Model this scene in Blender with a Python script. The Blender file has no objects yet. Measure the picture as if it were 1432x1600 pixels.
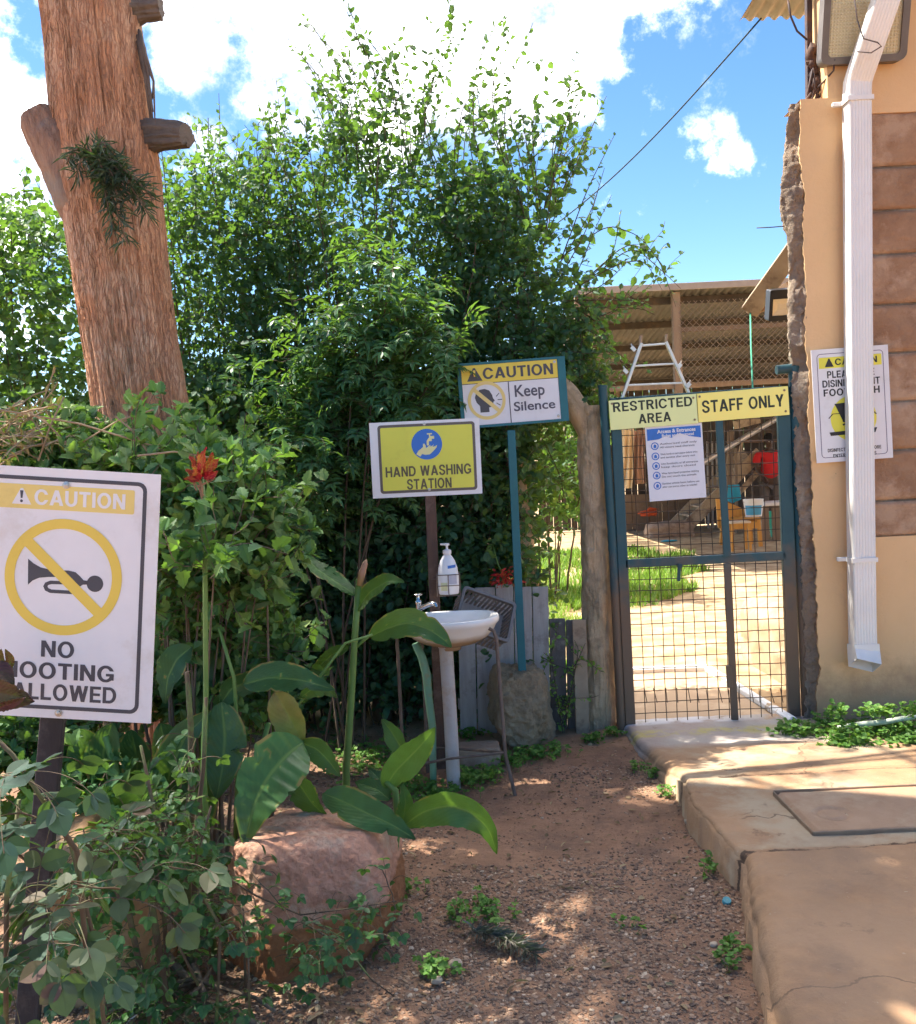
import bpy, math, random
import numpy as np
from mathutils import Vector, Matrix
R = math.radians
C = bpy.context.scene.collection
sc = bpy.context.scene

# ------------------------------------------------------------------ camera
F, CX, CY = 1432.0, 716.0, 800.0          # photograph: 1432 x 1600, focal length in its pixels
EYE = Vector((0, 0, 1.55))
CROT = Matrix.Rotation(R(90 - 3.2), 3, 'X') @ Matrix.Rotation(R(-2.7), 3, 'Z')
cam = bpy.data.cameras.new('camera'); cam_o = bpy.data.objects.new('camera', cam); C.objects.link(cam_o)
cam.sensor_fit = 'HORIZONTAL'; cam.sensor_width = 36; cam.lens = 36.0
cam.clip_start = 0.05; cam.clip_end = 1500
cam_o.matrix_world = Matrix.Translation(EYE) @ CROT.to_4x4()
sc.camera = cam_o

# ------------------------------------------------------------------ light
SUN = Vector((-0.47, 0.17, 0.866)).normalized()
sun = bpy.data.lights.new('sun', 'SUN'); sun_o = bpy.data.objects.new('sun', sun); C.objects.link(sun_o)
sun.energy = 2.0; sun.angle = R(0.5); sun.color = (1.0, 0.93, 0.80)
sun_o.rotation_euler = SUN.to_track_quat('Z', 'Y').to_euler()
sun_o.location = SUN * 40
w = bpy.data.worlds.new('World'); sc.world = w; w.use_nodes = True
nt = w.node_tree; nt.nodes.clear(); N = nt.nodes.new; L = nt.links.new
def wn(t, **k):
    n = N(t)
    for a, v in k.items(): setattr(n, a, v)
    return n
sky = wn('ShaderNodeTexSky', sky_type='NISHITA', sun_disc=False)
sky.sun_elevation = math.asin(SUN.z); sky.sun_rotation = math.atan2(SUN.x, SUN.y)
sky.altitude = 1600; sky.air_density = 1.0; sky.dust_density = 0.6; sky.ozone_density = 1.0
tc = wn('ShaderNodeTexCoord')
def P(u, v, y):
    d = CROT @ Vector(((u - CX) / F, -(v - CY) / F, -1)); return EYE + d * ((y - EYE.y) / d.y)
def PZ(u, v, z):
    d = CROT @ Vector(((u - CX) / F, -(v - CY) / F, -1)); return EYE + d * ((z - EYE.z) / d.z)
# clouds: soft banks in a few directions, broken up by noise; the wide out-of-frame banks are added fill light
acc = None
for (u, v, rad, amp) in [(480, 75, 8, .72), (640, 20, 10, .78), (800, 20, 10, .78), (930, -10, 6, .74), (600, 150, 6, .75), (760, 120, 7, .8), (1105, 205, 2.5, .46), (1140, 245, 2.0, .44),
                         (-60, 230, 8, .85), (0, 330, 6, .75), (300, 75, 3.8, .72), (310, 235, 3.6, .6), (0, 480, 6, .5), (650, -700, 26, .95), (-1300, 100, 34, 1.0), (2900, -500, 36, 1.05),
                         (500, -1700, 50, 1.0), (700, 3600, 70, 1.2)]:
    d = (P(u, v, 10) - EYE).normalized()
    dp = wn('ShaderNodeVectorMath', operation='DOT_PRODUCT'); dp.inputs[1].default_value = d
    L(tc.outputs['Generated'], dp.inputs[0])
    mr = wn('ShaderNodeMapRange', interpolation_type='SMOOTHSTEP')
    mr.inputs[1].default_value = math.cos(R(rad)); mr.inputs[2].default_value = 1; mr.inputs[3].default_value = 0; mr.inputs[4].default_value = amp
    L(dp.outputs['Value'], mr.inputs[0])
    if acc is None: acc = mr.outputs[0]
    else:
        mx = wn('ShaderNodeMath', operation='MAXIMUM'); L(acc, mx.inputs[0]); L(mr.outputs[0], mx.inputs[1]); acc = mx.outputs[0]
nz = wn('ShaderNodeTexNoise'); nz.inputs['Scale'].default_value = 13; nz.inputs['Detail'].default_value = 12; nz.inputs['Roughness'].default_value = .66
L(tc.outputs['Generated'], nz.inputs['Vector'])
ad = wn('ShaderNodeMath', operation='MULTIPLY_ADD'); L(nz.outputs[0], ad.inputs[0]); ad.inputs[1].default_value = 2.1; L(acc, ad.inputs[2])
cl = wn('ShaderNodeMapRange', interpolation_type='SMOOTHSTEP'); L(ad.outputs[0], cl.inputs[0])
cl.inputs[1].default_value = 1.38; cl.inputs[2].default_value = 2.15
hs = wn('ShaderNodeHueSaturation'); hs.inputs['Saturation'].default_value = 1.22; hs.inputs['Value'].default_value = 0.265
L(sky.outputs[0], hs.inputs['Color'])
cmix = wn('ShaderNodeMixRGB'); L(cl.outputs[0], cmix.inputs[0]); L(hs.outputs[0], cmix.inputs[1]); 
n2 = wn('ShaderNodeTexNoise'); n2.inputs['Scale'].default_value = 7; n2.inputs['Detail'].default_value = 6; L(tc.outputs['Generated'], n2.inputs['Vector'])
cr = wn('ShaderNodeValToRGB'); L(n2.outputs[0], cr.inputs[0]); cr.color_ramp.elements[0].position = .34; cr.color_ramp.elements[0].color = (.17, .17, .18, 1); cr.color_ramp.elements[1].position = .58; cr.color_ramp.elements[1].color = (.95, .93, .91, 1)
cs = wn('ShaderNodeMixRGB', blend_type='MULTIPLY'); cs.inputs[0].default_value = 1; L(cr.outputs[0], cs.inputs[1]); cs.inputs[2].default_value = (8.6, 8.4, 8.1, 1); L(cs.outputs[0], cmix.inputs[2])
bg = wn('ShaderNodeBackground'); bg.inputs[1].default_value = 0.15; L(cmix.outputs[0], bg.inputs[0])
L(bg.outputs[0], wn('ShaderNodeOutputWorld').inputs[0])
sc.view_settings.view_transform = 'Standard'; sc.view_settings.look = 'None'
sc.view_settings.exposure = 2.9; sc.view_settings.gamma = 1.0
cy = sc.cycles
cy.use_denoising = True; cy.denoiser = 'OPENIMAGEDENOISE'
cy.max_bounces = 10; cy.diffuse_bounces = 7; cy.glossy_bounces = 2; cy.transmission_bounces = 4; cy.transparent_max_bounces = 6
cy.caustics_reflective = False; cy.caustics_refractive = False; cy.sample_clamp_indirect = 6
cy.use_adaptive_sampling = True; cy.adaptive_threshold = 0.02

# ------------------------------------------------------------------ materials
def nodes(m):
    m.use_nodes = True; t = m.node_tree; t.nodes.clear(); return t
def col(c): return (c[0], c[1], c[2], 1)
MATS = {}
def pm(name, c1, c2=None, scale=8, rough=.8, bump=0., bscale=60, metal=0., stretch=(1, 1, 1), c3=None, s3=2.5, t3=(.5, .65), spec=.4, detail=6, dist=.004, extra=None, plates=None):
    """procedural surface: two colours broken up by noise, a third in patches, a bump"""
    if name in MATS: return MATS[name]
    m = bpy.data.materials.new(name); t = nodes(m); n = t.nodes.new; l = t.links.new
    out = n('ShaderNodeOutputMaterial'); b = n('ShaderNodeBsdfPrincipled'); l(b.outputs[0], out.inputs[0])
    b.inputs['Roughness'].default_value = rough; b.inputs['Metallic'].default_value = metal; b.inputs['Specular IOR Level'].default_value = spec
    co = n('ShaderNodeTexCoord'); mp = n('ShaderNodeMapping'); mp.inputs['Scale'].default_value = stretch; l(co.outputs['Object'], mp.inputs[0])
    c2 = c2 or tuple(x * .82 for x in c1)
    nz = n('ShaderNodeTexNoise'); nz.inputs['Scale'].default_value = scale; nz.inputs['Detail'].default_value = detail; nz.inputs['Roughness'].default_value = .65; l(mp.outputs[0], nz.inputs['Vector'])
    mr = n('ShaderNodeMapRange'); mr.inputs[1].default_value = .32; mr.inputs[2].default_value = .68; l(nz.outputs[0], mr.inputs[0])
    mx = n('ShaderNodeMixRGB'); mx.inputs[1].default_value = col(c1); mx.inputs[2].default_value = col(c2); l(mr.outputs[0], mx.inputs[0])
    cur = mx.outputs[0]
    if c3:
        n3 = n('ShaderNodeTexNoise'); n3.inputs['Scale'].default_value = s3; n3.inputs['Detail'].default_value = 8; n3.inputs['Roughness'].default_value = .7; l(co.outputs['Object'], n3.inputs['Vector'])
        m3 = n('ShaderNodeMapRange'); m3.inputs[1].default_value = t3[0]; m3.inputs[2].default_value = t3[1]; l(n3.outputs[0], m3.inputs[0])
        x3 = n('ShaderNodeMixRGB'); l(m3.outputs[0], x3.inputs[0]); l(cur, x3.inputs[1]); x3.inputs[2].default_value = col(c3); cur = x3.outputs[0]
    vo = None
    if plates:   # bark plates: dark cracks between stretched cells
        (px_, pz_, dark, dep) = plates; m2 = n('ShaderNodeMapping'); m2.inputs['Scale'].default_value = (px_, px_, pz_); nd = n('ShaderNodeTexNoise'); nd.inputs['Scale'].default_value = 9; nd.inputs['Detail'].default_value = 5; l(co.outputs['Object'], nd.inputs['Vector'])
        ma = n('ShaderNodeVectorMath'); ma.operation = 'MULTIPLY_ADD'; l(nd.outputs['Color'], ma.inputs[0]); ma.inputs[1].default_value = (.05, .05, .16); l(co.outputs['Object'], ma.inputs[2]); l(ma.outputs[0], m2.inputs[0])
        v = n('ShaderNodeTexVoronoi'); v.feature = 'DISTANCE_TO_EDGE'; v.inputs['Scale'].default_value = 1; l(m2.outputs[0], v.inputs['Vector']); vr = n('ShaderNodeMapRange'); vr.inputs[1].default_value = .0; vr.inputs[2].default_value = .16; l(v.outputs['Distance'], vr.inputs[0]); vo = vr.outputs[0]
        xd = n('ShaderNodeMixRGB'); l(vo, xd.inputs[0]); xd.inputs[1].default_value = col(dark); l(cur, xd.inputs[2]); cur = xd.outputs[0]
    if extra: cur = extra(t, co, cur)
    l(cur, b.inputs['Base Color'])
    if bump:
        nb = n('ShaderNodeTexNoise'); nb.inputs['Scale'].default_value = bscale; nb.inputs['Detail'].default_value = 8; nb.inputs['Roughness'].default_value = .7; l(mp.outputs[0], nb.inputs['Vector'])
        bm_ = n('ShaderNodeBump'); bm_.inputs['Strength'].default_value = bump; bm_.inputs['Distance'].default_value = dist; l(nb.outputs[0], bm_.inputs['Height']); l(bm_.outputs[0], b.inputs['Normal'])
        if vo is not None:
            b2 = n('ShaderNodeBump'); b2.inputs['Strength'].default_value = 1; b2.inputs['Distance'].default_value = plates[3]; l(vo, b2.inputs['Height']); l(bm_.outputs[0], b2.inputs['Normal']); l(b2.outputs[0], b.inputs['Normal'])
    MATS[name] = m; return m
def leafm(name, cols, trans=.35, tcol=(.22, .42, .04), rough=.55, vein=0.):
    """leaf: colour picked per leaf from the attribute rnd, part of the light passes through"""
    if name in MATS: return MATS[name]
    m = bpy.data.materials.new(name); t = nodes(m); n = t.nodes.new; l = t.links.new
    out = n('ShaderNodeOutputMaterial'); b = n('ShaderNodeBsdfPrincipled'); b.inputs['Roughness'].default_value = rough; b.inputs['Specular IOR Level'].default_value = .32
    a = n('ShaderNodeAttribute'); a.attribute_name = 'rnd'
    rp = n('ShaderNodeValToRGB'); l(a.outputs['Fac'], rp.inputs[0]); e = rp.color_ramp.elements
    while len(e) < len(cols): e.new(.5)
    for i, c in enumerate(cols): e[i].position = c[0]; e[i].color = col(c[1])
    co = n('ShaderNodeTexCoord'); nz = n('ShaderNodeTexNoise'); nz.inputs['Scale'].default_value = 22; nz.inputs['Detail'].default_value = 5; l(co.outputs['Object'], nz.inputs['Vector'])
    hv = n('ShaderNodeHueSaturation'); mr = n('ShaderNodeMapRange'); mr.inputs[1].default_value = .3; mr.inputs[2].default_value = .7; mr.inputs[3].default_value = .75; mr.inputs[4].default_value = 1.25
    l(nz.outputs[0], mr.inputs[0]); l(mr.outputs[0], hv.inputs['Value']); l(rp.outputs[0], hv.inputs['Color'])
    cur = hv.outputs[0]
    if vein:
        at = n('ShaderNodeAttribute'); at.attribute_name = 'vein'
        vx = n('ShaderNodeMixRGB'); l(at.outputs['Fac'], vx.inputs[0]); l(cur, vx.inputs[1]); vx.inputs[2].default_value = (.16, .27, .07, 1); cur = vx.outputs[0]
        bp = n('ShaderNodeBump'); bp.inputs['Strength'].default_value = .5; bp.inputs['Distance'].default_value = .003
        l(at.outputs['Fac'], bp.inputs['Height']); l(bp.outputs[0], b.inputs['Normal'])
    l(cur, b.inputs['Base Color'])
    tr = n('ShaderNodeBsdfTranslucent'); tm = n('ShaderNodeMixRGB'); tm.blend_type = 'MULTIPLY'; tm.inputs[0].default_value = .0; tm.inputs[1].default_value = col(tcol); l(cur, tm.inputs[2]); l(tm.outputs[0], tr.inputs[0])
    ms = n('ShaderNodeMixShader'); ms.inputs[0].default_value = trans; l(b.outputs[0], ms.inputs[1]); l(tr.outputs[0], ms.inputs[2]); l(ms.outputs[0], out.inputs[0])
    MATS[name] = m; return m

# ------------------------------------------------------------------ noise
def _hash(ix, iy, iz, s):
    h = (ix * 374761393 + iy * 668265263 + iz * 2147483647 + s * 1274126177) & 0xffffffff
    h = ((h ^ (h >> 13)) * 1274126177) & 0xffffffff
    h = ((h ^ (h >> 16)) * 2246822519) & 0xffffffff
    return ((h ^ (h >> 15)) & 0xffffff) / float(0xffffff)
def vnoise(p, s=0):
    p = np.asarray(p, float); i = np.floor(p).astype(np.int64); f = p - i; f = f * f * (3 - 2 * f); r = 0
    for dx in (0, 1):
        wx = f[..., 0] if dx else 1 - f[..., 0]
        for dy in (0, 1):
            wy = f[..., 1] if dy else 1 - f[..., 1]
            for dz in (0, 1):
                wz = f[..., 2] if dz else 1 - f[..., 2]
                r = r + wx * wy * wz * _hash(i[..., 0] + dx, i[..., 1] + dy, i[..., 2] + dz, s)
    return r * 2 - 1
def fbm(p, o=4, s=0, g=.5):
    p = np.asarray(p, float); a = 1; r = 0; t = 0
    for k in range(o):
        r = r + a * vnoise(p * 2 ** k, s + k); t += a; a *= g
    return r / t

# ------------------------------------------------------------------ mesh building
ORG = {}
def nrm(v):
    v = np.asarray(v, float); return v / np.maximum(np.linalg.norm(v, axis=-1, keepdims=True), 1e-9)
class MB:
    """collects shapes in world space; build() links them as ONE mesh object"""
    def __init__(s): s.v = []; s.f = []; s.r = []; s.vn = []; s.n = 0
    def add(s, v, f, rnd=None, vein=None, M=None):
        v = np.asarray(v, float).reshape(-1, 3)
        if M is not None: v = v @ np.array(M.to_3x3()).T + np.array(M.translation)
        s.v.append(v)
        for g in (f if isinstance(f, list) and len(f) and isinstance(f[0], np.ndarray) and f[0].ndim == 2 else [f]):
            if isinstance(g, np.ndarray): s.f.append(g + s.n)
            else:
                by = {}
                for q in g: by.setdefault(len(q), []).append(q)
                for q in by.values(): s.f.append(np.array(q, dtype=np.int64) + s.n)
        s.r.append(np.full(len(v), .5) if rnd is None else np.broadcast_to(np.asarray(rnd, float), (len(v),)))
        s.vn.append(np.zeros(len(v)) if vein is None else np.asarray(vein, float))
        s.n += len(v); return s
    def box(s, c, size, rot=None, M=None, bev=0., rnd=None):
        x, y, z = [a / 2 for a in size]
        if bev > 0:
            b = min(bev, x * .9, y * .9, z * .9); v = []; idx = {}
            for sx in (-1, 1):
                for sy in (-1, 1):
                    for sz in (-1, 1):
                        for k in range(3):
                            q = [sx * (x - b), sy * (y - b), sz * (z - b)]; q[k] = (sx * x, sy * y, sz * z)[k]; idx[(sx, sy, sz, k)] = len(v); v.append(q)
            f = []
            for k in range(3):
                a_, b_ = [j for j in range(3) if j != k]
                for sg in (-1, 1):
                    qs = []
                    for (p, q) in ((-1, -1), (1, -1), (1, 1), (-1, 1)):
                        t = [0, 0, 0]; t[k] = sg; t[a_] = p; t[b_] = q; qs.append(idx[(*t, k)])
                    f.append(qs if (sg > 0) == (k != 1) else qs[::-1])
            for k in range(3):
                a_, b_ = [j for j in range(3) if j != k]
                for p in (-1, 1):
                    for q in (-1, 1):
                        t0 = [0, 0, 0]; t0[a_] = p; t0[b_] = q; t1 = list(t0); t0[k] = -1; t1[k] = 1
                        qs = [idx[(*t0, a_)], idx[(*t1, a_)], idx[(*t1, b_)], idx[(*t0, b_)]]
                        f.append(qs)
            for sx in (-1, 1):
                for sy in (-1, 1):
                    for sz in (-1, 1): f.append([idx[(sx, sy, sz, k)] for k in range(3)])
        else:
            v = [(i * x, j * y, k * z) for i in (-1, 1) for j in (-1, 1) for k in (-1, 1)]
            f = [(0, 1, 3, 2), (4, 6, 7, 5), (0, 4, 5, 1), (2, 3, 7, 6), (0, 2, 6, 4), (1, 5, 7, 3)]
        v = np.array(v, float)
        if rot is not None: v = v @ np.array(rot.to_3x3()).T
        return s.add(v + np.array(c, float), f, M=M, rnd=rnd)
    def beam(s, a, b, w, h, up=(0, 0, 1), bev=.002, rnd=None):
        """a bar from a to b, w wide across, h thick along up"""
        a = Vector(a); b = Vector(b); d = (b - a); ln = d.length; d.normalize(); u = Vector(up)
        x = d.cross(u); x = x.normalized() if x.length > 1e-4 else Vector((1, 0, 0)); u = x.cross(d).normalized()
        return s.box((a + b) / 2, (w, ln, h), rot=Matrix((x, d, u)).transposed(), bev=bev, rnd=rnd)
    def tube(s, pts, rad, n=8, cap=True, rnd=None, flat=1.):
        p = np.array([tuple(q) for q in pts], float); k = len(p); r = np.broadcast_to(np.asarray(rad, float), (k,))
        t = np.gradient(p, axis=0); t = nrm(t); ref = np.array((0, 0, 1.)) if abs(t[0][2]) < .9 else np.array((0, 1., 0))
        x = nrm(np.cross(t, ref)); y = np.cross(t, x)
        for i in range(1, k):
            x[i] = x[i - 1] - t[i] * np.dot(x[i - 1], t[i]); x[i] /= max(np.linalg.norm(x[i]), 1e-9); y[i] = np.cross(t[i], x[i])
        a = np.arange(n) * 2 * math.pi / n
        v = p[:, None] + r[:, None, None] * (np.cos(a)[None, :, None] * x[:, None] + flat * np.sin(a)[None, :, None] * y[:, None])
        i, j = np.meshgrid(np.arange(k - 1), np.arange(n), indexing='ij'); jn = (j + 1) % n
        f = np.stack([i * n + j, i * n + jn, (i + 1) * n + jn, (i + 1) * n + j], -1).reshape(-1, 4)
        v = v.reshape(-1, 3); s.add(v, f, rnd=rnd)
        if cap: s.f.append(np.array([list(range(n))[::-1]]) + s.n - len(v)); s.f.append(np.array([list(range((k - 1) * n, k * n))]) + s.n - len(v))
        return s
    def sweep(s, prof, pts, up=(0, -1, 0)):
        """closed 2-D profile (x across, y along up) along a path"""
        p = np.array([tuple(q) for q in pts], float); k = len(p); t = nrm(np.gradient(p, axis=0)); up = np.array(up, float)
        x = nrm(np.cross(t, up)); y = np.cross(x, t); pr = np.array(prof, float); n = len(pr)
        v = (p[:, None] + pr[None, :, 0:1] * x[:, None] + pr[None, :, 1:2] * y[:, None]).reshape(-1, 3)
        i, j = np.meshgrid(np.arange(k - 1), np.arange(n), indexing='ij'); jn = (j + 1) % n
        s.add(v, np.stack([i * n + j, i * n + jn, (i + 1) * n + jn, (i + 1) * n + j], -1).reshape(-1, 4)); return s
    def lathe(s, prof, M=None, n=24, sx=1., sy=1.):
        pr = np.array(prof, float); k = len(pr); a = np.arange(n) * 2 * math.pi / n
        v = np.stack([pr[:, None, 0] * np.cos(a) * sx, pr[:, None, 0] * np.sin(a) * sy, np.broadcast_to(pr[:, None, 1], (k, n))], -1).reshape(-1, 3)
        i, j = np.meshgrid(np.arange(k - 1), np.arange(n), indexing='ij'); jn = (j + 1) % n
        return s.add(v, np.stack([i * n + j, i * n + jn, (i + 1) * n + jn, (i + 1) * n + j], -1).reshape(-1, 4), M=M)
    def prism(s, poly, z0, z1, M=None):
        n = len(poly); v = [(x, y, z0) for x, y in poly] + [(x, y, z1) for x, y in poly]
        f = [tuple(range(n))[::-1], tuple(range(n, 2 * n))] + [(i, (i + 1) % n, n + (i + 1) % n, n + i) for i in range(n)]
        return s.add(v, f, M=M)
    def ring(s, outer, inner, z0, z1, M=None):
        n = len(outer); v = [(x, y, z) for z in (z0, z1) for pl in (outer, inner) for x, y in pl]; f = []
        for i in range(n):
            j = (i + 1) % n
            f += [(2 * n + i, 2 * n + j, 3 * n + j, 3 * n + i), (i, j, 2 * n + j, 2 * n + i), (n + j, n + i, 3 * n + i, 3 * n + j), (j, i, n + i, n + j)]
        return s.add(v, f, M=M)
    def grid(s, v, rnd=None, vein=None, close=False):
        """v: nu x nv x 3"""
        nu, nv = v.shape[:2]; jj = np.arange(nv if close else nv - 1)
        i, j = np.meshgrid(np.arange(nu - 1), jj, indexing='ij'); jn = (j + 1) % nv
        return s.add(v.reshape(-1, 3), np.stack([i * nv + j, (i + 1) * nv + j, (i + 1) * nv + jn, i * nv + jn], -1).reshape(-1, 4), rnd=rnd, vein=None if vein is None else vein.reshape(-1))
    def build(s, name, mat, parent=None, smooth=False):
        v = np.concatenate(s.v); org = np.zeros(3)
        if parent is not None: org = ORG[parent.name]
        me = bpy.data.meshes.new(name); v = v - org
        me.vertices.add(len(v)); me.vertices.foreach_set('co', v.astype(np.float32).ravel())
        tot = np.concatenate([np.full(len(f), f.shape[1]) for f in s.f]); idx = np.concatenate([f.ravel() for f in s.f])
        me.loops.add(len(idx)); me.loops.foreach_set('vertex_index', idx.astype(np.int32))
        me.polygons.add(len(tot)); st = np.concatenate([[0], np.cumsum(tot)[:-1]])
        me.polygons.foreach_set('loop_start', st.astype(np.int32)); me.polygons.foreach_set('loop_total', tot.astype(np.int32))
        me.polygons.foreach_set('use_smooth', np.full(len(tot), bool(smooth)))
        me.update(calc_edges=True); me.validate()
        if any((a != .5).any() for a in s.r):
            me.attributes.new('rnd', 'FLOAT', 'POINT').data.foreach_set('value', np.concatenate(s.r).astype(np.float32))
        if any(a.any() for a in s.vn):
            me.attributes.new('vein', 'FLOAT', 'POINT').data.foreach_set('value', np.concatenate(s.vn).astype(np.float32))
        if smooth and smooth is not True:
            me.set_sharp_from_angle(angle=R(smooth))
        o = bpy.data.objects.new(name, me); C.objects.link(o); me.materials.append(mat)
        if parent is not None: o.parent = parent
        ORG[o.name] = org; return o
def tag(o, label=None, cat=None, group=None, kind=None):
    if label: o['label'] = label
    if cat: o['category'] = cat
    if group: o['group'] = group
    if kind: o['kind'] = kind
    return o
def thing(name, label, cat, loc, group=None):
    o = bpy.data.objects.new(name, None); C.objects.link(o); o.location = tuple(loc); o.empty_display_size = .1
    ORG[o.name] = np.array(tuple(loc), float); return tag(o, label, cat, group)
def clone(o, loc, parent=None, label=None, seen=None):
    c = o.copy(); C.objects.link(c); c.parent = parent
    if parent is None: c.location = loc
    if label: c['label'] = label
    for ch in list(o.children): clone(ch, None, c)
    return c
def solo(mb, name, mat, label, cat, loc, group=None, smooth=False):
    """a thing that is one mesh: origin moved to its base"""
    o = mb.build(name, mat, None, smooth); off = Vector(loc); o.data.transform(Matrix.Translation(-off)); o.location = off
    return tag(o, label, cat, group)

# ------------------------------------------------------------------ leaves
TP = {  # outline points (along, across, lift), faces
 'rhomb': (np.array([(0, 0, 0), (.42, .5, .10), (1, 0, -.06), (.42, -.5, .10)]), np.array([(0, 2, 1), (0, 3, 2)])),
 'oval': (np.array([(0, 0, 0), (.25, .42, .07), (.62, .46, .06), (1, 0, -.10), (.62, -.46, .06), (.25, -.42, .07), (.45, 0, .0)]),
          np.array([(0, 6, 1), (1, 6, 2), (2, 6, 3), (3, 6, 4), (4, 6, 5), (5, 6, 0)])),
 'lance': (np.array([(0, 0, 0), (.3, .5, .06), (.65, .34, .03), (1, 0, -.16), (.65, -.34, .03), (.3, -.5, .06), (.5, 0, -.01)]),
          np.array([(0, 6, 1), (1, 6, 2), (2, 6, 3), (3, 6, 4), (4, 6, 5), (5, 6, 0)])),
}
def _round(n, fold, droop, sharp, tooth=0.):
    k = np.linspace(0, 1, n); w_ = np.sin(np.pi * k ** sharp) ** .75 * .5; v = [(t, 0, -droop * t * t) for t in k]; f = []
    for sg in (1, -1):
        b = len(v)
        for i in range(1, n - 1):
            tw = w_[i] * (1 + tooth * (1 if i % 2 else -1)); v.append((k[i] + (.03 * (i % 2) if tooth else 0), sg * tw, fold * abs(tw) - droop * k[i] ** 2))
        q = lambda i: (0 if i == 0 else n - 1) if i in (0, n - 1) else b + i - 1
        for i in range(n - 1):
            a = [i, i + 1, q(i + 1), q(i)] if sg > 0 else [i, q(i), q(i + 1), i + 1]
            a = [x for j, x in enumerate(a) if x not in a[:j]]; f.append(tuple(a))
    return np.array(v, float), f
TP['rose'] = _round(9, .14, .07, .92); TP['tooth'] = _round(10, .25, .16, .75, .16); TP['disc'] = _round(6, .15, .1, 1.0)
def leaves(mb, pos, ax, nm, ln, wd, kind, rnd):
    """many leaves at once; pos, ax, nm: n x 3"""
    T, fc = TP[kind]; n = len(pos)
    if n == 0: return
    ax = nrm(ax); sd = nrm(np.cross(nm, ax)); nm = np.cross(ax, sd)
    v = pos[:, None] + ax[:, None] * (T[None, :, 0:1] * ln[:, None, None]) + sd[:, None] * (T[None, :, 1:2] * wd[:, None, None]) + nm[:, None] * (T[None, :, 2:3] * ln[:, None, None])
    m = len(T); off = (np.arange(n) * m)[:, None, None]; by = {}
    for q in fc: by.setdefault(len(q), []).append(tuple(q))
    fs = [(np.array(q)[None] + off).reshape(-1, len(q[0])) for q in by.values()]
    mb.add(v.reshape(-1, 3), fs, rnd=np.repeat(np.clip(rnd, 0, 1), m))
def path(rng, p0, d0, ln, step, wander=.25, up=0., grav=0.):
    """a wandering shoot"""
    p = np.array(p0, float); d = nrm(np.array(d0, float)); k = max(2, int(ln / step)); out = [p.copy()]
    for i in range(k):
        d = nrm(d + rng.normal(0, wander, 3) * .5 + np.array((0, 0, up - grav * i / k))); p = p + d * step; out.append(p.copy())
    return np.array(out)
def dress(rng, pts, sp, size, spread=.9, jit=.25, skip=0., upn=.6):
    """leaf places along a shoot: positions, axes, normals, lengths"""
    seg = np.linalg.norm(np.diff(pts, axis=0), axis=1); cum = np.concatenate([[0], np.cumsum(seg)]); n = max(1, int(cum[-1] / sp))
    s_ = (np.arange(n) + rng.uniform(.2, .8, n)) * sp; s_ = s_[(s_ > skip) & (s_ < cum[-1])]
    if not len(s_): s_ = np.array([cum[-1] * .99])
    n = len(s_); pos = np.stack([np.interp(s_, cum, pts[:, k]) for k in range(3)], -1)
    i = np.clip(np.searchsorted(cum, s_) - 1, 0, len(seg) - 1); t = nrm(np.diff(pts, axis=0)[i])
    sd = nrm(np.cross(t, rng.normal(0, 1, (n, 3)) + (0, 0, .6))); sd[::2] *= -1
    ax = nrm(t * .55 + sd * spread + rng.normal(0, jit, (n, 3))); nm = rng.normal(0, .5, (n, 3)) + (0, 0, upn)
    ln = size * rng.uniform(.6, 1.2, n); return pos, ax, nm, ln
class Fol:
    """foliage collector"""
    def __init__(s): s.a = [[], [], [], [], []]
    def put(s, pos, ax, nm, ln, rnd):
        for b, x in zip(s.a, (pos, ax, nm, ln, rnd)): b.append(np.asarray(x, float))
    def out(s, mb, kind, ratio):
        a = [np.concatenate(x) for x in s.a]; leaves(mb, a[0], a[1], a[2], a[3], a[3] * ratio, kind, a[4]); return len(a[0])

def hull(c, planes, seed=0, n=70, p=18, amp=.03, fine=.012, freq=5, ff=28):
    """rock from cutting planes (normal, distance) with softened edges"""
    u_ = np.linspace(1e-3, math.pi - 1e-3, n); v_ = np.arange(n * 2) * math.pi / n
    D = np.stack([np.sin(u_)[:, None] * np.cos(v_), np.sin(u_)[:, None] * np.sin(v_), np.cos(u_)[:, None] + 0 * v_], -1); r = 0
    for nv, h in planes: r = r + np.maximum(0, D @ nrm(np.array(nv, float)) / h) ** p
    Q = D * (r ** (-1 / p))[..., None]; Q = Q + D * (amp * fbm(Q * freq + seed, 4, seed) + fine * fbm(Q * ff + seed, 3, seed + 9))[..., None]
    return Q + np.array(tuple(c))
# ================================================================== SETTING
rng = np.random.default_rng(7)
def axis(lo, hi, fine_lo, fine_hi, step, grow=1.25):
    a = list(np.arange(fine_lo, fine_hi, step)); d = step
    x = fine_hi
    while x < hi: a.append(x); d *= grow; x += d
    a.append(hi); x = fine_lo; d = step * grow; b = []
    while x - d > lo: x -= d; b.append(x); d *= grow
    b.append(lo); return np.array(b[::-1] + a)
def ground_z(x, y):
    x = np.asarray(x, float); y = np.asarray(y, float); p = np.stack([x, y, np.zeros_like(x)], -1)
    return .016 * fbm(p * 1.7, 3, 5) + .007 * fbm(p * 9, 3, 9)
gx = axis(-400, 400, -2.2, 2.4, .028); gy = axis(-60, 700, 1.2, 7.2, .028)
X, Y = np.meshgrid(gx, gy, indexing='ij'); Z = ground_z(X, Y)
near = np.exp(-np.maximum(0, np.abs(X) - 3) * .2)
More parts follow.
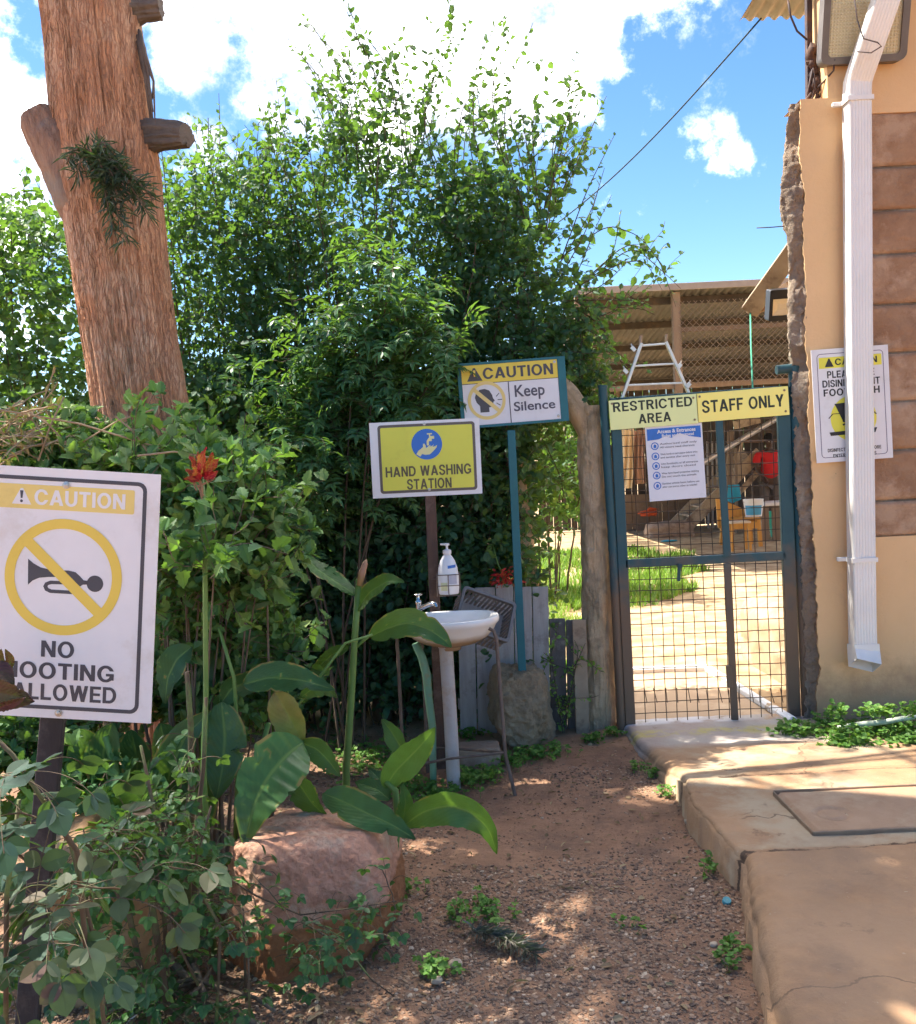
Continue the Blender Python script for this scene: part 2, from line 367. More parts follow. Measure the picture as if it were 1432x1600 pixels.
def earth(t, co, cur):
    """red path earth near the house, pale trodden earth in the yard beyond the gate"""
    n = t.nodes.new; l = t.links.new; sp = n('ShaderNodeSeparateXYZ'); l(co.outputs['Object'], sp.inputs[0])
    nz = n('ShaderNodeTexNoise'); nz.inputs['Scale'].default_value = 1.4; nz.inputs['Detail'].default_value = 6; l(co.outputs['Object'], nz.inputs['Vector'])
    ma = n('ShaderNodeMath'); ma.operation = 'MULTIPLY_ADD'; l(nz.outputs[0], ma.inputs[0]); ma.inputs[1].default_value = 1.2; l(sp.outputs[1], ma.inputs[2])
    mr = n('ShaderNodeMapRange'); mr.inputs[1].default_value = 5.2; mr.inputs[2].default_value = 6.2; l(ma.outputs[0], mr.inputs[0])
    n2 = n('ShaderNodeTexNoise'); n2.inputs['Scale'].default_value = 5; n2.inputs['Detail'].default_value = 8; l(co.outputs['Object'], n2.inputs['Vector'])
    r2 = n('ShaderNodeValToRGB'); e = r2.color_ramp.elements; e[0].position = .35; e[0].color = (.30, .19, .10, 1); e[1].position = .62; e[1].color = (.47, .35, .21, 1); l(n2.outputs[0], r2.inputs[0])
    mx = n('ShaderNodeMixRGB'); l(mr.outputs[0], mx.inputs[0]); l(cur, mx.inputs[1]); l(r2.outputs[0], mx.inputs[2]); return mx.outputs[0]
m_earth = pm('red_earth', (.255, .138, .083), (.36, .205, .127), 8, .95, 1., 60, c3=(.20, .118, .078), s3=3.2, t3=(.48, .62), dist=.012, extra=earth)
mb = MB(); mb.grid(np.stack([X, Y, Z], -1)); tag(mb.build('ground', m_earth, None, True), kind='structure')

# concrete apron with a kerb along the path
ks = [(-3, .72), (.8, .70), (1.6, .70), (2.25, .75), (2.82, .865), (3.12, .945), (3.18, .925), (3.62, .90), (3.95, .93), (4.3, .90), (4.7, .875), (5.2, .86)]
yy = np.unique(np.concatenate([np.arange(-2, .8, .2), np.arange(.8, 5.13, .012)]))
kx = np.interp(yy, *zip(*ks)) + .008 * fbm(np.stack([yy * 5, yy * 0, yy * 0], -1), 4, 3) + .006 * vnoise(np.stack([yy * 31, yy * 0, yy * 0], -1), 8)
kz = np.interp(yy, [-2, 3.13, 3.16, 3.9, 4.3, 4.75, 5.2], [.145, .140, .130, .125, .085, .045, .035])
kr = np.interp(yy, [-2, 3.05, 3.2, 3.9, 4.2, 5.2], [.075, .06, .016, .016, .05, .06])
an = np.linspace(0, math.pi / 2, 7)
tt = np.concatenate([np.arange(.01, 1.6, .014), np.array([1.65, 1.75, 1.9, 2.2, 3, 5, 9, 14])])
V = np.zeros((len(yy), 2 + len(an) + len(tt), 3))
for i, y in enumerate(yy):
    r = min(kr[i], kz[i] * .8)
    prof = [(-.03, -.12), (-.012, kz[i] - r)] + [(r - r * math.cos(a) - .0, kz[i] - r + r * math.sin(a)) for a in an] + [(r + t, kz[i]) for t in tt]
    V[i, :, 0] = kx[i] + np.array([p[0] for p in prof]); V[i, :, 1] = y; V[i, :, 2] = [p[1] for p in prof]
p3 = V.copy()
nzv = .006 * fbm(p3 * 3.5, 4, 21) + .0035 * fbm(p3 * 14, 3, 22)
crack = np.zeros(V.shape[:2])
for (y0, amp, wd, dp) in ((3.14, .03, .008, .014), (3.93, .035, .010, .014)):
    ln_ = y0 + amp * fbm(np.stack([V[..., 0] * 2.2, V[..., 0] * 0, V[..., 0] * 0 + y0], -1), 4, 31) + .012 * (V[..., 0] - 1)
    crack -= dp * np.exp(-((V[..., 1] - ln_) / wd) ** 2) * (.5 + .5 * (vnoise(p3 * 6, 4) > -.3))
for (xa_, ya_, xb_, yb_) in ((1.15, 2.2, 2.1, 2.62), (1.5, 3.12, 1.9, 2.45), (1.05, 4.0, 1.5, 4.6)):
    tq = np.clip(((V[..., 0] - xa_) * (xb_ - xa_) + (V[..., 1] - ya_) * (yb_ - ya_)) / ((xb_ - xa_) ** 2 + (yb_ - ya_) ** 2), 0, 1); wob = .05 * fbm(np.stack([tq * 5, tq * 0 + xa_, tq * 0], -1), 4, 33)
    dq = np.hypot(V[..., 0] - xa_ - tq * (xb_ - xa_) + wob, V[..., 1] - ya_ - tq * (yb_ - ya_) + wob); crack -= .006 * np.exp(-(dq / .006) ** 2)
nzv = nzv + .0012 * fbm(p3 * 45, 2, 24)
top = np.arange(V.shape[1]) >= 2
V[..., 2] += (nzv + crack) * top; V[:, :9, 0] += (.006 * fbm(p3 * 6, 3, 41) + .005 * fbm(p3 * 26, 3, 42))[:, :9]; V[:, :9, 2] += (.004 * fbm(p3 * 30, 3, 43))[:, :9]
def slabcol(t, co, cur):
    n = t.nodes.new; l = t.links.new; sp = n('ShaderNodeSeparateXYZ'); l(co.outputs['Object'], sp.inputs[0])
    def noise(s, d=7):
        z = n('ShaderNodeTexNoise'); z.inputs['Scale'].default_value = s; z.inputs['Detail'].default_value = d; z.inputs['Roughness'].default_value = .68; l(co.outputs['Object'], z.inputs['Vector']); return z.outputs[0]
    def mixc(f, c, a):
        x = n('ShaderNodeMixRGB'); l(f, x.inputs[0]); l(a, x.inputs[1]); x.inputs[2].default_value = col(c); return x.outputs[0]
    def mth(o, a, b):
        m = n('ShaderNodeMath'); m.operation = o
        for k, q in enumerate((a, b)):
            if isinstance(q, (int, float)): m.inputs[k].default_value = q
            else: l(q, m.inputs[k])
        return m.outputs[0]
    def rng_(a, lo, hi, o0=0, o1=1):
        r = n('ShaderNodeMapRange'); r.interpolation_type = 'SMOOTHSTEP'; l(a, r.inputs[0]); r.inputs[1].default_value = lo; r.inputs[2].default_value = hi; r.inputs[3].default_value = o0; r.inputs[4].default_value = o1; return r.outputs[0]
    yv = sp.outputs[1]; xv = sp.outputs[0]
    # nearest slab carries more red dust, the middle one is paler
    a = mixc(mth('MULTIPLY', rng_(yv, 3.14, 3.18), mth('MULTIPLY', rng_(noise(2.2), .42, .6), .75)), (.44, .36, .25), cur)
    # worn blue-grey and white paint before the gate, a yellow stain on it
    f = mth('MULTIPLY', rng_(yv, 4.45, 4.62), rng_(mth('ADD', noise(4.5), mth('MULTIPLY', rng_(xv, 1.2, 2.1, 1, 0), .2)), .50, .60)); a = mixc(mth('MULTIPLY', f, .55), (.36, .36, .38), a)
    f = mth('MULTIPLY', mth('MULTIPLY', rng_(yv, 4.98, 5.03), rng_(xv, 1.3, 1.7, 1, 0)), rng_(noise(7), .38, .55)); a = mixc(mth('MULTIPLY', f, .8), (.62, .62, .66), a)
    f = mth('MULTIPLY', mth('MULTIPLY', rng_(yv, 4.72, 4.8), rng_(yv, 4.85, 4.93, 1, 0)), rng_(noise(6), .45, .6)); a = mixc(mth('MULTIPLY', f, .7), (.50, .42, .10), a)
    for y0_, k_ in ((3.14, 1.0), (3.93, .9)):   # broken joints packed with dark soil
        ln_ = mth('ADD', mth('SUBTRACT', yv, y0_), mth('MULTIPLY', mth('SUBTRACT', noise(3.2, 8), .5), .16)); dd_ = mth('ABSOLUTE', ln_, 0)
        a = mixc(mth('MULTIPLY', rng_(dd_, .004, .013, k_, 0), rng_(noise(5, 4), .34, .46)), (.085, .05, .032), a)
    vz = n('ShaderNodeTexVoronoi'); vz.feature = 'DISTANCE_TO_EDGE'; vz.inputs['Scale'].default_value = 1.1; wv = n('ShaderNodeTexNoise'); wv.inputs['Scale'].default_value = 4; wv.inputs['Detail'].default_value = 8; l(co.outputs['Object'], wv.inputs['Vector']); wa = n('ShaderNodeVectorMath'); wa.operation = 'MULTIPLY_ADD'; l(wv.outputs['Color'], wa.inputs[0]); wa.inputs[1].default_value = (.35, .35, .35); l(co.outputs['Object'], wa.inputs[2]); l(wa.outputs[0], vz.inputs['Vector'])
    a = mixc(mth('MULTIPLY', rng_(vz.outputs['Distance'], .002, .007, .75, 0), rng_(noise(1.6, 4), .46, .54)), (.11, .07, .045), a)
    a = mixc(mth('MULTIPLY', rng_(noise(9, 9), .60, .70), .7), (.20, .12, .075), a); a = mixc(mth('MULTIPLY', rng_(noise(28, 4), .66, .72), .55), (.52, .40, .28), a); a = mixc(mth('MULTIPLY', rng_(noise(1.3, 9), .52, .60), .35), (.30, .20, .13), a)
    return a
m_slab = pm('dusty_concrete', (.42, .25, .14), (.31, .18, .098), 3.5, .9, .9, 90, c3=(.24, .145, .09), s3=1.7, t3=(.52, .68), dist=.004, extra=slabcol)
mb = MB(); mb.grid(V[:, ::-1]); tag(mb.build('pavement', m_slab, None, True), kind='structure')

# inspection cover set in the apron
zt = .130
q = [PZ(1160, 1243, zt), PZ(1210, 1309, zt)]
x0, x1, y0, y1 = 1.235, 2.20, q[1].y + .0, q[0].y
o = thing('inspection_cover', 'square concrete inspection cover with a thin metal rim, set in the pavement', 'cover', (1.7, (y0 + y1) / 2, zt))
m_cov = pm('cover_concrete', (.40, .26, .17), (.31, .19, .115), 5, .9, .6, 90, c3=(.42, .31, .21), s3=3)
xs = np.linspace(x0, x1, 90); ys = np.linspace(y0, y1, 50); X2, Y2 = np.meshgrid(xs, ys, indexing='ij')
Z2 = zt + .010 + .003 * fbm(np.stack([X2, Y2, X2 * 0], -1) * 8, 4, 3)
for (hx, hy, hr, ring) in ((x0 + .14, y0 + .17, .055, 1), (x0 + .52, y0 + .19, .036, 0)):
    d = np.hypot(X2 - hx, Y2 - hy); Z2 -= .010 * (np.exp(-((d - hr) / .010) ** 2) if ring else (d < hr))
ed = np.minimum(np.minimum(X2 - x0, x1 - X2), np.minimum(Y2 - y0, y1 - Y2)); Z2 -= .012 * (ed < .012)
mb = MB(); mb.grid(np.stack([X2, Y2, Z2], -1)); mb.build('lid', m_cov, o, True)
m_rim = pm('old_steel', (.24, .17, .12), (.32, .23, .16), 20, .6, .3, 80, metal=.4)
mb = MB(); e = .012
for a, b in (((x0, y0), (x1, y0)), ((x0, y1), (x1, y1)), ((x0, y0), (x0, y1)), ((x1, y0), (x1, y1))):
    mb.beam((a[0], a[1], zt + .004), (b[0], b[1], zt + .001), .007, .022)
mb.build('rim', m_rim, o)

# ---------------------------------------------------------------- house
WY = 4.95
def wx(u, v=700, y=WY): return P(u, v, y).x
def wz(v, u=1340, y=WY): return P(u, v, y).z
def mudline(t, co, cur):
    """mud splashed on the foot of the wall, rusty run under the spout, scattered specks"""
    n = t.nodes.new; l = t.links.new; sp = n('ShaderNodeSeparateXYZ'); l(co.outputs['Object'], sp.inputs[0])
    def noise(s, d=8):
        z = n('ShaderNodeTexNoise'); z.inputs['Scale'].default_value = s; z.inputs['Detail'].default_value = d; z.inputs['Roughness'].default_value = .7; l(co.outputs['Object'], z.inputs['Vector']); return z.outputs[0]
    def rg_(x, lo, hi, a=0, b_=1):
        r = n('ShaderNodeMapRange'); l(x, r.inputs[0]); r.inputs[1].default_value = lo; r.inputs[2].default_value = hi; r.inputs[3].default_value = a; r.inputs[4].default_value = b_; return r.outputs[0]
    def mul(x, y):
        m = n('ShaderNodeMath'); m.operation = 'MULTIPLY'; l(x, m.inputs[0]); l(y, m.inputs[1]); return m.outputs[0]
    def mix(f, c):
        nonlocal cur
        x = n('ShaderNodeMixRGB'); l(f, x.inputs[0]); l(cur, x.inputs[1]); x.inputs[2].default_value = col(c); cur = x.outputs[0]
    z = sp.outputs[2]; ad_ = n('ShaderNodeMath'); ad_.operation = 'MULTIPLY_ADD'; l(noise(7), ad_.inputs[0]); ad_.inputs[1].default_value = .5; l(z, ad_.inputs[2])
    mix(rg_(ad_.outputs[0], .42, .62, .75, 0), (.40, .235, .13))
    mix(mul(rg_(noise(36), .66, .70, 0, .8), rg_(noise(3), .45, .6)), (.26, .17, .10))
    mix(rg_(noise(1.1), .56, .72, 0, .55), (.60, .41, .25))
    return cur
m_pl = pm('cream_plaster', (.74, .49, .265), (.69, .45, .235), 1.6, .85, .6, 30, c3=(.62, .42, .24), s3=5, t3=(.58, .74), dist=.006, extra=mudline)
m_blk = pm('rough_stone_block', (.46, .28, .17), (.34, .19, .11), 7, .95, 1.0, 40, c3=(.54, .36, .24), s3=4, t3=(.5, .62), dist=.02)
m_mort = pm('broken_mortar', (.36, .27, .20), (.24, .18, .135), 14, .95, 1., 60, c3=(.46, .38, .30), s3=6, dist=.02)
HX, HY = 2.0, 4.95
house = thing('house', 'cream plastered house with a bare stone block panel and a broken mortar corner', 'house', (4.5, 6.6, 0))
zb, zs, zp = wz(175, 1400), wz(838, 1400), 4.2
xl = wx(1357, 500)
def jag(z): # left edge of the plaster face
    z = np.asarray(z, float)
    u = np.interp(z, [0, .3, 1.6, 2.2, 2.9, 3.1, 3.38], [wx(1278, 1140), wx(1279, 1000), wx(1268, 700), wx(1261, 540), wx(1256, 330), wx(1252, 260), wx(1254, 180)])
    return u + .022 * fbm(np.stack([z * 6.3, z * 0, z * 0], -1), 6, 2, .6) + .004 * vnoise(np.stack([z * 71, z * 0, z * 0 + 3], -1), 3)
mb = MB()
zz = np.arange(-.05, 3.38, .012); th = .035
def face(zz, xa, xb, y, nx=14, seed=0):
    k = np.linspace(0, 1, nx); G = np.zeros((len(zz), nx, 3)); G[..., 0] = xa[:, None] * (1 - k) + xb[:, None] * k; G[..., 2] = zz[:, None]
    G[..., 1] = y + .004 * fbm(np.stack([G[..., 0] * 3, G[..., 2] * 3, G[..., 0] * 0], -1), 3, 60); return G
G = face(zz, jag(zz), np.full(len(zz), xl), WY)
B0 = G[:, :1].copy(); B0[..., 1] += th; B0[..., 0] += .008
mb.grid(np.concatenate([B0, G], 1))
T = G[-1:].copy(); T[..., 1] += .25; mb.grid(np.concatenate([G[-1:], T], 0))
z2 = np.linspace(-.05, zs, 60); G = face(z2, np.full(60, xl), np.full(60, 9.), WY, 60); mb.grid(G)
G2 = G[-1:].copy(); G2[..., 1] += .05; mb.grid(np.concatenate([G[-1:], G2], 0))
z3 = np.linspace(zb, zp, 60); xt = np.full(60, wx(1293, 90)); G = face(z3, xt, np.full(60, 9.), WY + .004, 60); mb.grid(G)
G2 = G[:1].copy(); G2[..., 1] += .05; mb.grid(np.concatenate([G2, G[:1]], 0))
B0 = G[:, :1].copy(); B0[..., 1] += .2; mb.grid(np.concatenate([B0, G[:, :1]], 1))
mb.box((6.6, 8.6, 2.05), (5.2, .2, 4.1)); mb.beam((2.36, 5.4, 2.05), (4.05, 8.55, 2.05), .2, 4.1); mb.box((9.1, 6.74, 2.05), (.2, 3.3, 4.1))
mb.build('plaster_wall', m_pl, house, 40)
# stone courses of the bare panel
mb = MB(); cz = [zs - .005, wz(782, 1400), wz(703, 1400), wz(627, 1400), wz(550, 1400), wz(474, 1400), wz(395, 1400), wz(326, 1400), wz(258, 1400), zb + .01]
rg = np.random.default_rng(3)
for k in range(9):
    za, zc = cz[k] + .006, cz[k + 1] - .006; x = xl - .03; l0 = .55 if k % 2 else 1.
    while x < 8.6:
        ln = rg.uniform(.9, 1.2) * l0; l0 = 1.; nx_, nz_ = 70, 24; a = np.linspace(0, 1, nx_); b = np.linspace(0, 1, nz_); A, Bq = np.meshgrid(a, b, indexing='ij')
        gxp = x + .005 + A * (ln - .010); gzp = za + Bq * (zc - za); ed = np.minimum(np.minimum(A, 1 - A) * ln, np.minimum(Bq, 1 - Bq) * (zc - za))
        pp = np.stack([gxp, gzp, gxp * 0 + k], -1); yv_ = WY + .026 - .014 * np.minimum(1, ed / .015) ** .5 - .010 * fbm(pp * 7, 5, 70) - .004 * fbm(pp * 30, 3, 71) + rg.uniform(-.004, .004)
        mb.grid(np.stack([gxp, yv_, gzp], -1), rnd=rg.uniform(0, 1)); x += ln
mb.build('stone_panel', m_blk, house, True)
mb = MB(); mb.box(((xl - .05 + 8.8) / 2, WY + .06, (zs + zb) / 2), (8.8 - xl + .05, .05, zb - zs - .01)); mb.build('joint_mortar', m_mort, house)
# broken mortar and stone at the open corner
mb = MB(); zz = np.arange(-.05, 3.37, .011); nA = 26
cl_ = np.interp(zz, [0, .5, 1.5, 2.15, 2.7, 2.78, 2.85, 3.2, 3.37], [wx(1262, 1130, 5.05), wx(1258, 1000, 5.05), wx(1246, 720, 5.05), wx(1236, 500, 5.05), wx(1236, 360, 5.05), wx(1226, 345, 5.05), wx(1224, 330, 5.05), wx(1229, 230, 5.05), wx(1240, 190, 5.05)])
G = np.zeros((len(zz), nA, 3)); k = np.linspace(0, 1, nA)
for i, z in enumerate(zz):
    xa = cl_[i] - .022; xb = float(jag(z)) + .03
    G[i, :, 0] = np.where(k < .55, xa + (xb - xa) * (k / .55) * 0 , 0); 
    for j, t in enumerate(k):
        if t < .45: yq = 5.35 - .33 * t / .45; G[i, j] = (xa * yq / 5.03 + .01, yq, z)
        else: s_ = (t - .45) / .55; G[i, j] = (xa + (xb - xa) * s_, 5.02 - .035 * s_, z)
n1 = fbm(G * np.array((9, 9, 6)), 5, 80); n2 = np.abs(fbm(G * 26, 3, 81)); rid = np.abs(fbm(G * np.array((16, 16, 3)), 3, 84))
n4 = fbm(G * 60, 3, 86); G[..., 0] += .030 * n1 + .02 * n2 + .008 * n4 - .010; G[..., 1] += .035 * n1 - .03 * n2 - .03 * rid - .012 * n4
mb.grid(G)
mb.build('broken_corner', m_mort, house, True)
# corrugated roof
m_tin = pm('weathered_roof_tin', (.44, .40, .36), (.33, .29, .25), 5, .55, .2, 40, metal=.35)
def corr(mb, x0, x1, y0, z0, y1, z1, pitch=.076, amp=.012, th=.003):
    n = int((x1 - x0) / pitch * 8); xs = np.linspace(x0, x1, n); wv = amp * np.sign(np.sin(xs / pitch * 2 * math.pi)) * np.abs(np.sin(xs / pitch * 2 * math.pi)) ** .6
    ks_ = np.linspace(0, 1, 6); G = np.zeros((6, n, 3)); G[..., 0] = xs; G[..., 1] = (y0 + (y1 - y0) * ks_)[:, None]; G[..., 2] = (z0 + (z1 - z0) * ks_)[:, None] + wv
    H = G.copy(); H[..., 2] -= th; mb.grid(G); mb.grid(H[::-1])
    for a, b in ((G[:1], H[:1]), (H[-1:], G[-1:])): mb.grid(np.concatenate([a, b], 0))
mb = MB(); corr(mb, wx(1160, 32, 5.8), 9.2, 4.25, 4.26, 5.85, P(1200, 28, 5.85).z + .0)
corr(mb, 3.75, 9.2, 5.8, P(1200, 28, 5.85).z + .03, 8.8, 4.3); mb.build('roof', m_tin, house, True)
m_wood = pm('weathered_timber', (.40, .31, .22), (.27, .19, .125), 5, .85, .7, 30, stretch=(1, 1, 1), c3=(.20, .14, .10), s3=5, t3=(.55, .66))
mb = MB(); mb.beam(P(1172, 486, 6.1), P(1246, 384, 5.7), .05, .115, up=(-1, 0, .8)); mb.build('rafter', m_wood, house); mb = MB(); mb.beam(P(1168, 478, 6.15), P(1244, 470, 6.15), .05, .09); mb.beam(P(1236, 448, 6.0), P(1176, 486, 6.3), .05, .07)
mb.build('purlin', pm('brown_timber_dark', (.19, .12, .075), (.12, .08, .05), 6, .9, .6, 40), house)
m_iron = pm('rusty_iron', (.035, .028, .04), (.075, .045, .04), 12, .75, .5, 60, c3=(.12, .055, .03), s3=8)
for u0, u1, wd in ((1263, 1265, .036), (1281, 1284, .036)):
    mb = MB(); mb.beam(P(u0, -110, 5.1), P(u1, 182, 5.1), wd, .03); mb.build('corner_bar', m_iron, house)
mb = MB(); rg = np.random.default_rng(5)
for k in range(26):
    t = rg.uniform(0, 1); c = P(1270 + 26 * t + rg.normal(0, 5), 85 + 85 * t + rg.normal(0, 14), 5.08); r = rg.uniform(.012, .034)
    u_ = np.linspace(0, math.pi, 6); v_ = np.arange(8) * math.pi / 4; S = np.stack([np.sin(u_)[:, None] * np.cos(v_), np.sin(u_)[:, None] * np.sin(v_), np.cos(u_)[:, None] * 1.5 + 0 * v_], -1) * r
    S = S * (1 + .5 * vnoise(S * 60 + k, k)[..., None]) + np.array(c); mb.grid(S, close=True)
for k in range(7):
    a = P(1250 + rg.uniform(0, 24), 175 + rg.uniform(-8, 8), 5.05); b = P(1278 + rg.uniform(-8, 14), 120 + rg.uniform(-20, 20), 5.05); m_ = (a + b) / 2 + Vector((rg.normal(0, .02), -.01, rg.normal(0, .02))); mb.tube([a, m_, b], .005, 5)
mb.build('mortar_clumps', m_iron, house, True)
mb = MB(); pts = [P(1232, 0, 5.0), P(1236, 25, 5.0), P(1246, 48, 5.0), P(1262, 62, 5.0)]; mb.tube(pts, .006, 6); mb.build('loose_wire', m_iron, house, True)
mb = MB(); mb.tube([P(1305, 92, 4.9), P(1303, 110, 4.92), P(1290, 125, 4.98), P(1275, 140, 5.05)], .005, 6); mb.tube([P(1268, 145, 5.02), P(1250, 170, 5.0), P(1241, 188, 5.0)], .006, 6)
mb.build('loose_wire', m_iron, house, True); mb = MB(); mb.tube([P(1183, 356, 5.1), P(1205, 355, 5.1), P(1240, 352, 5.15)], .003, 5); mb.build('loose_wire', m_iron, house, True)

# downpipe
m_pipe = pm('white_painted_pipe', (.80, .78, .76), (.73, .71, .68), 3, .45, .15, 30, c3=(.66, .60, .54), s3=5, t3=(.6, .75), spec=.5)
pw, pd = .060, .042; ribs = []
for k in range(7):
    a = -pw + .014 + k * (2 * pw - .028) / 6; ribs += [(a - .004, pd), (a - .002, pd - .0016), (a + .002, pd - .0016), (a + .004, pd)]
prof = [(-pw, -pd), (-pw, pd - .006), (-pw + .006, pd)] + ribs + [(pw - .006, pd), (pw, pd - .006), (pw, -pd)]
dp = thing('downpipe', 'white ribbed downpipe fixed to the cream wall, bent outwards at the foot', 'downpipe', P(1351, 1040, 4.88))
py = WY - .085
mb = MB(); path_ = [P(1392, -22, 4.69), P(1376, 26, 4.71), P(1346, 112, 4.84), P(1341, 128, py), P(1340, 145, py), P(1342, 500, py), P(1348, 960, py), P(1349, 1000, py), P(1350, 1018, py - .006), P(1352, 1034, py - .045)]
mb.sweep(prof, path_); mb.build('pipe', m_pipe, dp, 30)
mb = MB(); sh = [(-pw - .007, -pd - .004), (-pw - .007, pd + .006), (pw + .007, pd + .006), (pw + .007, -pd - .004)]
mb.sweep(sh, [P(1349, 1006, py), P(1350, 1020, py - .006), P(1352, 1040, py - .055)]); mb.build('spout', m_pipe, dp, 30)
for (u, v) in ((1339.5, 157), (1346.5, 874)):
    mb = MB(); c = P(u, v, py); mb.ring([(-.067, -.05), (.067, -.05), (.067, .05), (-.067, .05)], [(-.0605, -.0475), (.0605, -.0475), (.0605, .0435), (-.0605, .0435)], -.012, .012, M=Matrix.Translation(c) @ Matrix.Scale(-1, 4, (0, 1, 0)))
    mb.box(c + Vector((-.088, .045, 0)), (.045, .022, .022), bev=.003); mb.build('bracket', m_pipe, dp)

# lamps
m_house = pm('grey_lamp_housing', (.12, .10, .085), (.17, .14, .12), 6, .5, .2, 50, metal=.3)
m_lens = pm('ribbed_lamp_lens', (.62, .55, .36), (.54, .47, .30), 9, .3, .0)
def rrect(w, h, r, n=5):
    o = []
    for cx_, cy_, a0 in ((w / 2 - r, h / 2 - r, 0), (-w / 2 + r, h / 2 - r, 90), (-w / 2 + r, -h / 2 + r, 180), (w / 2 - r, -h / 2 + r, 270)):
        o += [(cx_ + r * math.cos(R(a0 + 90 * k / n)), cy_ + r * math.sin(R(a0 + 90 * k / n))) for k in range(n + 1)]
    return o
def frame3(c, ex, ey):
    ex = Vector(ex).normalized(); ey = Vector(ey); ez = ex.cross(ey).normalized(); ey = ez.cross(ex).normalized()
    m = Matrix((ex, ey, ez)).transposed().to_4x4(); m.translation = c; return m
M = frame3(P(1354, 6, 4.85), P(1415, 70, 4.85) - P(1292, 78, 4.89), Vector((.03, -.22, 1)))
fl = thing('floodlight', 'large grey floodlight with a pale ribbed lens under the roof, behind the downpipe', 'floodlight', P(1354, 8, 4.78))
mb = MB(); mb.prism(rrect(.43, .56, .04), -.07, 0, M); mb.ring(rrect(.43, .56, .04), rrect(.36, .49, .02), 0, .022, M); mb.build('housing', m_house, fl, 30)
mb = MB(); mb.prism(rrect(.36, .49, .02), 0, .006, M)
for i in range(22):
    for j in range(30):
        mb.lathe([(.0065, 0), (.005, .004), (.0001, .006)], M @ Matrix.Translation((-.168 + i * .016, -.232 + j * .016, .006)), n=6)
mb.build('lens', m_lens, fl)
mb = MB(); mb.beam(M @ Vector((-.12, .1, -.08)), P(1330, -40, WY), .03, .008); mb.beam(M @ Vector((.12, .1, -.08)), P(1380, -46, WY), .03, .008); mb.build('bracket', m_house, fl)
mb = MB(); mb.tube([P(1335, -10, 4.74), P(1340, 30, 4.74), P(1350, 60, 4.72), P(1372, 66, 4.66), P(1378, 72, 4.66), P(1362, 82, 4.68), P(1340, 80, 4.76)], .0035, 5); mb.build('wire', m_iron, fl, True)
M = frame3(P(1222, 476, 5.75), (1, .05, .03), Vector((.06, -.3, 1)))
fl = thing('small_floodlight', 'small black floodlight with a pale lens hanging under the timber rafter', 'floodlight', P(1222, 476, 5.8))
m_blk2 = pm('black_plastic', (.012, .014, .02), (.02, .022, .03), 9, .45, .0); m_refl = pm('pale_reflector', (.62, .52, .34), (.66, .60, .48), 5, .25)
mb = MB(); mb.prism(rrect(.17, .19, .01), -.05, 0, M); mb.ring(rrect(.17, .19, .01), [(a * .77, b * .55 - .012) for a, b in rrect(.17, .19, .01)], 0, .02, M); mb.build('housing', m_blk2, fl)
mb = MB(); a, b, c_ = .062, .05, -.012
q = [(-a, -b + c_), (a, -b + c_), (a, b + c_), (-a, b + c_)]; iq = [(x * .45, y * .35 + c_ * .6, -.0) for x, y in q]
mb.add([(x, y, .017) for x, y in q] + [(x, y, .004) for x, y, _ in iq], [(0, 1, 5, 4), (1, 2, 6, 5), (2, 3, 7, 6), (3, 0, 4, 7), (4, 5, 6, 7)], M=M); mb.build('lens', m_refl, fl)
mb = MB(); mb.beam(M @ Vector((0, .05, -.05)), P(1228, 452, 6.0), .03, .01); mb.build('bracket', m_blk2, fl)

# cable across the sky, thin green pole
mb = MB(); a = P(845, 368, 9); b = P(1190, 28, 5.7)
mb.tube([a + (b - a) * t - Vector((0, 0, .10 * math.sin(math.pi * t))) for t in np.linspace(0, 1, 20)], .0055, 6)
solo(mb, 'overhead_cable', pm('dark_cable', (.02, .05, .06)), 'thin dark cable running through the sky up to the house roof', 'cable', a, smooth=True)
mb = MB(); mb.tube([P(1173, 484, 6.12), P(1174, 540, 5.7), P(1177, 614, 5.09)], .0055, 6)
solo(mb, 'taut_line', pm('green_rod', (.05, .30, .20)), 'taut green cord running from the timber rafter down to the gate', 'cord', P(1177, 614, 5.09), smooth=True)
# ================================================================== GATE
GY = 5.05
m_teal = pm('teal_paint', (.016, .058, .072), (.02, .07, .085), 10, .5, .25, 60, c3=(.06, .055, .05), s3=7, t3=(.62, .75))
def rusty(t, co, cur):
    n = t.nodes.new; l = t.links.new; sp = n('ShaderNodeSeparateXYZ'); l(co.outputs['Object'], sp.inputs[0])
    z = n('ShaderNodeTexNoise'); z.inputs['Scale'].default_value = 9; z.inputs['Detail'].default_value = 7; l(co.outputs['Object'], z.inputs['Vector'])
    a = n('ShaderNodeMath'); a.operation = 'MULTIPLY_ADD'; l(z.outputs[0], a.inputs[0]); a.inputs[1].default_value = .8; l(sp.outputs[2], a.inputs[2])
    r = n('ShaderNodeMapRange'); r.inputs[1].default_value = 1.05; r.inputs[2].default_value = 1.42; r.inputs[3].default_value = .92; r.inputs[4].default_value = 0; l(a.outputs[0], r.inputs[0])
    x = n('ShaderNodeMixRGB'); l(r.outputs[0], x.inputs[0]); l(cur, x.inputs[1]); x.inputs[2].default_value = (.17, .105, .065, 1); return x.outputs[0]
m_tr = pm('teal_paint_dusty', (.020, .075, .095), (.026, .09, .11), 10, .55, .3, 60, extra=rusty)
gp = thing('gate_frame', 'dark teal tubular gate posts standing each side of the mesh gate', 'gate posts', (P(1110, 1145, GY).x, GY, 0))
mb = MB(); mb.tube([P(942, 604, GY), P(958, 860, GY), P(972, 1153, GY)], .024, 14)
mb.tube([P(942, 602, GY), P(942, 606, GY)], .027, 14); mb.build('post', m_tr, gp, 40)
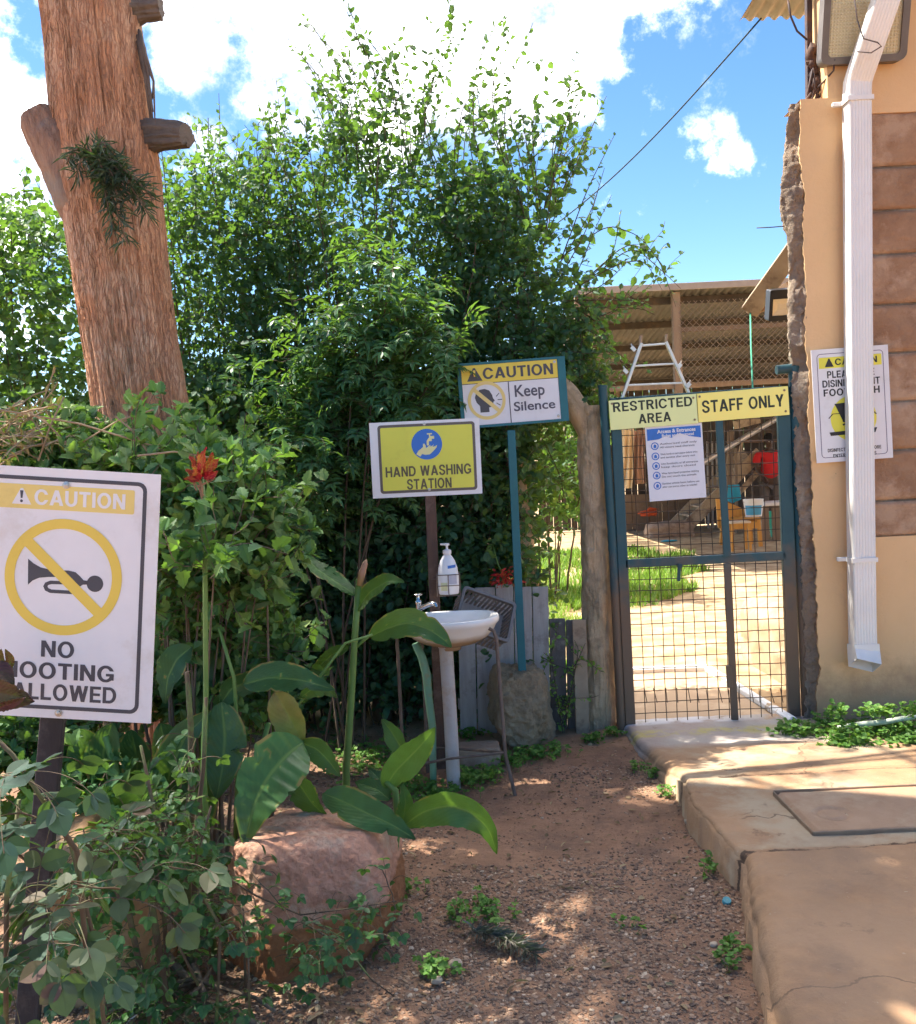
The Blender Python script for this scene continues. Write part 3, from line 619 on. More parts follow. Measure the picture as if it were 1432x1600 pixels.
mb = MB(); mb.tube([P(1241, 572, GY), P(1252, 860, GY), P(1263, 1146, GY)], .031, 14); mb.build('post', m_tr, gp, 40)
mb = MB(); mb.tube([P(1214, 578, GY), P(1247, 575, GY)], .026, 12); mb.build('top_stub', m_teal, gp, 40)
gate = thing('mesh_gate', 'dark teal steel gate filled with wire mesh, rusty towards the bottom', 'gate', (P(1110, 1145, GY).x, GY, .02))
def bar(mb, a, b, w, t=.03): mb.beam(P(*a, GY), P(*b, GY), w, t, up=(0, 1, 0), bev=.003)
for nm_, a, b, w in (('stile', (961, 622), (986, 1146), .056), ('stile', (1223, 604), (1242, 1141), .070), ('top_rail', (962, 629), (1222, 610), .05), ('middle_rail', (977, 881), (1228, 868), .046),
                     ('bottom_rail', (990, 1138), (1236, 1131), .046)):
    mb = MB(); bar(mb, a, b, w); mb.build(nm_, m_tr, gate)
mb = MB(); mb.beam(P(1122, 626, GY - .02), P(1137, 870, GY - .02), .040, .012, up=(0, 1, 0)); mb.beam(P(1137, 880, GY - .02), P(1149, 1130, GY - .02), .040, .012, up=(0, 1, 0)); mb.beam(P(1139, 1040, GY - .03), P(1141, 1074, GY - .03), .03, .02, up=(0, 1, 0)); mb.build('centre_bar', m_tr, gate)
mb = MB(); mb.beam(P(1062, 884, GY - .03), P(1061, 908, GY - .03), .018, .012, up=(0, 1, 0)); mb.beam(P(1059, 884, GY - .02), P(1066, 884, GY - .02), .02, .02, up=(0, 1, 0)); mb.build('latch', m_teal, gate)
m_wire = pm('rusty_wire', (.085, .055, .038), (.05, .04, .035), 20, .7)
mb = MB(); rg = np.random.default_rng(2)
Lx = lambda v: 961 + (v - 622) / 524 * 25; Rx = lambda v: 1223 + (v - 604) / 537 * 19
for i in range(1, 15):
    t = i / 14.6; pts = []
    for v in np.linspace(632, 1138, 14):
        u = Lx(v) + 8 + (Rx(v) - Lx(v) - 16) * t; pts.append(P(u + rg.normal(0, .35), v, GY + .012))
    mb.tube(pts, .0024, 4, cap=False)
    u = Lx(1085) + 8 + (Rx(1085) - Lx(1085) - 16) * (t + rg.uniform(-.02, .02)); mb.tube([P(u, 1075, GY + .006), P(u + rg.uniform(1, 7), 1098, GY - .004)], .0022, 4)
for j in range(29):
    v = 642 + j * 17.4; pts = []
    for t in np.linspace(0, 1, 10):
        vv = v + 4 - 11 * t; pts.append(P(Lx(v) + (Rx(v) - Lx(v)) * t, vv + rg.normal(0, .35), GY + .0165))
    mb.tube(pts, .0024, 4, cap=False)
mb.build('wire_mesh', m_wire, gate)

# ================================================================== WRITING
def flatm(name, c, rough=.45, metal=0.): return pm(name, c, tuple(x * .93 for x in c), 6, rough, .0, metal=metal, c3=tuple(x * f for x, f in zip(c, (.80, .76, .70))), s3=6, t3=(.56, .78))
INK = flatm('black_ink', (.022, .022, .026), .5); GREYINK = flatm('dark_grey_ink', (.07, .07, .085), .5); WHT = flatm('white_sign_face', (.80, .79, .80), .35); YEL = flatm('yellow_ink', (.82, .60, .10), .4)
LIME = flatm('lemon_ink', (.74, .72, .09), .4); BLU = flatm('blue_ink', (.03, .17, .58), .4); GOLD = flatm('pale_gold_ink', (.82, .64, .20), .4)

def _rect(x0, y0, x1, y1): return lambda x, y: (x >= x0) & (x <= x1) & (y >= y0) & (y <= y1)
def _sl(xa, ya, xb, yb, w): return lambda x, y: (y >= min(ya, yb)) & (y <= max(ya, yb)) & (np.abs(x - (xa + (xb - xa) * (y - ya) / (yb - ya))) <= w / 2)
def _el(cx, cy, rx, ry): return lambda x, y: ((x - cx) / rx) ** 2 + ((y - cy) / ry) ** 2 <= 1
def _or(*f): return lambda x, y: np.logical_or.reduce([g(x, y) for g in f])
def _no(f, g): return lambda x, y: f(x, y) & ~g(x, y)
def _if(f, g): return lambda x, y: f(x, y) & g(x, y)
_T, _H = .205, .175
def _ds(y0, y1, xr, rx): return lambda x, y: ((x >= 0) & (x <= xr - rx) & (y >= y0) & (y <= y1)) | _if(_el(xr - rx, (y0 + y1) / 2, rx, (y1 - y0) / 2), _rect(xr - rx, y0, 9, y1))(x, y)
def _bowl(y0, y1, xr, rx): return _no(_ds(y0, y1, xr, rx), lambda x, y: (x > _T * .9) & _ds(y0 + _H, y1 - _H, xr - _T, max(rx - _T, .06))(x, y))
_st = _rect(0, 0, _T, 1); _O = _no(_el(.43, .5, .43, .52), _el(.43, .5, .225, .345)); _C = _no(_O, lambda x, y: (x > .45) & (np.abs(y - .5) < .17))
_S = _or(_if(_no(_el(.36, .735, .345, .285), _el(.36, .735, .145, .125)), lambda x, y: (x < .36) | (y > .69)), _if(_no(_el(.36, .27, .36, .29), _el(.36, .27, .155, .125)), lambda x, y: (x > .36) | (y < .31)))
GL = {'A': (.84, _or(_sl(.105, 0, .42, 1, .225), _sl(.735, 0, .42, 1, .225), _rect(.22, .21, .62, .37))), 'B': (.74, _or(_st, _bowl(0, .57, .74, .26), _bowl(.41, 1, .70, .26))), 'C': (.83, _C), 'D': (.80, _or(_st, _bowl(0, 1, .80, .42))),
 'E': (.66, _or(_st, _rect(0, 0, .66, _H), _rect(0, .42, .60, .42 + _H * .95), _rect(0, 1 - _H, .65, 1))), 'F': (.61, _or(_st, _rect(0, .42, .54, .42 + _H * .95), _rect(0, 1 - _H, .61, 1))), 'G': (.84, _or(_no(_O, lambda x, y: (x > .45) & (y > .40) & (y < .67)), _rect(.44, .36, .84, .52), _rect(.66, .12, .84, .5))),
 'H': (.76, _or(_st, _rect(.76 - _T, 0, .76, 1), _rect(0, .42, .76, .42 + _H))), 'I': (_T, _st), 'K': (.80, _or(_st, _sl(.66, 1, .16, .36, .25), _sl(.28, .60, .68, 0, .25))), 'L': (.62, _or(_st, _rect(0, 0, .62, _H))),
 'N': (.76, _or(_st, _rect(.76 - _T, 0, .76, 1), _sl(.11, 1, .65, 0, .225))), 'O': (.86, _O), 'P': (.70, _or(_st, _bowl(.38, 1, .70, .29))), 'R': (.78, _or(_st, _bowl(.42, 1, .72, .28), _sl(.42, .46, .665, 0, .235))), 'S': (.72, _S),
 'T': (.70, _or(_rect(0, 1 - _H, .70, 1), _rect(.35 - _T / 2, 0, .35 + _T / 2, 1))), 'U': (.75, _or(_rect(0, .37, _T, 1), _rect(.75 - _T, .37, .75, 1), _if(_no(_el(.375, .37, .375, .39), _el(.375, .37, .17, .22)), _rect(0, -.1, 1, .37)))),
 'W': (1.12, _or(_sl(.11, 1, .31, 0, .215), _sl(.56, 1, .31, 0, .215), _sl(.56, 1, .81, 0, .215), _sl(1.01, 1, .81, 0, .215))), 'Y': (.78, _or(_rect(.39 - _T / 2, 0, .39 + _T / 2, .5), _sl(.12, 1, .39, .40, .24), _sl(.66, 1, .39, .40, .24))), ' ': (.30, None)}
_gc = {}
def _glyph(ch):
    """rows of spans -> trapezoids, so that the outline stays smooth"""
    if ch in _gc: return _gc[ch]
    w_, f = GL[ch]; q = []
    if f:
        ys = np.linspace(-.03, 1.03, 67); xs = np.linspace(-.05, w_ + .05, 900); rows = []
        for y in ys:
            m = f(xs, np.full_like(xs, y)).astype(int); dd = np.diff(np.concatenate([[0], m, [0]])); rows.append([(xs[i], xs[min(j, len(xs)) - 1]) for i, j in zip(np.where(dd == 1)[0], np.where(dd == -1)[0]) if j - i > 3])
        for k in range(len(ys) - 1):
            A_, B_ = rows[k], rows[k + 1]
            if len(A_) != len(B_) or any(a1 < b0 or b1 < a0 or abs(a0 - b0) > .12 or abs(a1 - b1) > .12 for (a0, a1), (b0, b1) in zip(A_, B_)):
                mid = f(xs, np.full_like(xs, (ys[k] + ys[k + 1]) / 2)).astype(int); dd = np.diff(np.concatenate([[0], mid, [0]])); A_ = B_ = [(xs[i], xs[min(j, len(xs)) - 1]) for i, j in zip(np.where(dd == 1)[0], np.where(dd == -1)[0]) if j - i > 3]
            for (a0, a1), (b0, b1) in zip(A_, B_): q.append([(a0, ys[k]), (a1, ys[k]), (b1, ys[k + 1]), (b0, ys[k + 1])])
    _gc[ch] = (w_, np.array(q)); return _gc[ch]
def caps(mb, s, cx, cy, w, cap, M, z):
    x = 0; out = []
    for ch in s:
        w_, q = _glyph(ch)
        if len(q): out.append(q + np.array((x, 0)))
        x += w_ + .105
    x -= .105; q = np.concatenate(out); q = np.stack([(q[..., 0] / x - .5) * w + cx, (q[..., 1] - .5) * cap + cy, np.full(q.shape[:2], z)], -1)
    mb.add(q.reshape(-1, 3), np.arange(len(q) * 4).reshape(-1, 4), M=M)
def text(mb, s, cx, cy, w, cap, M, z=0.0015, bold=.03, th=.0006):
    """lettering fitted into w x cap around cx, cy (local units of M)"""
    if all(ch in GL for ch in s): return caps(mb, s, cx, cy, w, cap, M, z)
    cu = bpy.data.curves.new('t', 'FONT'); cu.body = s; cu.size = 1; cu.extrude = 0; cu.resolution_u = 4; cu.offset = bold
    o = bpy.data.objects.new('t', cu); C.objects.link(o); dg = bpy.context.evaluated_depsgraph_get(); me = bpy.data.meshes.new_from_object(o.evaluated_get(dg))
    v = np.zeros(len(me.vertices) * 3); me.vertices.foreach_get('co', v); v = v.reshape(-1, 3); f = [tuple(p.vertices) for p in me.polygons]
    bpy.data.objects.remove(o); bpy.data.curves.remove(cu); bpy.data.meshes.remove(me)
    lo, hi = v.min(0), v.max(0); base = -bold; top = .729 + bold if s.upper() == s else hi[1]
    if s.upper() == s: base, top = lo[1], hi[1]
    else: base = lo[1] if not any(c in 'gjpqy' for c in s) else lo[1] + .2
    v[:, 0] = (v[:, 0] - (lo[0] + hi[0]) / 2) / (hi[0] - lo[0]) * w + cx; v[:, 1] = (v[:, 1] - (base + top) / 2) / (top - base) * cap + cy; v[:, 2] = z
    mb.add(v, f, M=M)
def disc(r, n=48, c=(0, 0), a0=0): return [(c[0] + r * math.cos(a0 + 2 * math.pi * k / n), c[1] + r * math.sin(a0 + 2 * math.pi * k / n)) for k in range(n)]
def signM(tl, tr, bl, y, W, dy=0.):
    """local frame in picture-sized units (W wide) centred on the board"""
    a, b, c = P(*tl, y), P(*tr, y + dy), P(*bl, y); ex = (b - a); s = ex.length / W; H = (c - a).length / s
    m = frame3((b + c) / 2, ex, a - c); return m @ Matrix.Scale(s, 4), H, s
def band(mb, a, b, w, z0, z1, M):
    a = Vector(a); b = Vector(b); d = (b - a).normalized(); n_ = Vector((-d.y, d.x)) * w / 2
    mb.prism([tuple(a - n_), tuple(b - n_), tuple(b + n_), tuple(a + n_)], z0, z1, M)
def bolt(M, x, y, par, mt, r=4.5):
    mb = MB(); mb.lathe([(r * 1.5, 0), (r * 1.5, r * .25), (r, r * .3), (r, r * .8), (.01, r)], M @ Matrix.Translation((x, y, .6)), n=10); mb.build('bolt', mt, par)
m_zinc = pm('zinc_bolt', (.5, .5, .5), (.35, .35, .34), 30, .35, metal=.8)
def tri(h, w): return [(-w / 2, -h / 2), (w / 2, -h / 2), (w * .06, h / 2), (-w * .06, h / 2)]

# ---- NO HOOTING sign, close by
M, H, s = signM((-34.5, 725), (258, 742), (-59.5, 1114), 2.2, 292)
dk = pm('dark_stained_post', (.035, .032, .036), (.02, .018, .02), 9, .7, .6, 30, stretch=(4, 4, .6), c3=(.07, .06, .06), s3=9)
sg = thing('no_hooting_sign', 'white caution sign saying no hooting allowed, on a dark timber post among roses', 'sign', (P(30, 1600, 2.22).x, 2.23, 0))
mb = MB(); mb.prism([(-146, -H / 2), (146, -H / 2), (146, H / 2), (-146, H / 2)], -2.6, 0, M); bd = mb.build('board', WHT, sg)
mb = MB(); iw, ih = 252, H - 28; mb.ring([(x, y) for x, y in rrect(iw, ih, 14)], rrect(iw - 12, ih - 12, 9), .2, .5, M); mb.build('border', GREYINK, bd)
h2 = H / 2
mb = MB(); mb.prism([(x, y + h2 - 46) for x, y in rrect(214, 38, 3)], .2, .5, M); mb.build('banner', GOLD, bd)
mb = MB(); text(mb, 'CAUTION', 22, h2 - 46, 142, 24, M, .8, .06); mb.prism([(x - 69, y + h2 - 46) for x, y in tri(25, 30)], .55, .8, M); mb.build('caution_lettering', WHT, bd)
mb = MB(); mb.prism([(x - 69, y + h2 - 44) for x, y in [(-2.6, 7), (2.6, 7), (1.4, -5), (-1.4, -5)]], .9, 1.1, M); mb.prism(disc(2.2, 12, (-69, h2 - 53.5)), .9, 1.1, M); mb.build('exclamation_mark', GREYINK, bd)
rc = (0, h2 - 170)
mb = MB(); hornp = [(-56, 32), (-47, 25), (-36, 19.5), (-22, 17), (-8, 16.5), (8, 17), (19, 15), (26, 9), (32, 3), (38, 2.5), (38, -3.5), (31, -4), (27, -7), (27, -7), (14, -7), (6, 6.5), (-8, 6), (-24, 5), (-38, 3), (-48, -2), (-55, -9)]
mb.prism([(x, y + rc[1] - 6) for x, y in hornp], .2, .5, M); mb.prism(disc(13, 24, (50, rc[1] - 7.5)), .2, .5, M)
lo_ = [(14, -3), (-20, -3.5), (-28, -7), (-31, -13), (-28, -19.5), (-20, -23), (16, -23), (26, -17), (20, -14), (14, -17.5), (-18, -17.5), (-23, -15.5), (-24.5, -13), (-23, -10.5), (-18, -9), (12, -8)]
mb.prism([(x, y + rc[1] - 3) for x, y in lo_], .2, .5, M); mb.build('horn_symbol', GREYINK, bd)
mb = MB(); mb.ring(disc(92, 72, rc), disc(76.5, 72, rc), .55, .8, M); a = R(139); q = lambda r_, t: (rc[0] + r_ * math.cos(t), rc[1] + r_ * math.sin(t)); band(mb, q(77.5, R(137)), q(77.5, R(-43)), 17, .55, .79, M); mb.build('prohibition_ring', YEL, bd)
mb = MB(); text(mb, 'NO', -5, h2 - 285, 52, 26, M, .5, .055); text(mb, 'HOOTING', -3, h2 - 320, 176, 26, M, .5, .055); text(mb, 'ALLOWED', 8, h2 - 354, 164, 26, M, .5, .055); mb.build('lettering', GREYINK, bd)
bolt(M, 0, h2 - 25, sg, m_zinc, 4); bolt(M, 0, -h2 + 9, sg, m_zinc, 4)
pa, pb = M @ Vector((2, h2 - 70, -12)), Vector((P(20, 1600, 2.2).x - .02, 2.24, -.05))
mb = MB(); mb.beam(pa, pb, .058, .022, up=(0, 1, 0), bev=.003); mb.build('post', dk, sg)

# ---- HAND WASHING STATION sign
SY = 4.52
M, H, s = signM((577, 661), (749, 653), (583, 779), SY, 172); h2 = H / 2
br = pm('brown_timber', (.13, .075, .055), (.085, .05, .04), 7, .8, .6, 40, stretch=(5, 5, .7), c3=(.20, .13, .10), s3=6)
sg = thing('hand_washing_sign', 'yellow and white hand washing station sign on a brown timber post beside the basin', 'sign', (P(692, 1235, SY + .03).x, SY + .04, 0))
mb = MB(); mb.prism([(-86, -h2), (86, -h2), (86, h2), (-86, h2)], -2, 0, M); bd = mb.build('board', WHT, sg)
cx_, cy_ = 2.5, 1
mb = MB(); mb.prism([(x + cx_, y + cy_) for x, y in rrect(152, 107, 5)], .15, .4, M); mb.build('border', flatm('grey_brown_ink', (.13, .11, .10)), bd)
mb = MB(); mb.prism([(x + cx_, y + cy_) for x, y in rrect(143.5, 98.5, 2)], .45, .7, M); mb.build('panel', LIME, bd)
mb = MB(); mb.prism(disc(24, 48, (cx_, 22)), .8, 1.0, M); mb.build('blue_disc', BLU, bd)
mb = MB(); tap = [(-1, 7), (-1, 0), (2.5, 0), (2.5, 6.5), (7, 6.5), (7, 10), (11, 10), (11, 14.5), (5, 14.5), (5, 17), (8, 17), (8, 19), (0, 19), (0, 17), (3, 17), (3, 12), (2, 11.5)]
mb.prism([(x + cx_ + 1, y + 22 - 2) for x, y in tap], 1.05, 1.25, M)
hand = [(-17, -15), (-11, -19), (-8, -15), (-3, -16.5), (4, -16), (10, -11), (15, -5.5), (16, -2), (12, -4), (9, -4.5), (11, -1), (8, -3.2), (4.5, -4), (6, -1), (2, -3.5), (-1.5, -6), (-2, -2), (-4, 1.5), (-6, 0), (-6, -4), (-11, -8), (-14, -10), (-15, -12)]
mb.prism([(x + cx_, y + 22) for x, y in hand], 1.05, 1.25, M); mb.build('hand_and_tap_symbol', flatm('cream_ink', (.78, .76, .36)), bd)
mb = MB(); text(mb, 'HAND WASHING', cx_ + .5, -19, 134, 16, M, .95, .035); text(mb, 'STATION', cx_ + 1, -39.5, 70, 16, M, .95, .035); mb.build('lettering', flatm('brown_ink', (.12, .10, .055)), bd)
bolt(M, 0, h2 - 5.5, sg, m_zinc, 1.5); bolt(M, 3, -h2 + 10, sg, m_zinc, 1.5)
mb = MB(); mb.beam(P(668, 664, SY + .02), Vector((P(692, 1235, SY + .02).x, SY + .03, -.05)), .052, .03, up=(0, 1, 0), bev=.003); mb.build('post', br, sg)

# ---- KEEP SILENCE sign
KY = 4.85
M, H, s = signM((722, 572), (872, 561), (726, 666), KY, 150, .04); h2 = H / 2
m_tl2 = pm('sea_teal_paint', (.010, .118, .150), (.016, .145, .18), 8, .5, .25, 50)
sg = thing('keep_silence_sign', 'white and yellow keep silence sign in a teal steel frame on a slim teal post', 'sign', (P(816, 1050, KY + .03).x, KY + .03, .4))
mb = MB(); mb.prism([(-75, -h2), (75, -h2), (75, h2), (-75, h2)], -2, 0, M); bd = mb.build('board', flatm('cool_white_face', (.72, .72, .76)), sg)
mb = MB()
for x0_, x1_, y0_, y1_ in ((-81, -75.4, -h2 - 4, h2 + 4), (75.4, 87.5, -h2 - 4, h2 + 4), (-75.3, 75.3, -h2 - 4, -h2 - .3), (-75.3, 75.3, h2 + .3, h2 + 4)): mb.prism([(x0_, y0_), (x1_, y0_), (x1_, y1_), (x0_, y1_)], -6, 1.2, M)
mb.build('frame', m_tl2, sg)
mb = MB(); mb.prism([(-75, h2 - 28), (75, h2 - 28), (75, h2), (-75, h2)], .15, .35, M); mb.build('banner', flatm('mustard_ink', (.74, .58, .08)), bd)
mb = MB(); text(mb, 'CAUTION', 13, h2 - 14, 110, 17, M, .6, .06); mb.prism([(x - 55, y + h2 - 14.5) for x, y in tri(20, 24)], .45, .6, M)
mb.prism([(-75, h2 - 29), (75, h2 - 29), (75, h2 - 28), (-75, h2 - 28)], .15, .35, M); mb.prism([(-4.2, -h2), (-2.7, -h2), (-2.7, h2 - 29.2), (-4.2, h2 - 29.2)], .15, .35, M); mb.build('caution_lettering', GREYINK, bd)
mb = MB(); mb.prism([(x - 55, y + h2 - 14) for x, y in [(-2, 6), (2, 6), (1, -4), (-1, -4)]], .7, .8, M); mb.build('exclamation_mark', YEL, bd)
rc = (-39, -h2 + 37)
head = [(-9, -18), (-9, -8), (-14, -2), (-16, 5), (-14, 12), (-8, 17), (0, 18), (7, 15), (11, 8), (12, 3), (14.5, -1), (12, -3), (12, -7), (10, -10), (5, -11), (5, -18)]
mb = MB(); mb.prism([(x + rc[0] - 2, y + rc[1]) for x, y in head], .15, .35, M)
for a, b in (((15, 5), (20, 10)), ((17, 0), (24, 0)), ((15, -5), (21, -9))): band(mb, (rc[0] + a[0], rc[1] + a[1]), (rc[0] + b[0], rc[1] + b[1]), 1.2, .15, .35, M)
mb.build('head_symbol', GREYINK, bd)
mb = MB(); mb.ring(disc(29.5, 48, rc), disc(24.5, 48, rc), .4, .6, M); band(mb, (rc[0] - 19, rc[1] + 18), (rc[0] + 19, rc[1] - 18), 6, .4, .59, M); mb.build('prohibition_ring', flatm('faded_gold_ink', (.74, .58, .22)), bd)
mb = MB(); text(mb, 'Keep', 29, 1.5, 47, 19, M, .3, .018); text(mb, 'Silence', 35, -22, 65, 14.5, M, .3, .018); mb.build('lettering', flatm('slate_ink', (.085, .085, .12)), bd)
bolt(M, 71, h2 - 4, sg, m_zinc, 1.5); bolt(M, 71, -h2 + 5, sg, m_zinc, 1.5)
mb = MB(); mb.beam(P(799, 672, KY + .03), P(817, 1062, KY + .03), .042, .03, up=(0, 1, 0)); mb.build('post', m_tl2, sg)
# concrete lump that holds the post
m_rub = pm('rubble_concrete', (.38, .30, .20), (.24, .18, .115), 14, .95, 1., 45, c3=(.42, .30, .18), s3=5, dist=.025)
def boulder(c, r, seed, n=60, amp=.2, freq=2.2, fl=.0, box=2., fine=.04):
    """rounded block: superellipsoid r, broken up by noise"""
    u_ = np.linspace(1e-3, math.pi - 1e-3, n); v_ = np.arange(n * 2) * math.pi / n
    D = np.stack([np.sin(u_)[:, None] * np.cos(v_), np.sin(u_)[:, None] * np.sin(v_), np.cos(u_)[:, None] + 0 * v_], -1)
    q_ = (np.abs(D) ** box).sum(-1, keepdims=True) ** (-1 / box); Pn = D * q_
    nz_ = fbm(Pn * freq + seed, 3, seed); Pn = Pn * (1 + amp * nz_ + fine * fbm(Pn * freq * 5 + seed, 4, seed + 5))[..., None]
    return Pn * np.array(r) + np.array(tuple(c))
mb = MB(); fx_ = P(812, 1110, 4.87).x
mb.grid(hull((fx_, 4.9, .20), [((.04, 0, 1), .215), ((0, 0, -1), .25), ((-1, -.2, .15), .135), ((-.75, -.1, -.5), .16), ((1, -.2, .1), .155), ((.8, -.2, .6), .20), ((.1, -1, .12), .13), ((0, 1, 0), .14), ((-.3, -.6, .7), .215), ((.6, -.7, -.3), .17)], 4, 90, 12, .035, .022, 7, 40), close=True)
solo(mb, 'concrete_footing', m_rub, 'rough lump of concrete holding the foot of the teal sign post', 'footing', (P(812, 1110, 4.87).x, 4.9, 0), smooth=True)

# ---- sign on the house wall
M, H, s = signM((1270, 547), (1390, 538), (1275, 724), WY - .032, 120); h2 = H / 2
sg = thing('foot_bath_sign', 'white caution sign about the disinfectant foot bath, partly hidden by the downpipe', 'sign', P(1332, 722, WY - .032))
mb = MB(); mb.prism([(-60, -h2), (60, -h2), (60, h2), (-60, h2)], -1.5, 0, M); bd = mb.build('board', flatm('soft_white_face', (.74, .73, .76)), sg)
mb = MB(); mb.ring(rrect(104, H - 14, 6), rrect(102, H - 16, 5), .12, .25, M); mb.build('border', flatm('violet_grey_ink', (.16, .13, .20)), bd)
mb = MB(); mb.prism([(-49, h2 - 30), (49, h2 - 30), (49, h2 - 13), (-49, h2 - 13)], .12, .25, M); mb.prism(disc(36, 48, (1, h2 - 110)), .12, .25, M); mb.build('yellow_fields', flatm('bright_yellow_ink', (.76, .70, .07)), bd)
mb = MB(); text(mb, 'CAUTION', 9, h2 - 21, 66, 10, M, .45, .06); mb.prism([(x - 33, y + h2 - 21.5) for x, y in tri(13, 14)], .3, .45, M)
text(mb, 'PLEASE USE', 0, h2 - 40, 74, 11, M, .3, .045); text(mb, 'DISINFECTANT', 0, h2 - 54, 90, 11, M, .3, .045); text(mb, 'FOOT BATH', 0, h2 - 68, 88, 11, M, .3, .045)
text(mb, 'DISINFECT FOOTWEAR BEFORE', 0, h2 - 158, 84, 5.4, M, .3, .03); text(mb, 'ENTERING THIS AREAS', 0, h2 - 167, 68, 5.4, M, .3, .03); mb.build('lettering', INK, bd)
mb = MB(); mb.prism([(x, y + h2 - 110) for x, y in [(-28, 24), (-11, 25), (-4, 11), (12, 6), (22, -2), (23, -7), (4, -6), (-5, -9), (-16, -5), (-17, -1)]], .3, .45, M)
mb.prism([(x, y + h2 - 110) for x, y in [(-17, -8), (-8, -6), (3, -10), (0, -12), (-7, -8.5), (-16, -11)]], .3, .45, M)
mb.prism([(x, y + h2 - 110) for x, y in [(-38, -20), (36, -20), (37, -17), (34, -24.5), (-36, -25.5)]], .3, .45, M); band(mb, (-38, -20), (-31, -13), 1.4, .3, .44, M); band(mb, (-31, -13.2), (32, -13.2), 1.2, .3, .43, M); band(mb, (32, -13), (37, -18), 1.6, .3, .44, M); mb.build('boot_in_tray_symbol', INK, bd)

# ---- plates on the gate
m_gold = pm('brushed_gold_plate', (.62, .62, .30), (.55, .57, .30), 3, .32, .0, metal=.55)
m_gold2 = pm('bright_gold_plate', (.78, .62, .16), (.72, .62, .22), 3, .3, .0, metal=.5)
for nm_, lab, tl, tr, bl, mt, txt in (
    ('restricted_area_sign', 'pale gold metal plate lettered restricted area, on the top of the gate', (951, 626), (1089, 615), (955, 672), m_gold, (('RESTRICTED', -1, 12, 124, 15), ('AREA', 1, -9, 51, 15))),
    ('staff_only_sign', 'brighter gold metal plate lettered staff only, on the top of the gate', (1089.6, 615), (1233, 603), (1090, 660), m_gold2, (('STAFF ONLY', 0, 1, 128, 19),))):
    M, H, s = signM(tl, tr, bl, GY - .030, tr[0] - tl[0]); h2 = H / 2; W2 = (tr[0] - tl[0]) / 2
    sg = thing(nm_, lab, 'sign', M.translation - Vector((0, 0, h2 * s)))
    mb = MB(); mb.prism(rrect(W2 * 2, H, 1), -.8, 0, M); bd = mb.build('plate', mt, sg)
    mb = MB()
    for t_, x_, y_, w_, c_ in txt: text(mb, t_, x_, y_, w_, c_, M, .15, .035)
    mb.build('lettering', flatm('green_black_ink', (.02, .03, .02)), bd)
    for x_, y_ in ((-W2 + 5, h2 - 5), (W2 - 6, h2 - 6), (W2 - 6, -h2 + 6)): bolt(M, x_, y_, sg, m_rim, 1.2)
# ---- notice sheet
M, H, s = signM((1010, 667), (1099, 660), (1014, 784), GY - .022, 89); h2 = H / 2
sg = thing('entrance_notice', 'white printed notice with a blue heading tied to the gate mesh', 'notice', M.translation - Vector((0, 0, h2 * s)))
mb = MB(); k = np.linspace(-1, 1, 14); A, B_ = np.meshgrid(k, k, indexing='ij'); zz_ = .5 + .9 * fbm(np.stack([A * 1.5, B_ * 1.5, A * 0], -1), 3, 6)
mb.grid(np.stack([A * 44.5, B_ * h2, zz_ * 0 - .3], -1)); mb.v[-1] = mb.v[-1] @ np.array(M.to_3x3()).T + np.array(M.translation); mb.prism([(-44.5, -h2), (44.5, -h2), (44.5, h2), (-44.5, h2)], -.9, -.4, M); bd = mb.build('sheet', flatm('paper_white', (.78, .78, .84)), sg)
mb = MB(); pk = [(-42, h2 - 4), (-42, h2 - 22), (-25, h2 - 21), (-14, h2 - 17), (-4, h2 - 20), (8, h2 - 14), (22, h2 - 19), (42, h2 - 23), (42, h2 - 4)]; mb.prism(pk, .0, .1, M)
yr = [h2 - 31, h2 - 47, h2 - 62, h2 - 77, h2 - 93]
for y in yr: mb.ring(disc(6, 20, (-31, y)), disc(4.6, 20, (-31, y)), .0, .1, M); mb.prism([(-33, y - 3), (-29, y - 3), (-28.5, y + 1), (-31, y + 3), (-33, y + 1)], .0, .1, M)
mb.build('blue_print', BLU, bd)
mb = MB(); text(mb, 'Access & Entrances', 4, h2 - 9, 60, 6, M, .25, .03); text(mb, 'Rules and Protocol', 6, h2 - 16, 50, 5, M, .25, .03); mb.build('heading_lettering', WHT, bd)
mb = MB()
for y, a, b in zip(yr, ('Authorised staff only', 'Wash hands at each station before entry', 'Use footbaths at all entrances', 'Wear farm based protective clothing', 'Sanitise vehicle bases before use'), ('All visitors need clearance', 'and sanitise after every visit', 'keep doors closed', 'Do not touch the animals', 'after use and as often as needed')):
    text(mb, a, 6, y + 2.6, 58, 3.1, M, .1, .01); text(mb, b, 4, y - 2.6, 54, 3.1, M, .1, .01)
mb.build('lettering', flatm('print_grey', (.16, .16, .2)), bd)
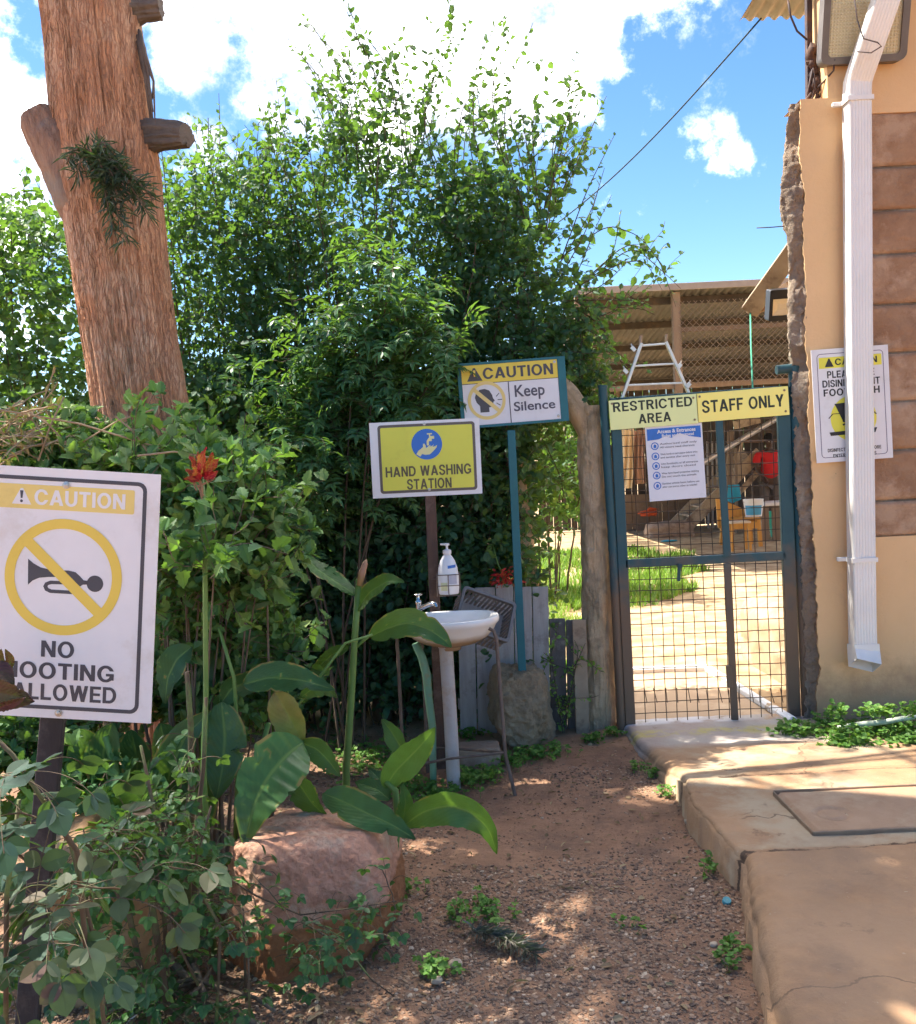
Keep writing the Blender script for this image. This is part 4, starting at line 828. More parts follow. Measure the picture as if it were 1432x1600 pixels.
# ================================================================== BESIDE THE GATE
m_trk = pm('pale_trunk_bark', (.60, .45, .29), (.47, .34, .215), 8, .95, 1., 40, stretch=(2, 2, 1), c3=(.26, .20, .135), s3=7, t3=(.5, .66), dist=.012, plates=(9, 4, (.40, .30, .19), .004))
pt = thing('trunk_gatepost', 'thick pale tree trunk post with a cut limb, growing against the gate', 'tree post', (P(935, 1150, 5.12).x, 5.14, 0))
def trunk(cent, rad, seed, nA=56, dz=.015, amp=.02, fx=7, fz=2., fiss=.0, fs=18, fzs=2.2, cap=True):
    """cent: list of points, rad: radii; bark relief added"""
    c = np.array([tuple(p) for p in cent], float); cum = np.concatenate([[0], np.cumsum(np.linalg.norm(np.diff(c, axis=0), axis=1))]); n = max(8, int(cum[-1] / dz)); s_ = np.linspace(0, cum[-1], n)
    from_ = np.stack([np.interp(s_, cum, c[:, k]) for k in range(3)], -1)
    kk = max(1, n // 14); ker = np.ones(2 * kk + 1) / (2 * kk + 1)
    sm = np.stack([np.convolve(np.pad(from_[:, k], kk, mode='reflect', reflect_type='odd'), ker, 'valid') for k in range(3)], -1); rr = np.interp(s_, cum, rad)
    t = nrm(np.gradient(sm, axis=0)); ref = np.array((0, 1., 0)) if abs(t[0][2]) > .5 else np.array((0, 0, 1.)); x = nrm(np.cross(ref, t)); y = np.cross(t, x); a = np.arange(nA) * 2 * math.pi / nA
    q_ = np.stack([np.cos(a)[None] * 1 + 0 * s_[:, None], np.sin(a)[None] + 0 * s_[:, None], s_[:, None] + 0 * a[None]], -1)
    r = rr[:, None] + amp * fbm(q_ * np.array((1.2, 1.2, fz)) + seed, 4, seed)
    if fiss: 
        w_ = q_ * np.array((fs, fs, fzs)) * .25 + seed; w_[..., 2] += .5 * vnoise(q_ * 3, seed); r = r - fiss * (1 - np.abs(fbm(w_ * 2.0, 3, seed + 3)) * 2.6).clip(0, 1) ** 2
    G = sm[:, None] + r[..., None] * (np.cos(a)[None, :, None] * x[:, None] + np.sin(a)[None, :, None] * y[:, None])
    return G
mb = MB(); G = trunk([(P(938, 1165, 5.16).x, 5.16, -.1), P(935, 1000, 5.16), P(930, 800, 5.16), P(926, 700, 5.16), P(924, 660, 5.16), P(923, 634, 5.16)], [.098, .088, .084, .082, .078, .06], 11, nA=120, dz=.009, amp=.018, fz=5, fiss=.006, fs=10, fzs=9); G = G + .006 * fbm(G * 30, 3, 5)[..., None] * np.array((1, 1, 0)); mb.grid(G, close=True); mb.add(np.array(G[-1]), [tuple(range(G.shape[1]))]); mb.build('trunk', m_trk, pt, True)
mb = MB(); G = trunk([P(925, 690, 5.16), P(908, 648, 5.17), P(888, 615, 5.2), P(862, 588, 5.25)], [.055, .068, .062, .05], 12, nA=36, amp=.012); mb.grid(G, close=True); mb.build('limb', m_trk, pt, True)
m_grey = pm('grey_weathered_board', (.42, .395, .38), (.30, .28, .27), 5, .9, .6, 40, stretch=(5, 5, .5), c3=(.22, .195, .18), s3=5, t3=(.55, .7))
fn = thing('board_fence', 'weathered grey board fence behind the basin and the teal sign post', 'fence', (P(790, 1160, 5.12).x, 5.12, 0)); rg = np.random.default_rng(8)
mb = MB(); u = 716
while u < 856:
    w_ = rg.uniform(24, 34); tp = 914 + (5 if u > 800 else 0) + rg.uniform(-4, 5) + (12 if u < 735 else 0); yb = 5.12 + rg.uniform(0, .014)
    a, b = P(u + w_ / 2 - 1, tp, yb), P(u + w_ / 2 + 4, 1170, yb); mb.beam((b.x, yb, -.04), a, w_ * yb / F - .004, .020, up=(0, 1, 0), bev=.002); u += w_
mb.build('boards', m_grey, fn); mb = MB(); mb.beam(P(712, 960, 5.16), P(858, 956, 5.16), .03, .06); mb.beam(P(716, 1100, 5.16), P(862, 1096, 5.16), .03, .06); mb.build('rail', m_grey, fn)
fn = thing('low_board_fence', 'low dark patched board fence between the grey fence and the trunk post', 'fence', (P(885, 1150, 5.1).x, 5.1, 0))
m_dkb = pm('dark_old_board', (.16, .14, .13), (.10, .085, .08), 6, .9, .6, 40, stretch=(4, 4, .6), c3=(.26, .23, .21), s3=7, t3=(.52, .62))
mb = MB(); u = 858
for w_ in (26, 28, 10): 
    yb = 5.13 + rg.uniform(0, .012); mb.beam((P(u + w_ / 2 + 4, 1165, yb).x, yb, -.04), P(u + w_ / 2, 968 + rg.uniform(-3, 3), yb), w_ * yb / F - .004, .02, up=(0, 1, 0)); u += w_
mb.build('boards', m_dkb, fn)
mb = MB(); mb.beam(P(905, 968, 5.06), P(911, 1148, 5.04), .075, .02, up=(0, 1, 0)); mb.build('pale_board', m_wood, fn)
# grey plastic crate stood on a corner behind the basin
m_crate = pm('grey_plastic', (.27, .26, .27), (.20, .195, .20), 7, .6, .2, 50, c3=(.30, .25, .21), s3=6)
cr = thing('plastic_crate', 'dusty grey slatted plastic crate tipped up behind the basin', 'crate', P(742, 1000, 4.75))
M = frame3(P(740, 975, 4.70), P(787, 962, 4.68) - P(716, 932, 4.68), P(716, 932, 4.68) - P(700, 1000, 4.85)); M = frame3(P(744, 976, 4.72), (1, .15, -.42), (.35, .55, .75))
cw, ch, cd = .27, .20, .15
mb = MB(); mb.prism(rrect(cw, ch, .015), -.004, .004, M)
for sx in (-1, 1):
    for k in range(9): mb.box((sx * cw / 2, -ch / 2 + .012 + k * (ch - .024) / 8, cd / 2), (.006, .012, cd), M=M)
for sy in (-1, 1):
    for k in range(12): mb.box((-cw / 2 + .012 + k * (cw - .024) / 11, sy * ch / 2, cd / 2), (.012, .006, cd), M=M)
    mb.box((0, sy * ch / 2, cd * .5), (cw, .005, .012), M=M)
mb.build('slats', m_crate, cr)
mb = MB(); mb.ring(rrect(cw + .022, ch + .022, .02), rrect(cw - .006, ch - .006, .014), cd - .004, cd + .02, M); mb.build('rim', pm('worn_grey_plastic', (.17, .165, .17), (.13, .125, .13), 7, .6), cr)

# ---- hand basin
BY = 4.30
m_por = pm('white_porcelain', (.82, .81, .80), (.77, .75, .73), 4, .18, .0, spec=.6)
def stain(t, co, cur):
    n = t.nodes.new; l = t.links.new; g = n('ShaderNodeNewGeometry'); sp = n('ShaderNodeSeparateXYZ'); l(co.outputs['Object'], sp.inputs[0])
    z = n('ShaderNodeTexNoise'); z.inputs['Scale'].default_value = 9; z.inputs['Detail'].default_value = 7; l(co.outputs['Object'], z.inputs['Vector'])
    a = n('ShaderNodeMath'); a.operation = 'MULTIPLY_ADD'; l(z.outputs[0], a.inputs[0]); a.inputs[1].default_value = .05; l(sp.outputs[2], a.inputs[2])
    r = n('ShaderNodeMapRange'); r.inputs[1].default_value = .735; r.inputs[2].default_value = .775; r.inputs[3].default_value = 1; r.inputs[4].default_value = 0; l(a.outputs[0], r.inputs[0])
    x = n('ShaderNodeMixRGB'); l(r.outputs[0], x.inputs[0]); l(cur, x.inputs[1]); x.inputs[2].default_value = (.42, .29, .18, 1); return x.outputs[0]
bs = thing('hand_basin', 'white hand basin with a muddy underside on a wire stand', 'basin', (P(704, 1225, BY).x, BY, 0))
bc = P(703, 966, BY); m_basin = pm('muddied_porcelain', (.82, .81, .80), (.77, .75, .73), 4, .22, .0, spec=.6, extra=stain)
mb = MB(); nA = 64; a = np.arange(nA) * 2 * math.pi / nA
def bowl(sc_, z, pinch=1.): 
    x = .232 * np.cos(a) * sc_; y = .20 * np.sin(a) * sc_; y = np.where(y > .12, .12 + (y - .12) * .35, y); return np.stack([x + bc.x, y + bc.y, 0 * a + z], -1)
zr = bc.z + .010
prof = [(1.0, zr - .002), (1.012, zr - .014), (1.0, zr - .028), (.96, zr - .036), (.90, zr - .062), (.76, zr - .098), (.55, zr - .125), (.34, zr - .138), (.22, zr - .142), (.20, zr - .160), (.01, zr - .160)]
ins = [(.01, zr - .112), (.2, zr - .110), (.5, zr - .095), (.72, zr - .06), (.82, zr - .025), (.86, zr - .004), (.88, zr), (.99, zr + .001)]
mb.grid(np.stack([bowl(s_, z) for s_, z in (ins + prof)])[::-1], close=True); mb.build('bowl', m_basin, bs, True)
m_pvc = pm('dusty_pvc', (.52, .49, .48), (.44, .40, .38), 6, .5, .2, 40, c3=(.40, .28, .19), s3=5)
mb = MB(); mb.tube([P(697, 1002, BY), P(697, 1012, BY)], .037, 18); mb.tube([P(697, 1010, BY), P(704, 1120, BY), (P(710, 1235, BY).x, BY, -.04)], [.033, .032, .033], 18); mb.build('drain_pipe', m_pvc, bs, 40)
m_st = pm('rusty_stand_wire', (.20, .15, .125), (.13, .095, .08), 20, .7, .2, 60, metal=.3)
for pts in ([P(620, 985, 4.44), P(624, 1060, 4.44), (P(630, 1190, 4.44).x, 4.44, -.02)], [P(658, 985, 4.5), P(664, 1090, 4.5), (P(668, 1200, 4.5).x, 4.5, -.02)],
            [P(764, 982, 4.2), P(772, 986, 4.2), P(776, 1000, 4.19), P(790, 1180, 4.18), P(806, 1246, 4.16)]):
    mb = MB(); mb.tube(pts, .0085, 8); mb.build('leg', m_st, bs, 40)
for pts in ([P(620, 1201, 4.25), P(700, 1186, 4.2), P(790, 1176, 4.18)], [P(790, 1176, 4.18), P(740, 1172, 4.4), P(666, 1168, 4.5)], [P(618, 985, 4.44), P(700, 1000, 4.32), P(766, 982, 4.2)]): mb = MB(); mb.tube(pts, .0065, 8); mb.build('stretcher', m_st, bs, 40)
m_chr = pm('chrome', (.62, .62, .62), (.5, .5, .5), 9, .16, metal=1.)
tp = thing('tap', 'chrome tap with a small cross handle on the back rim of the basin', 'tap', P(657, 965, 4.42))
mb = MB(); b = P(655, 960, 4.40); mb.lathe([(.024, 0), (.024, .006), (.015, .010), (.014, .05), (.017, .055), (.016, .066), (.009, .072), (.008, .085), (.001, .086)], Matrix.Translation(b), 16)
mb.tube([b + Vector((.005, -.005, .028)), b + Vector((.03, -.03, .042)), b + Vector((.065, -.06, .060)), b + Vector((.085, -.078, .058)), b + Vector((.088, -.08, .046))], [.011, .012, .012, .011, .010], 12); mb.build('body', m_chr, tp, 50)
mb = MB(); mb.lathe([(.001, .083), (.008, .084), (.009, .092), (.022, .094), (.024, .098), (.020, .103), (.001, .105)], Matrix.Translation(b), 18); mb.build('handle', m_chr, tp, 50)
# bottle in a wire holder on the sign post
BX = P(702, 928, 4.48)
bt = thing('soap_bottle', 'white pump soap bottle standing in a wire holder on the brown post', 'soap bottle', BX)
Mb = Matrix.Translation(BX); m_pl2 = pm('white_plastic', (.80, .80, .82), (.76, .76, .78), 5, .3)
mb = MB(); mb.lathe([(.001, 0), (.046, 0), (.050, .006), (.0515, .03), (.0515, .09), (.047, .13), (.036, .165), (.022, .188), (.018, .192), (.018, .20)], Mb, 28, 1, .62); mb.build('bottle', m_pl2, bt, 50)
mb = MB(); mb.lathe([(.020, .198), (.021, .200), (.021, .216), (.012, .22), (.006, .222), (.006, .238), (.013, .24), (.013, .250), (.001, .252)], Mb, 20); mb.beam(BX + Vector((.008, 0, .246)), BX + Vector((-.032, -.008, .247)), .012, .009); mb.build('pump', m_pl2, bt, 50)
def lab(x0, x1, z0, z1, rr=.0522, sk=0):
    a = np.linspace(x0, x1, 8); G = np.array([[(rr * math.sin(t), -rr * .62 * math.cos(t) - .0006, z0 + (z1 - z0) * q + sk * t) for t in a] for q in (0, 1)]); return G + np.array(BX)
mb = MB(); mb.grid(lab(0, .95, .128, .142, .0475, .004)); mb.build('blue_band', BLU, bt); mb = MB(); mb.grid(lab(.0, .9, .052, .10)); mb.build('grey_label', flatm('label_grey', (.46, .46, .55)), bt); mb = MB(); mb.grid(lab(-.8, -.1, .02, .06)); mb.build('yellow_label', flatm('label_cream', (.72, .70, .42)), bt)
hd = thing('bottle_holder', 'thin rusty wire holder fixed to the brown sign post, carrying the soap bottle', 'wire holder', BX - Vector((0, 0, .004)))
mb = MB(); hw, hdp = .056, .036
for z in (-.004, .045, .098):
    mb.tube([BX + Vector(p) for p in ((-hw, .05, z), (-hw, -hdp, z), (hw, -hdp, z), (hw, .05, z), (-hw, .05, z))], .0022, 6)
for x, y in ((-hw, -hdp), (0, -hdp - .001), (hw, -hdp), (-hw, .04), (hw, .04)): mb.tube([BX + Vector((x, y, z)) for z in (-.004, .098)], .0022, 6)
for x in (-.02, .02): mb.tube([BX + Vector((x, -hdp, -.0035)), BX + Vector((x, .05, -.0035))], .002, 6)
mb.tube([BX + Vector((-hw, .045, .07)), BX + Vector((-hw - .03, .04, .07))], .003, 6); mb.build('wire_frame', m_st, hd)
hs_ = MB(); hs_.tube([P(650, 1005, 4.36), P(660, 1028, 4.36), P(667, 1055, 4.35), P(670, 1090, 4.35), P(676, 1135, 4.34), P(677, 1200, 4.32), (P(678, 1232, 4.31).x, 4.31, 0)], [.02, .02, .021, .019, .018, .016, .016], 14)
m_hose = pm('green_hose', (.16, .34, .23), (.20, .36, .22), 3, .5, .2, 40, c3=(.27, .26, .14), s3=4, t3=(.48, .58))
solo(hs_, 'waste_hose', m_hose, 'pale green waste hose dropping from under the basin to the earth', 'hose', (P(678, 1232, 4.31).x, 4.31, 0), smooth=True)
m_brick = pm('buff_stone', (.34, .24, .17), (.25, .17, .12), 8, .95, .8, 50, c3=(.42, .32, .24), s3=6)
mb = MB(); c = P(745, 1188, 4.62); G = boulder((c.x, 4.62, .045), (.122, .075, .05), 9, 30, .05, 2, box=9, fine=.03); mb.grid(G, close=True)
solo(mb, 'stone_block', m_brick, 'low buff stone block lying on the earth behind the basin stand', 'stone block', (c.x, 4.62, 0), smooth=True)

# ---- rocks
def rockcol(t, co, cur):
    n = t.nodes.new; l = t.links.new; sp = n('ShaderNodeSeparateXYZ'); l(co.outputs['Object'], sp.inputs[0])
    z = n('ShaderNodeTexNoise'); z.inputs['Scale'].default_value = 4; z.inputs['Detail'].default_value = 7; l(co.outputs['Object'], z.inputs['Vector'])
    a = n('ShaderNodeMath'); a.operation = 'MULTIPLY_ADD'; l(z.outputs[0], a.inputs[0]); a.inputs[1].default_value = .07; l(sp.outputs[2], a.inputs[2])
    b = n('ShaderNodeMath'); b.operation = 'MULTIPLY_ADD'; l(sp.outputs[0], b.inputs[0]); b.inputs[1].default_value = -.12; l(a.outputs[0], b.inputs[2])
    r = n('ShaderNodeMapRange'); r.inputs[1].default_value = .175; r.inputs[2].default_value = .19; r.inputs[3].default_value = .9; r.inputs[4].default_value = 0; l(b.outputs[0], r.inputs[0])
    x = n('ShaderNodeMixRGB'); l(r.outputs[0], x.inputs[0]); l(cur, x.inputs[1]); x.inputs[2].default_value = (.31, .125, .045, 1); return x.outputs[0]
m_rock = pm('pink_red_rock', (.64, .33, .225), (.48, .235, .15), 16, .9, 1., 70, c3=(.60, .40, .29), s3=9, t3=(.5, .64), dist=.012, extra=rockcol)
mb = MB(); ce = Vector((P(492, 1400, 2.95).x, 2.97, .22))
mb.grid(hull(ce, [((.05, .10, 1), .150), ((0, 0, -1), .26), ((-1, -.25, .10), .27), ((1, -.10, -.02), .262), ((.9, -.1, .42), .262), ((.28, -.95, .20), .205), ((.2, -.6, .75), .218), ((0, 1, .15), .22), ((-.6, -.75, .05), .27), ((.8, -.3, -.5), .30), ((-.5, .2, .85), .215), ((.55, -.45, .7), .232)], 17, 200, 26, .014, .0085, 5, 60), close=True)
solo(mb, 'red_rock', m_rock, 'big flat topped pinkish red rock beside the gravel path', 'rock', (ce.x, ce.y, 0), smooth=True)
m_or = pm('orange_rock', (.44, .26, .13), (.33, .17, .08), 6, .9, .8, 40, c3=(.50, .34, .20), s3=5)
mb = MB(); c = P(118, 1265, 2.75); mb.grid(hull((c.x, 2.75, .16), [((0, 0, -1), .2), ((-.3, -.2, 1), .30), ((.9, -.2, .35), .15), ((-1, -.2, .1), .15), ((.1, -1, .15), .13), ((0, 1, 0), .14), ((.5, -.5, .8), .26)], 31, 60, 14, .03, .008), close=True)
solo(mb, 'orange_rock', m_or, 'upright orange brown rock behind the dark post of the no hooting sign', 'rock', (c.x, 2.75, 0), smooth=True)
m_st2 = pm('pale_pebble', (.50, .40, .30), (.40, .30, .22), 20, .9, .5, 80)
for (u, v, r, lab) in ((712, 1508, .020, 'largest pale tan stone lying on the gravel'), (683, 1534, .016, 'small tan stone just beside the weed on the gravel'), (1075, 1285, .014, 'pale chip of stone at the foot of the kerb'), (1116, 1478, .012, 'flat pale stone on the earth near the kerb foot')):
    p = PZ(u, v, .008); mb = MB(); mb.grid(boulder((p.x, p.y, .012), (r, r * .8, r * .6), int(u), 14, .2, 2, box=3), close=True)
    solo(mb, 'pale_stone', m_st2, lab, 'stone', (p.x, p.y, 0), 'pale stones on the path', True)
p = PZ(1136, 1407, .01); mb = MB(); mb.lathe([(.001, .012), (.013, .012), (.015, .009), (.016, 0)], Matrix.Translation((p.x, p.y, .004)) @ Matrix.Rotation(.5, 4, 'X'), 16)
solo(mb, 'crown_cap', flatm('teal_cap', (.06, .28, .33)), 'small teal bottle cap lying at the foot of the kerb', 'bottle cap', (p.x, p.y, .004))

# ================================================================== YARD BEYOND THE GATE
m_fb = pm('wet_brown_cement', (.42, .29, .18), (.34, .23, .14), 4, .6, .4, 60, c3=(.48, .36, .24), s3=3); m_wp = pm('chipped_white_paint', (.78, .78, .80), (.70, .69, .70), 5, .7, .4, 60, c3=(.45, .33, .22), s3=7, t3=(.56, .62))
fb = thing('foot_bath', 'shallow cement foot bath with a chipped white painted rim behind the gate', 'foot bath', (1.45, 6.0, 0))
a, b, c, d = PZ(965, 1040, .08), PZ(1105, 1036, .08), PZ(1232, 1118, .08), PZ(985, 1140, .06)
mb = MB(); a0 = Vector((a.x - .5, a.y, 0)); 
ys_ = np.linspace(5.14, a.y + .02, 50); ts_ = np.linspace(0, 1, 40); xr_ = np.interp(ys_, [c.y, b.y], [c.x, b.x]); FG = np.stack([.3 + (xr_[:, None] - .3) * ts_[None], ys_[:, None] + 0 * ts_[None], np.full((50, 40), .022)], -1); FG[..., 2] += .004 * fbm(FG * 5, 3, 7); mb.grid(FG[:, ::-1]); mb.build('floor', m_fb, fb)
mb = MB(); mb.beam((a.x - .35, a.y + .03, .035), (b.x + .02, b.y + .03, .035), .05, .05, bev=.012); mb.beam((b.x + .01, b.y + .02, .035), (c.x + .04, c.y + .02, .035), .05, .05, bev=.012); mb.build('rim', m_wp, fb)
m_bank = pm('trodden_earth', (.42, .30, .19), (.33, .22, .13), 4, .95, .8, 60, c3=(.5, .38, .26), s3=3)
mb = MB(); G = boulder((P(1225, 1060, 6.3).x + .12, 6.35, .14), (.30, .62, .34), 51, 50, .16, 1.5, box=3.5, fine=.04); mb.grid(G, close=True)
solo(mb, 'earth_bank', m_bank, 'rounded tan earth bank beside the foot bath just inside the gate', 'earth bank', (P(1225, 1060, 6.3).x + .12, 6.35, 0), smooth=True)
mb = MB(); c = P(1205, 985, 7.4); G = boulder((c.x, 7.4, .12), (.22, .2, .22), 53, 36, .16, 1.6, box=3); mb.grid(G, close=True)
solo(mb, 'pale_rock', m_bank, 'pale rounded rock on the slope behind the foot bath', 'rock', (c.x, 7.4, 0), smooth=True)
# shed
sh = thing('shed', 'tall open shed with a rusty tin roof, wire mesh front and dark timber back', 'shed', (4.2, 15, 0))
SF, SB = 12., 18.6; zf = P(1040, 452, SF).z; zbk = P(1100, 596, SB).z; sx0 = P(900, 452, SF).x; sx1 = 9.
m_tin2 = pm('old_brown_tin', (.21, .20, .195), (.15, .142, .138), 3, .7, .3, 40, c3=(.26, .235, .215), s3=1.5)
mb = MB(); corr(mb, sx0, sx1, SF, zf, SB + .4, zbk, pitch=.1, amp=.015); mb.build('roof', m_tin2, sh, True)
m_dk = pm('dark_shed_timber', (.085, .07, .06), (.055, .045, .04), 4, .9, .6, 30, stretch=(3, 3, .5), c3=(.13, .09, .06), s3=4)
m_fas = pm('pale_fascia', (.42, .37, .32), (.33, .28, .24), 6, .7, .3, 40)
mb = MB(); mb.beam((sx0 - .05, SF - .05, zf + .02), (sx1, SF - .05, zf + .02), .03, .085); mb.build('fascia', m_fas, sh)
for t in (.05, .24, .46, .68, .92):
    mb = MB(); mb.beam((sx0, SF + (SB - SF) * t, zf + (zbk - zf) * t - .06), (sx1, SF + (SB - SF) * t, zf + (zbk - zf) * t - .06), .07, .09); mb.build('purlin', m_dk, sh)
m_post = pm('brown_shed_post', (.27, .205, .15), (.19, .14, .105), 4, .9, .6, 30, stretch=(3, 3, .5))
for u, y, w_ in ((1057, SF + .1, .10), (905, SF + .1, .10), (1420, SF + .1, .1), (960, SB - .2, .1), (1250, SB - .2, .12)):
    x = P(u, 500, y).x; t = (y - SF) / (SB - SF); mb = MB(); mb.beam((x, y, 2.30 if u == 1057 else -.05), (x, y, zf + (zbk - zf) * t - .02), w_, w_); mb.build('post', m_post, sh)
mb = MB(); mb.beam((sx0, SF + .12, P(1100, 600, SF).z), (sx1, SF + .12, P(1300, 590, SF).z), .05, .07); mb.beam((P(1057, 500, SF).x, SF + .12, P(1100, 512, SF).z), (sx1, SF + .12, P(1300, 500, SF).z), .05, .06); mb.build('front_rail', m_post, sh)
rg = np.random.default_rng(12); mb = MB(); x = sx0
while x < sx1:
    w_ = rg.uniform(.12, .2); mb.box((x + w_ / 2, SB + rg.uniform(0, .03), zbk / 2), (w_ - .012, .03, zbk - .05), rnd=rg.uniform()); x += w_
mb.build('back_boards', m_dk, sh)
mb = MB(); y = SF + .3
while y < SB - .6:
    w_ = rg.uniform(.10, .16); zt_ = zf * .96 - (y - SF) * .115; zl_ = 1.75 + rg.uniform(-.08, .08); mb.box((sx0 + .02, y, (zt_ + zl_) / 2), (.025, w_, zt_ - zl_)); y += w_ + rg.uniform(.05, .18)
mb.box((sx0 + .05, (SF + SB) / 2 - .2, 1.86), (.03, SB - SF - .6, .07)); mb.build('side_boards', m_post, sh)
m_mesh = pm('galvanised_mesh', (.34, .29, .24), (.26, .21, .18), 8, .6, metal=.4)
mb = MB(); xa, xb = P(1062, 500, SF).x, 5.4; za, zb_ = P(1100, 604, SF).z + .05, P(1100, 468, SF).z; hgt = zb_ - za; dx = .085; x = xa - hgt
while x < xb:
    for sg_ in (1, -1):
        p0 = [x, za] if sg_ > 0 else [x + hgt, za]; p1 = [x + hgt, zb_] if sg_ > 0 else [x, zb_]
        if p0[0] > p1[0]: p0, p1 = p1, p0
        (ax_, az_), (bx_, bz_) = p0, p1
        if bx_ <= xa or ax_ >= xb: continue
        if ax_ < xa: az_ += (bz_ - az_) * (xa - ax_) / (bx_ - ax_); ax_ = xa
        if bx_ > xb: bz_ -= (bz_ - az_) * (bx_ - xb) / (bx_ - ax_); bx_ = xb
        mb.tube([(ax_, SF + .05 + .006 * sg_, az_), (bx_, SF + .05 + .006 * sg_, bz_)], .0042, 3, cap=False)
    x += dx
mb.build('wire_mesh', m_mesh, sh)
mb = MB()
for k, v in enumerate((690, 708, 722, 738)): mb.beam((P(1146, v, 18.3).x, 18.3, P(1146, v, 18.3).z), (P(1230, v - 2, 18.3).x, 18.3, P(1230, v - 2, 18.3).z), .05, .06)
mb.build('rack_slats', pm('brown_slat', (.22, .13, .08), (.15, .09, .06), 5), sh)
# low board wall under the hanging clothes
m_bw = pm('brown_board_wall', (.20, .145, .105), (.13, .095, .07), 4, .95, .7, 30, c3=(.26, .20, .15), s3=2)
mb = MB(); x = P(962, 800, 18.2).x
while x < P(1075, 800, 18.2).x: w_ = rg.uniform(.25, .35); mb.box((x + w_ / 2, 18.2, .34), (w_ - .01, .04, .74 + rg.uniform(-.04, .03))); x += w_
solo(mb, 'low_board_wall', m_bw, 'low brown board wall at the back of the yard under the hanging clothes', 'wall', (P(1010, 800, 18.2).x, 18.2, 0))
# stairs
stt = thing('timber_stairs', 'steep dusty timber stairs with plank sides at the back of the yard', 'stairs', (P(1095, 822, 17.4).x, 17.4, 0))
m_pk = pm('dusty_plank', (.50, .40, .29), (.38, .29, .20), 5, .9, .6, 30, c3=(.2, .14, .1), s3=4)
for y in (17.0, 17.9):
    mb = MB(); a, b = P(1062, 822, 17.3), P(1140, 746, 17.3); mb.beam((a.x, y, .06), (b.x + .5, y, b.z + .45), .05, .22, up=(0, 0, 1)); mb.build('side_plank', m_pk, stt)
for k in range(8):
    t = (k + .5) / 8; mb = MB(); mb.box((a.x + (b.x + .5 - a.x) * t, 17.45, .06 + (b.z + .4 - .06) * t), (.26, .86, .035)); mb.build('tread', m_pk, stt)
mb = MB(); mb.beam(P(1140, 786, 17.0), P(1205, 716, 17.0), .05, .10); mb.beam(P(1140, 792, 17.0), P(1160, 690, 17.0), .04, .05); mb.build('brace', m_pk, stt)
mb = MB(); mb.beam((P(1133, 800, 16.8).x, 16.8, -.05), P(1143, 672, 16.8), .13, .10, bev=.02); mb.build('post', m_post, stt); mb = MB(); mb.beam((P(1151, 810, 16.6).x, 16.6, 0), P(1150, 700, 16.6), .05, .05); mb.build('post', m_post, stt)
m_zp = pm('silver_rail', (.62, .62, .66), (.5, .5, .53), 7, .3, metal=.5)
mb = MB(); mb.tube([P(1098, 724, 16.6), P(1150, 692, 16.6), P(1214, 654, 16.6)], .05, 10); mb.build('handrail', m_zp, stt, 40)
mb = MB(); mb.beam(P(1150, 664, 16.4), P(1185, 655, 16.4), .25, .14); mb.build('upper_tread', m_pk, stt)
mb = MB()
for k in range(4): u = 1106 + k * 7; mb.beam((P(u, 780, 17.9).x, 17.9, 0), P(u, 690, 17.9), .055, .03)
solo(mb, 'picket_panel', m_grey, 'grey picket panel standing behind the stairs', 'fence', (P(1115, 790, 17.9).x, 17.9, 0))
# laundry
m_line = pm('string', (.3, .28, .25)); 
mb = MB(); A = P(955, 668, 13); B_ = P(1125, 672, 13); mb.tube([A + (B_ - A) * t - Vector((0, 0, .06 * math.sin(math.pi * t))) for t in np.linspace(0, 1, 14)], .005, 5)
solo(mb, 'washing_line', m_line, 'thin washing line across the yard holding the clothes', 'line', (A.x, 13, 0))
def garment(name, lab, mt, u0, u1, v0, v1, seed, legs=True):
    t = np.linspace(0, 1, 40); s_ = np.linspace(0, 1, 26); T_, S_ = np.meshgrid(t, s_, indexing='ij'); mb = MB()
    for y0, off in ((13.0, 0), (13.035, 1)):
        uu = u0 + (u1 - u0) * S_ + 2.2 * np.sin(T_ * 3 + seed) * T_; vv = v0 + (v1 - v0) * T_ - (S_ - .5) * 2
        if legs: uu = uu + np.where(S_ < .5, -1, 1) * 1.5 * np.clip(T_ - .45, 0, 1) * 3 - (S_ - .5) * 8 * np.clip(T_ - .3, 0, 1)
        G = np.array([[tuple(P(uu[i, j], vv[i, j], y0)) for j in range(26)] for i in range(40)]); G[..., 1] += (.035 * np.sin(S_ * 17 + seed + 2 * T_) + .03 * fbm(np.stack([S_ * 4, T_ * 3, S_ * 0 + seed], -1), 3, seed)) * np.minimum(1, T_ * 4 + .2)
        mb.grid(G if off else G[::-1])
        if off == 0: G0 = G
    for a, b in ((G0[:, :1], G[:, :1]), (G[:, -1:], G0[:, -1:])): mb.grid(np.concatenate([a, b], 1))
    solo(mb, name, mt, lab, 'clothing', P((u0 + u1) / 2, v1, 13), 'clothes on the washing line', True)
garment('hanging_clothing', 'cream cloth hanging on the washing line behind the gate', flatm('cream_cloth', (.70, .56, .38), .9), 971, 991, 671, 763, 1)
garment('hanging_clothing', 'dusty brown cloth hanging on the washing line next to the cream one', flatm('brown_cloth', (.36, .22, .17), .9), 991, 1009, 672, 756, 4)
